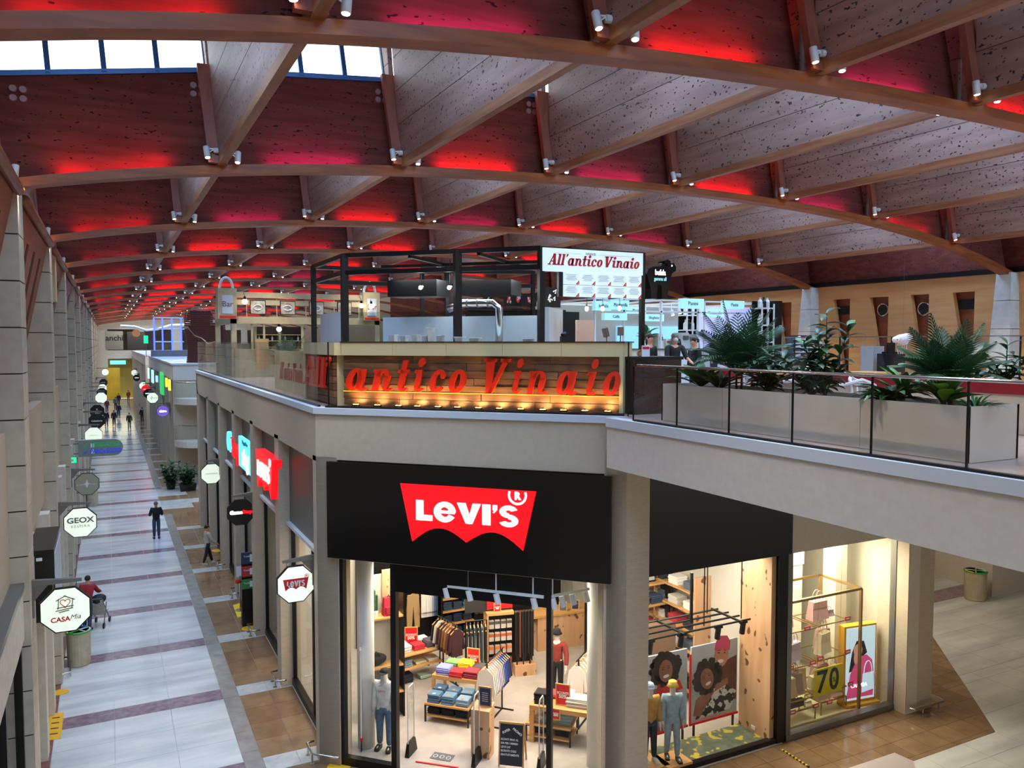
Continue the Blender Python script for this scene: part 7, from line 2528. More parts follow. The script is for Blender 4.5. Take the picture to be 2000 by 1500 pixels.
def frond_mesh(L, arch, n=18):
    key = (round(L, 2), round(arch, 2))
    if key in FR:
        return FR[key]
    m = MB()
    pts = []
    for i in range(n + 1):
        t = i / n
        pts.append(Vector((L * (t * .75 + .1 * t * t) * (1 - .12 * arch * t), 0, L * (.8 * t - arch * t * t))))
    m.tube(pts[::2], [.012 * (1 - .07 * i) for i in range(len(pts[::2]))], 4)
    for i in range(3, n + 1):
        t = i / n
        ll = L * .36 * math.sin(math.pi * min(1, .18 + .8 * t)) + .02
        d = (pts[i] - pts[i - 1]).normalized()
        for s in (-1, 1):
            tip = pts[i] + d * ll * .75 + Vector((0, s * ll * .8, -ll * .22))
            w = d * .013
            mid = pts[i].lerp(tip, .5) + Vector((0, 0, .02))
            m.add([pts[i] - w, pts[i] + w, mid + w * 1.3, tip, mid - w * 1.3], [(0, 1, 2, 4), (4, 2, 3)])
    FR[key] = m.mesh('frond', LEAFM['palm'])
    return FR[key]


def palm(label, loc, n, L, seed, name='potted_palm'):
    r = random.Random(seed)
    o = thing(name, label, 'palm', loc)
    for q in range(4):
        a = q * 1.6
        MB().tube([(.05 * math.cos(a), .05 * math.sin(a), 0), (.07 * math.cos(a), .07 * math.sin(a), L * .35)], [.02, .012], 6).build('stem', LEAFM['trunk'], o)
    for i in range(n):
        az = 2.399 * i + r.uniform(-.2, .2)
        t = i / n
        l = L * (.75 + .25 * ((i * 7) % 4) / 3)
        me = frond_mesh(l, .15 + .5 * round(t * 4) / 4)
        link(me, 'frond', o, mtx=T3(.04 * math.cos(az), .04 * math.sin(az), L * .22) @ RZ(az) @ Matrix.Rotation(-(.75 - .75 * t), 4, 'Y'))
    return o


def shrub(name, label, loc, h, n, L, Wd, mk, seed, stems=4, spread=.3, mk2=None):
    """upright leafy plant: stems with leaves along them, each leaf a part"""
    r = random.Random(seed)
    o = thing(name, label, 'plant', loc)
    for s in range(stems):
        az = 6.283 * s / stems + r.uniform(-.4, .4)
        hh = h * (1 if s == 0 else r.uniform(.55, .95))
        top = Vector((spread * math.cos(az) * (s > 0), spread * math.sin(az) * (s > 0), hh))
        MB().tube([(0, 0, 0), top * .5 + Vector((0, 0, .03)), top], [.014, .011, .006], 5).build('stem', LEAFM['stalk'], o)
        k = n // stems
        for i in range(k):
            t = .15 + .85 * i / max(1, k - 1)
            p = top * t
            a2 = 2.4 * i + r.uniform(-.4, .4)
            link(leaf_mesh(L, Wd, .4, mk2 if (mk2 and r.random() < .2) else mk), 'leaf', o, mtx=Matrix.Translation(p) @ RZ(a2) @ Matrix.Rotation(-r.uniform(-.1, .7), 4, 'Y'))
    return o


PZs = PZ_ - .06


def pp_(u, v=760, x=9.1):
    q = at(u, v, x=x)
    return Vector((x, q.y, PZs))


palm('feathery palm in front of the mountain screen, tallest on the left of the planter', pp_(1443), 28, 1.15, 3)
palm('arching palm at the near end of the white planter', pp_(1850), 26, .88, 8)
rosette('leafy_plant', 'broad leafed bright plant at the far left end of the planter', pp_(1368, x=9.0), 26, .6, .16, 'mid', stalk=.12, seed=2)
rosette('leafy_plant', 'low dark strappy plant below the feathery palm', pp_(1405, x=8.9), 26, .5, .08, 'dark', stalk=.1, seed=4)
shrub('leafy_plant', 'dense dark plant with long leaves right of the feathery palm', pp_(1500), .62, 130, .3, .1, 'dark', 5, 8, .42)
shrub('tall_leafy_plant', 'tall upright plant with pointed leaves in the middle of the planter', pp_(1612), 1.2, 110, .3, .11, 'dark', 6, 5, .3, 'mid')
shrub('leafy_plant', 'dense dark bush at the foot of the tall pointed plant', pp_(1585, x=9.0), .6, 160, .24, .09, 'dark', 7, 9, .4, 'grey')
rosette('leafy_plant', 'arching dark leafed plant spilling over the planter front', pp_(1742, x=8.95), 40, .5, .12, 'dark', .2, 1.2, .5, .12, 9, mk2='mid')
rosette('leafy_plant', 'upright light green plant behind the arching dark one', pp_(1765, x=9.3), 16, .42, .1, 'mid', .8, 1.5, .3, .3, 10)
rosette('leafy_plant', 'lime and white variegated plant under the near palm', pp_(1842, x=9.0), 26, .42, .18, 'mid', .4, 1.4, .3, .25, 11, mk2='lime')
rosette('leafy_plant', 'small grassy plant at the near corner of the planter', pp_(1905, x=8.95), 26, .34, .03, 'mid', .4, 1.4, .45, .02, 12)
shrub('leafy_plant', 'dark bushy plant growing on the red banded planter at the right edge', Vector((12.3, at(1965, 740, x=12.3).y, 8.38)), .6, 90, .26, .1, 'dark', 13, 7, .45)
rosette('leafy_plant', 'dark fern like plant on the red banded planter left of the bushy one', Vector((12.3, at(1905, 740, x=12.3).y, 8.38)), 22, .5, .08, 'dark', .2, 1.0, .5, .1, 14)

# corridor bushes in pots
for i, (u, v) in enumerate(((334, 955), (367, 958))):
    p = at(u, v, z=0)
    o = shrub('potted_bush', ['bushy green plant in a round black pot in the corridor', 'bushy green plant in a square black tub in the corridor'][i], p, 1.75, 290, .36, .15, 'dark', 20 + i, 12, .5, 'mid')
    for ch in KIDS.get(o.name, []):
        pass
    if i == 0:
        MB().lathe([(.22, 0), (.3, .45), (.31, .5)], 18).build('pot', m_blackm, o)
    else:
        MB().hexa([(-.42, -.25, 0), (.42, -.25, 0), (.42, .25, 0), (-.42, .25, 0), (-.48, -.3, .42), (.48, -.3, .42), (.48, .3, .42), (-.48, .3, .42)]).build('tub', m_blackm, o)

# ---------------------------------------------------------------- dairy shop with lit blue signs
m_cyan = mat('lit pale cyan sign', '#9fd0d6', emit=.5, ecol='#a8eef6', rough=.4)
m_tealink = mat('teal lettering', '#14505a', rough=.5)
YD = 20.0
dsy = thing('dairy_stand', 'white framed dairy bar with lit pale blue name boxes and grey back wall', 'market stand', (16, YD, ZS))
m = MB()
xsD = [at(u, 600, y=YD).x for u in (1162, 1218, 1291, 1363, 1376, 1487)]
ztop = at(1340, 588, y=YD).z
for x in xsD:
    m.bar((x, YD, ZS), (x, YD, ztop), .05)
    m.bar((x, YD, ztop), (x, YD + 3.6, ztop), .05)
for z in (ztop, ztop - .35):
    m.bar((xsD[0], YD, z), (xsD[-1], YD, z), .05)
m.bar((xsD[0], YD + 3.6, ztop), (xsD[-1], YD + 3.6, ztop), .05)
m.build('frame', m_white, dsy, world=True)
MB().box(12.9, 21.4, 24.0, 24.1, ZS, 10.4).build('back_wall', mat('grey bar wall', '#8b8a84', rough=.6), dsy, world=True)
a, c = at(1205, 690, y=23.9), at(1340, 638, y=23.9)
MB().box(a.x, c.x, 23.9, 24.0, ZS + .6, c.z).build('lit_band', mat('lit blue back panel', '#8fc6e6', emit=.45, ecol='#79bde8'), dsy, world=True)
MB().box(13.3, 18.3, YD, YD + .8, ZS, 8.75).build('bar_counter', m_white, dsy, world=True)
MB().box(13.2, 18.4, YD - .05, YD + .85, 8.75, 8.8).build('worktop', m_grey, dsy, world=True)
for i, (u0, u1, v0, v1, t) in enumerate(((1163, 1194, 589, 606, 'bufala'), (1195, 1229, 587, 604, 'Mozzarella'), (1223, 1262, 600, 612, 'Mozza'), (1181, 1225, 612, 625, 'Caffè'), (1257, 1297, 614, 627, 'Sfogliate'), (1332, 1375, 584, 602, 'Panini'), (1377, 1414, 604, 618, 'Mozzarella'), (1415, 1454, 588, 603, 'Pasta'))):
    yy = YD - .15 if i not in (2, 4, 6) else YD + .8
    a, c = at(u0, v1, y=yy), at(u1, v0, y=yy)
    w, h = c.x - a.x, c.z - a.z
    o = MB().box(a.x, c.x, yy, yy + .18, a.z, c.z).build('name_box', m_cyan, dsy, world=True)
    text_mb(t, h * .55, .01, M=wm(dsy).inverted() @ T3(a.x + w * .5, yy - .008, a.z + h * .5), sx=min(1, w / (h * .55 * .55 * len(t)))).build('lettering', m_tealink, o)
    MB().bar((a.x, yy + .1, c.z), (a.x, yy + .1, ztop), .02).bar((c.x, yy + .1, c.z), (c.x, yy + .1, ztop), .02).build('hanger', m_white, dsy, world=True)
for i, (u, v) in enumerate(((1289, 600), (1311, 606), (1325, 603))):
    p = at(u, v, y=YD + 1)
    o = thing('bar_spot', '%s white spot lamp under the dairy bar frame' % ['left', 'middle', 'right'][i], 'spotlight', p, group='spot lamps in the dairy bar')
    MB().tube([(0, 0, 0), (.03, -.05, -.16)], .06, 10).build('housing', m_spot, o)
    MB().bar((0, 0, 0), (0, 0, ztop - p.z), .02).build('stem', m_white, o)
    MB().tube([(.03, -.05, -.16), (.031, -.052, -.167)], .05, 10).build('lens', m_lens, o)
# mountain screen
a, c = at(1366, 695, y=22.8), at(1487, 601, y=22.8)
sc_ = thing('video_screen', 'large lit screen showing a hazy lavender mountain', 'screen', (a.x, 22.8, ZS))
w, z1 = c.x - a.x, c.z - ZS
MB().box(0, w, 0, .1, 0, z1).build('screen', mat('lit lavender sky', '#b7b6e2', emit=.42, ecol='#b0b0ea'), sc_)
MB().slab([(0, .2), (w, .2), (w, z1 * .42), (w * .8, z1 * .52), (w * .62, z1 * .62), (w * .45, z1 * .66), (w * .32, z1 * .58), (w * .15, z1 * .5), (0, z1 * .4)], -.006, 0).build('screen_mountain', mat('lit grey mountain', '#5f607e', emit=.3, ecol='#5d5e80'), sc_)
MB().slab([(0, .2), (w, .2), (w, z1 * .3), (w * .5, z1 * .34), (0, z1 * .28)], -.009, -.004).build('screen_mist', mat('lit mist', '#b0aedd', emit=.35, ecol='#a8a6dd'), sc_)
# shelf towers
for i, (u0, u1, v0, dx) in enumerate(((1341, 1364, 603, 0), (1487, 1527, 588, 0))):
    yy = 21.2 if i == 0 else 19.0
    a, c = at(u0, 690, y=yy), at(u1, v0, y=yy)
    w, h = c.x - a.x, c.z - ZS
    o = thing('shelf_tower', ['white framed shelf tower of bottles left of the mountain screen', 'black backed white shelf tower of jars right of the mountain screen'][i], 'shelving', (a.x, yy, ZS))
    MB().box(0, w, .42, .46, 0, h).build('back_panel', m_blackm, o)
    MB().box(w * (1 if i == 0 else .62), w + .02, 0, .46, 0, h).build('side_panel', m_blackm, o)
    m = MB()
    ww = w if i == 0 else w * .6
    for x in (0, ww / 2, ww):
        m.bar((x, 0, 0), (x, 0, h - .1), .04)
    ns = 5
    for j in range(ns):
        m.box(-.05, ww, 0, .4, h * (j + .55) / ns - .02, h * (j + .55) / ns + .02)
    m.build('shelf_frame', m_white, o)
    for j in range(1, ns):
        for k in range(3):
            q = Vector((a.x + ww * (.18 + .3 * k), yy + .18, ZS + h * (j + .55) / ns + .02))
            b = thing('bottle', '%s container on shelf %s of the shelf tower %s of the mountain screen' % (['left white', 'middle dark', 'right white'][k], ['one', 'two', 'three', 'four', 'five'][j], 'left' if i == 0 else 'right'), 'bottle', q, group='bottles in the shelf towers')
            MB().lathe([(.07, 0), (.075, .02), (.075, .2), (.03, .27), (.03, .33)], 10).build('body', m_blackm if k == 1 else m_white, b)
            MB().lathe([(.035, .33), (.035, .36)], 8).build('cap', m_grey, b)
# goods on the dairy counter
for i, (u, v, hx, w, h, lb) in enumerate(((1284, 676, '#d5cfc0', .2, .45, 'cream bottle on the dairy counter'), (1300, 678, '#cfc8b4', .25, .3, 'cream carton on the dairy counter'), (1312, 676, '#1d1d20', .5, .3, 'black coffee machine on the dairy counter'), (1332, 674, '#b9b9b6', .35, .5, 'steel slicer on the dairy counter'), (1348, 668, '#9a9894', .5, .45, 'grey box machine on the dairy counter'))):
    p = at(u, v, y=YD + .4)
    o = thing('counter_machine', lb, 'appliance', (p.x, YD + .4, 8.8))
    MB().hexa([(-w / 2, -.2, 0), (w / 2, -.2, 0), (w / 2, .2, 0), (-w / 2, .2, 0), (-w * .42, -.15, h), (w * .42, -.15, h), (w * .42, .2, h), (-w * .42, .2, h)]).build('body', cloth(hx), o)
    MB().box(-w * .3, w * .3, -.21, -.17, h * .55, h * .8).build('front_panel', m_grey, o)
p = at(1263, 660, y=YD + .5)
rosette('counter_plant', 'glossy green plant on the dairy counter in front of the blue band', (p.x, YD + .5, 8.8), 14, .4, .2, 'mid', .5, 1.4, .3, .5, 31)
# buffalo shaped hanging sign
a, c = at(1263, 583, y=17.5), at(1321, 508, y=17.5)
bfo = thing('buffalo_sign', 'black buffalo shaped hanging sign with lit white lettering', 'sign', (a.x, 17.5, a.z))
w, h = c.x - a.x, c.z - a.z
sil = [(.16, .0), (.34, .0), (.36, .34), (.44, .36), (.5, .34), (.52, 0), (.7, 0), (.74, .3), (.8, .5), (.86, .66), (.98, .72), (1.0, .82), (.9, .93), (.82, .9), (.8, .97), (.7, 1.0), (.58, .96), (.6, .92), (.7, .9), (.72, .84), (.5, .83), (.2, .80), (.05, .74), (.0, .62), (.08, .4), (.14, .25)]
MB().slab([(x * w, z * h) for x, z in sil], 0, .28).build('body', m_black, bfo)
MB().ball((w * .84, -.01, h * .85), (.02, .02, .025), 8).build('eye', m_whitee, bfo)
text_mb('bufala', h * .2, .01, bold=.002, M=T3(w * .45, -.01, h * .66), sx=.72).build('lettering', m_whitee, bfo)
text_mb('gamma all', h * .13, .01, bold=.002, M=T3(w * .45, -.01, h * .5), sx=.75).build('lettering', m_cyan, bfo)
MB().bar((w * .45, .26, ztop - a.z), (w * .45, 2.5, ztop - a.z), .04).build('support_arm', m_blackm, bfo)

# ---------------------------------------------------------------- terrace: shoe display, counters, chairs
a, c = at(1552, 705, y=22), at(1614, 655, y=22)
o = thing('shoe_display', 'dark display board of shoes on white shelves in front of the timber wall', 'display', (a.x, 22, ZS))
w, h = c.x - a.x, c.z - ZS
MB().box(0, w, .2, .3, 0, h).build('back_panel', mat('dark brown board', '#3a2f28', rough=.6), o)
for j in range(5):
    MB().box(.1, w - .08, 0, .2, h * .5 + h * .1 * j, h * .5 + h * .1 * j + .02).build('shelf', m_white, o)
    for k in range(4):
        s_ = thing('display_shoe', 'shoe number %s on shelf %s of the dark display board' % (['one', 'two', 'three', 'four'][k], ['one', 'two', 'three', 'four', 'five'][j]), 'shoe', (a.x + .25 + (w - .4) * k / 3.4, 22.1, ZS + h * .5 + h * .1 * j + .02), group='shoes on the display board')
        MB().hexa([(-.13, -.05, 0), (.13, -.05, 0), (.13, .05, 0), (-.13, .05, 0), (-.12, -.04, .05), (.12, -.03, .11), (.12, .03, .11), (-.12, .04, .05)]).build('upper', cloth(['#c9c6c0', '#8a3a2a', '#d5d3cf', '#5a5a5e'][(j + k) % 4]), s_)
        MB().box(-.14, .14, -.055, .055, -.004, .015).build('sole', m_white, s_)
m_wcab = mat('white counter', '#b5b3b0', rough=.4)
a, c = at(1705, 735, y=18), at(1727, 676, y=18)
solo(MB().box(0, c.x - a.x, 0, .5, 0, c.z - ZS), 'white_pillar', m_wcab, 'plain white upright pillar cabinet on the terrace by the timber wall', 'cabinet', loc=(a.x, 18, ZS))
o = solo(MB().box(-.35, .35, -.25, .25, .02, 1.0), 'till_counter', m_blackm, 'black till counter beside the white pillar cabinet', 'counter', loc=(at(1740, 720, y=17.4).x, 17.4, ZS))
MB().box(-.2, .2, -.2, .2, 1.0, 1.06).box(-.18, .18, 0, .04, 1.06, 1.35).build('till', m_blackm, o)
# glass screen with steel line in front of the timber wall
gs = thing('glass_balustrade', 'clear glass balustrade before the timber wall at the back of the terrace', 'balustrade', (21, 17, ZS))
for i in range(7):
    y0 = 22 - i * 1.9
    MB().box(21.0, 21.02, y0 - 1.88, y0, ZS, 9.15).build('glass_panel', m_rail, gs, world=True)
    MB().box(20.99, 21.03, y0 - .03, y0, ZS, 9.15).build('joint_strip', m_blackm, gs, world=True)
MB().bar((21.01, 22, 9.16), (21.01, 8.7, 9.16), .03).build('handrail', m_grey, gs, world=True)
m_ch = mat('white moulded chair', '#c9cbce', rough=.35)
CHL = ['white moulded chair nearest the tall pointed plant', 'white moulded chair left of the arching plant', 'white moulded chair behind the feathery palm', 'white moulded chair beyond the dense dark plant', 'white moulded chair turned sideways by the red band', 'white moulded chair at the back of the terrace']
for i, (u, v, x, rz) in enumerate(((1672, 790, 10.6, 2.6), (1690, 770, 11.2, .4), (1475, 775, 11.0, 1.0), (1545, 775, 10.8, 3.4), (1640, 770, 13.6, 2.0), (1580, 745, 14.5, .2))):
    p = at(u, v, x=x)
    o = thing('terrace_chair', CHL[i], 'chair', (x, p.y, ZS), rz, 'white terrace chairs')
    m = MB()
    m.tube([(.22 * math.cos(t), .22 * math.sin(t), .46) for t in [2 * math.pi * q / 16 for q in range(16)]], .025, 6, closed=True)
    m.lathe([(.2, .44), (.22, .46), (.2, .47)], 16)
    m.build('seat', m_ch, o)
    m = MB()
    m.tube([(.27 * math.cos(t), .24 * math.sin(t) + .0, .78 - .1 * abs(math.cos(t))) for t in [math.pi * (q / 12) for q in range(13)]], .03, 6)
    for t in (.3, .5, .7):
        m.tube([(.22 * math.cos(math.pi * t), .2 * math.sin(math.pi * t), .46), (.27 * math.cos(math.pi * t), .24 * math.sin(math.pi * t), .74)], .018, 5)
    m.build('backrest', m_ch, o)
    for (sx, sy) in ((-1, -1), (1, -1), (-1, 1), (1, 1)):
        MB().tube([(sx * .14, sy * .14, .45), (sx * .22, sy * .22, 0)], [.018, .012], 6).build('leg', m_ch, o)
for i, (u, v, x) in enumerate(((1700, 745, 12.9 + 1.0), (1500, 745, 11.6), (1590, 750, 15.6))):
    p = at(u, v, x=x)
    o = thing('terrace_table', '%s wood topped terrace table' % ['right hand', 'left hand', 'farthest'][i], 'table', (x, p.y, ZS), group='terrace tables')
    MB().box(-.4, .4, -.4, .4, .72, .76).build('table_top', m_wood, o)
    MB().tube([(0, 0, .03), (0, 0, .72)], .035, 8).build('stem', m_white, o)
    MB().lathe([(.26, 0), (.26, .02), (.05, .04)], 16).build('base', m_white, o)
a, c = at(1735, 690, y=13.5), at(1790, 645, y=13.5)
o = thing('hanging_cloud_animal', 'white fluffy floating animal ornament with string legs left of the near palm', 'ornament', ((a.x + c.x) / 2, 13.5, (a.z + c.z) / 2 + .05))
m_fluff = mat('white fluff', '#d9d8dc', '#c3c2ca', sc=12, rough=.9, bump=.5)
m = MB().ball((0, 0, .02), (.24, .14, .12), 14).ball((.14, 0, .06), (.18, .13, .1), 12).ball((.05, .02, -.05), (.16, .12, .09), 12).ball((-.12, 0, .02), (.14, .12, .1), 12)
m.build('body', m_fluff, o, smooth=True)
MB().ball((-.27, -.01, 0), (.1, .08, .08), 12).build('head', m_white, o, smooth=True)
MB().ball((-.3, -.085, 0), (.02, .01, .015), 8).build('eye', m_eye, o)
for k in range(5):
    MB().tube([(-.16 + .08 * k, 0, -.06), (-.17 + .085 * k, .01, -.22), (-.15 + .08 * k, 0, -.36)], .006, 4).build('string_leg', m_white, o)
MB().tube([(0, 0, .1), (0, 0, zb(13) - (a.z + c.z) / 2)], .0015, 4).build('thread', m_grey, o)

# ---------------------------------------------------------------- cream kiosk with arched handle ornaments behind the sandwich counter
m_kc = mat('cream kiosk paint', '#b7a67f', '#ab9a74', sc=4, rough=.5)
XK, YK = 6.0, 33.0
k0, k1 = at(455, 575, y=YK), at(735, 590, y=YK)
kk = thing('cream_kiosk', 'cream framed snack kiosk with photo boards and arched handle ornaments', 'kiosk', (k0.x, YK, ZS))
zt, zm1, zm0 = k0.z - ZS + .1, at(455, 618, y=YK).z - ZS, at(455, 632, y=YK).z - ZS
w = k1.x - k0.x
D = 5.0
for (x, y) in ((0, 0), (w, 0), (0, D), (w, D)):
    MB().box(x - .1, x + .1, y - .1, y + .1, 0, zt).build('post', m_kc, kk)
for x in (w * .12, w * .2, w * .46):
    MB().box(x - .04, x + .04, -.02, .04, 0, zm0).build('slim_post', m_kc, kk)
for (z0, z1) in ((zm0, zm1), (zt - .22, zt)):
    MB().box(-.1, w + .1, -.1, .0, z0, z1).build('rail', m_kc, kk)
    MB().box(-.1, 0, -.1, D, z0, z1).build('rail', m_kc, kk)
    MB().box(w, w + .1, -.1, D, z0, z1).build('rail', m_kc, kk)
MB().box(-.1, w + .1, -.08, .0, zt - .5, zt - .3).build('rail', m_kc, kk)
MB().box(0, w, 1.0, D, 0, 1.3).build('counter', m_kc, kk)
MB().box(0, w * .6, -.3, .3, 0, 1.1).build('front_counter', m_kc, kk)
MB().box(w * .13, w * .22, -.32, -.3, .3, 1.5).build('oak_board', m_wood, kk)
for i, f in enumerate((.12, .32, .52, .72, .9)):
    x = w * f
    MB().bar((x - .2, -.06, zt - .25), (x - .2, -.06, zm1), .03).build('hanger', m_kc, kk)
    pbm = MB().box(x - .05, x + .5, -.12, -.09, zm1 + .12, zm1 + .62).build('photo_board', mat('sepia food print', '#8a7a66', '#c7b9a0', sc=5, rough=.6), kk)
    MB().tube([(x + .22 + .16 * math.cos(t), -.125, zm1 + .36 + .1 * math.sin(t)) for t in [2 * math.pi * q / 12 for q in range(12)]], .025, 5, closed=True).build('printed_plate', m_white, pbm)
    pf_ = MB().box(x - .08, x + .53, -.09, -.07, zm1 + .09, zm1 + .65).build('photo_frame', m_blackm, kk)
for x, s in ((-.25, 1), (w * .95, 1)):
    MB().box(x - .35, x + .35, -.3, .3, zm1 - .1, zt + .12).build('bag_shaped_board', m_kc, kk)
    pn = MB().box(x - .2, x + .2, -.32, -.3, zm1 + .1, zt - .15).build('menu_panel', m_screen, kk)
    text_mb('Bar', .3, .01, M=T3(x, -.33, zt - .5)).build('lettering', m_mrd, pn)
    MB().tube([(x + .25 * math.cos(t), 0, zt + .1 + .45 * math.sin(t)) for t in [math.pi * q / 10 for q in range(11)]], .05, 8).build('arched_handle', m_white, kk)
    MB().box(x - .3, x + .3, -.31, -.29, zm1 - .08, zm1 + .02).build('red_strip', m_redl, kk)
for i, (u, v) in enumerate(((478, 589), (545, 643), (706, 597), (725, 598))):
    p = at(u, v, y=YK - .4)
    o = thing('kiosk_lamp', ['bright bulb at the top left of the cream kiosk', 'bright bulb hanging under the cream kiosk beam', 'bright bulb near the right end of the cream kiosk', 'bright bulb at the far right end of the cream kiosk'][i], 'lamp', p, group='bulbs on the cream kiosk')
    MB().ball((0, 0, 0), .1, 12).build('bulb', mat('warm white bulb', '#ffffff', emit=9, ecol='#fff0c8'), o)
    MB().tube([(0, 0, .08), (0, 0, .2)], .05, 8).build('socket', m_blackm, o)
    MB().bar((0, 0, .2), (0, .35, (ZS + (zt if i != 1 else zm0)) - p.z), .02).build('arm', m_blackm, o)
# glassware shelf and colourful goods inside the kiosk
sf = thing('bar_shelving', 'cream framed bar shelving of bottles inside the cream kiosk', 'shelving', (k0.x + .9, YK + .4, ZS))
for x in (0, .95, 1.9):
    MB().box(x - .04, x + .04, 0, .3, 0, zm0 - .1).build('upright', m_kc, sf)
for j in range(4):
    MB().box(0, 1.9, 0, .3, .9 + .25 * j, .93 + .25 * j).build('shelf_board', m_kc, sf)
MB().box(0, 1.9, .3, .34, .3, zm0 - .1).build('back_panel', mat('dark red back board', '#2c1512', rough=.5), sf)
for j in range(3):
    for k in range(7):
        b = thing('bottle', 'bottle %s on shelf %s of the kiosk bar shelving' % (['one', 'two', 'three', 'four', 'five', 'six', 'seven'][k], ['one', 'two', 'three'][j]), 'bottle', (k0.x + 1.05 + .26 * k, YK + .55, ZS + .93 + .25 * j), group='bottles in the kiosk shelving')
        MB().lathe([(.035, 0), (.04, .12), (.015, .16), (.015, .2)], 8).build('body', cloth(['#c9c4b4', '#5a2a20', '#d9d6cc', '#3a4a30'][(j + k) % 4]), b)
palm('green palm inside the cream kiosk behind the glass', (at(540, 690, y=YK + 1.5).x, YK - .8, ZS + .2), 14, 1.3, 41)
# red lettered cream side panel
Mp = Matrix.Translation((4.4, 20.9, 0)) @ RZ(R(-90))
sp = thing('side_panel', 'cream side panel with dull red lettering behind the corridor glass', 'sign', (4.4, 22.2, ZS))
for q in range(6):
    MB().box(4.42, 4.5, 20.2 + .7 * q + .005, 20.9 + .7 * q - .005, ZS, 8.75).build('panel_board', m_kc, sp, world=True)
Mw = Matrix.Translation((4.42, 23.6, 0)) @ RZ(R(-90))
word_mb("All'antico Vinaio", 0, 7.95, 3.0, .32, -.012, 0, gap=.08, space=.15, M=Mw).build('red_lettering', mat('dull red print', '#9c2a22', rough=.5), sp, world=True)

# ---------------------------------------------------------------- dark red slatted wave kiosk and things far away
m_slat = mat('dark red slat', '#3f130f', '#52201a', sc=2, st=(1, 1, 6), rough=.4)
wv = thing('slatted_wave', 'dark red brown slatted wave shaped pavilion with silver edge on the upper floor', 'pavilion', (4.5, 55.2, ZS))
wv.scale = (.33, 1, .74)
prof = [(0, 0), (0, 3.9), (.4, 4.5), (1.2, 4.7), (4.5, 4.6), (5.4, 3.6), (7.5, 3.4), (7.5, 0)]
XA = 5.3
for j in range(26):
    z = .05 + .175 * j
    xs_l, xs_r = 0, 7.5
    if z > 3.4:
        xs_r = 5.2
    if z > 4.3:
        xs_l, xs_r = .8, 4.6
    off = .25 * math.sin(z * 1.4)
    MB().box(xs_l + off, xs_r + off, 0, .25, z, z + .15).build('slat', m_slat, wv)
MB().box(.3, 6.9, .1, .3, 0, 3.3).box(.9, 4.5, .1, .3, 3.3, 4.5).build('core', mat('dark core', '#160807', rough=.8), wv)
MB().tube([(-.1, -.05, 3.6), (.2, -.05, 4.3), (1.0, -.05, 4.75), (4.4, -.05, 4.7), (5.0, -.05, 4.1), (6.0, -.05, 3.7), (7.4, -.05, 3.6)], .07, 8).build('silver_edge', m_chrome, wv)
MB().tube([(-1.2, -2, 3.0), (-.2, -2, 3.1), (1.0, -2, 2.4), (2.2, -2, 2.2), (3.4, -2, 1.7), (4.6, -2, 1.9)], .06, 8).build('silver_edge', m_chrome, wv)
m_neon = mat('blue neon tube', '#2030ff', emit=7, ecol='#2a3cff')
p = at(322, 648, y=80)
bn = thing('blue_neon_frame', 'blue neon lit frame far away on the upper floor', 'light', (p.x, 80, ZS))
for x in (-.9, -.2, .6, 1.4):
    MB().bar((x, 0, .6), (x, 0, 3.6), .12).build('neon_tube', m_neon, bn)
for z in (1.4, 2.6, 3.6):
    MB().bar((-.9, .05, z), (1.6, .05, z), .1).build('rail', m_white, bn)
MB().box(-1.2, 1.9, .1, .5, 0, .6).build('base', m_grey, bn)
ws = thing('wave_strip', 'white wavy hanging ribbon far away under the roof', 'ornament', (at(285, 641, y=85).x, 85, at(285, 641, y=85).z))
MB().tube([(-2.2, 0, .2), (-1, 0, .15), (0, 0, -.2), (1, 0, -.1), (2.2, 0, .3), (3.4, 0, .35), (4.4, 0, .9)], .12, 8).build('ribbon', m_white, ws)
MB().bar((0, 0, 0), (0, 0, 2.6), .006).build('thread', m_blackm, ws)
p = at(285, 663, y=80)
gd = solo(MB().box(-.18, .18, -.05, .05, -.35, .35), 'green_sign', MATS['lit green exit light'], 'small lit green sign far away on the upper floor', 'sign', loc=p)
MB().bar((0, 0, -.35), (0, 0, ZS - p.z), .05).build('pole', m_grey, gd)
# upper shop panels on the end wall
a, c = at(207, 683, y=YE), at(240, 647, y=YE)
o = thing('shop_hoarding', 'grey hoarding with black lettering on the far end wall', 'sign', (a.x, YE - .12, a.z))
MB().box(0, c.x - a.x, 0, .1, 0, c.z - a.z).build('panel', m_grey, o)
text_mb('anchi', 1.2, .03, bold=.03, M=T3((c.x - a.x) * .5, -.03, (c.z - a.z) * .62)).build('lettering', m_inkk, o)
a, c = at(249, 683, y=YE), at(283, 648, y=YE)
o = thing('dark_shop_window', 'dark shop window with a round orange emblem on the far end wall', 'window', (a.x, YE - .12, a.z))
MB().box(0, c.x - a.x, 0, .1, 0, c.z - a.z).build('pane', m_black, o)
MB().tube([((c.x - a.x) / 2, -.02, 2.6), ((c.x - a.x) / 2, -.03, 2.6)], .6, 16).build('emblem', mat('orange emblem', '#b0703c', rough=.5), o)
a, c = at(209, 766, y=YE - .3), at(234, 718, y=YE - .3)
solo(MB().box(0, c.x - a.x, 0, .1, 0.02, c.z), 'yellow_banner', mat('lit yellow banner', '#e0a81e', '#f0c83a', sc=.5, emit=0, rough=.5), 'big yellow orange shop front at the end of the corridor', 'shop front', loc=(a.x, YE - .3, 0))
o = solo(MB().box(0, 2.2, 0, .42, -.3, .3), 'lit_shop_sign', m_cy, 'lit pale blue shop name over the yellow shop front', 'sign', loc=at(215, 708, y=YE - .4))
text_mb('SHOP', .5, .02, M=T3(1.1, -.02, 0)).build('lettering', m_white, o)
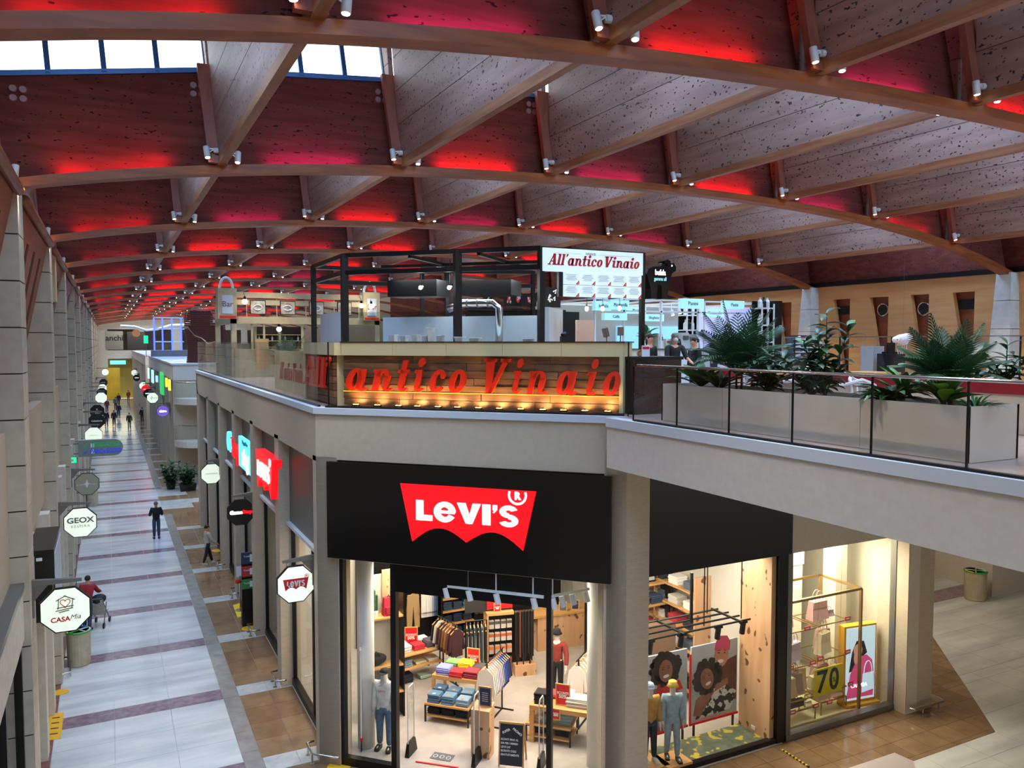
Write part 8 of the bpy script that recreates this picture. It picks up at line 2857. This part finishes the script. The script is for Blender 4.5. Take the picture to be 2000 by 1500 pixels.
# round balconies in the cross passage
for i, (z, x1) in enumerate(((5.4, 5.0), (2.75, 5.0))):
    o = thing('balcony', ['upper curved white balcony with glass in the cross passage', 'lower curved white balcony with glass in the cross passage'][i], 'balcony', (5.6, 53.9, z))
    arc = [(2.0 * math.cos(t), 2.0 * math.sin(t)) for t in [math.pi + math.pi * .5 * q / 10 for q in range(11)]]
    MB().prism([(0, 0)] + arc, -.25, .12).build('slab', m_plaster2, o)
    for q in range(10):
        a, c = arc[q], arc[q + 1]
        MB().hexa([(a[0], a[1], .12), (c[0], c[1], .12), (c[0] * .99, c[1] * .99, .12), (a[0] * .99, a[1] * .99, .12), (a[0], a[1], 1.1), (c[0], c[1], 1.1), (c[0] * .99, c[1] * .99, 1.1), (a[0] * .99, a[1] * .99, 1.1)]).build('glass_panel', m_rail, o)
    MB().tube([(x, y, 1.12) for x, y in arc], .04, 6).build('handrail', m_chrome, o)
solo(MB().box(5.4, 8, 53.2, 53.4, 0, 6.4), 'purple_shop_front', mat('dark purple shop front', '#241a3c', '#3a2a58', sc=1, rough=.4), 'dark purple shop front behind the curved balconies', 'shop front')
# lit fascia signs of the second block
for i, (u, v, hx, w, h) in enumerate(((290, 729, '#bfeaf0', 1.6, 2.0), (298, 735, '#a8e6f2', 2.4, 2.2), (306, 740, '#9fd0f0', 1.4, 1.0), (315, 748, '#2fae5a', 1.8, 3.2), (318, 751, '#2fae5a', 1.0, 3.0), (325, 747, '#e8d23a', .7, 1.2), (331, 752, '#e8d23a', .8, 1.4))):
    p = at(u, v, x=3.5)
    o = solo(MB().box(-.06, .06, -w / 2, w / 2, -h / 4, h / 4), 'lit_shop_sign', mat('lit sign %s' % hx, hx, emit=1.0, ecol=hx), ['pale blue lit sign farthest along the second block', 'wide pale cyan lit sign on the second block', 'light blue lit sign on the second block', 'tall green lit sign on the second block', 'narrow green lit sign beside the tall green one', 'small yellow lit sign on the second block', 'small yellow lit sign nearest the passage'][i], 'sign', 'lit signs of the second block', loc=p)
    MB().box(.06, .2, -w / 3, w / 3, -h / 6, h / 6).build('bracket', m_grey, o)
# black shop box and shop front at the near left
bx = solo(MB().box(-.45, .0, 0, 2.2, 3.6, 5.0), 'fascia_box', m_black, 'black fascia box of the shop behind the house sign on the left wall', 'fascia', loc=(WL + .25, 17.6, 0))
MB().box(-.3, -.2, -.012, 0, 4.8, 4.86).build('mark', m_white, bx)
MB().box(.0, .012, .1, 2.1, 3.7, 4.9).build('side_sheet', m_screen, bx)
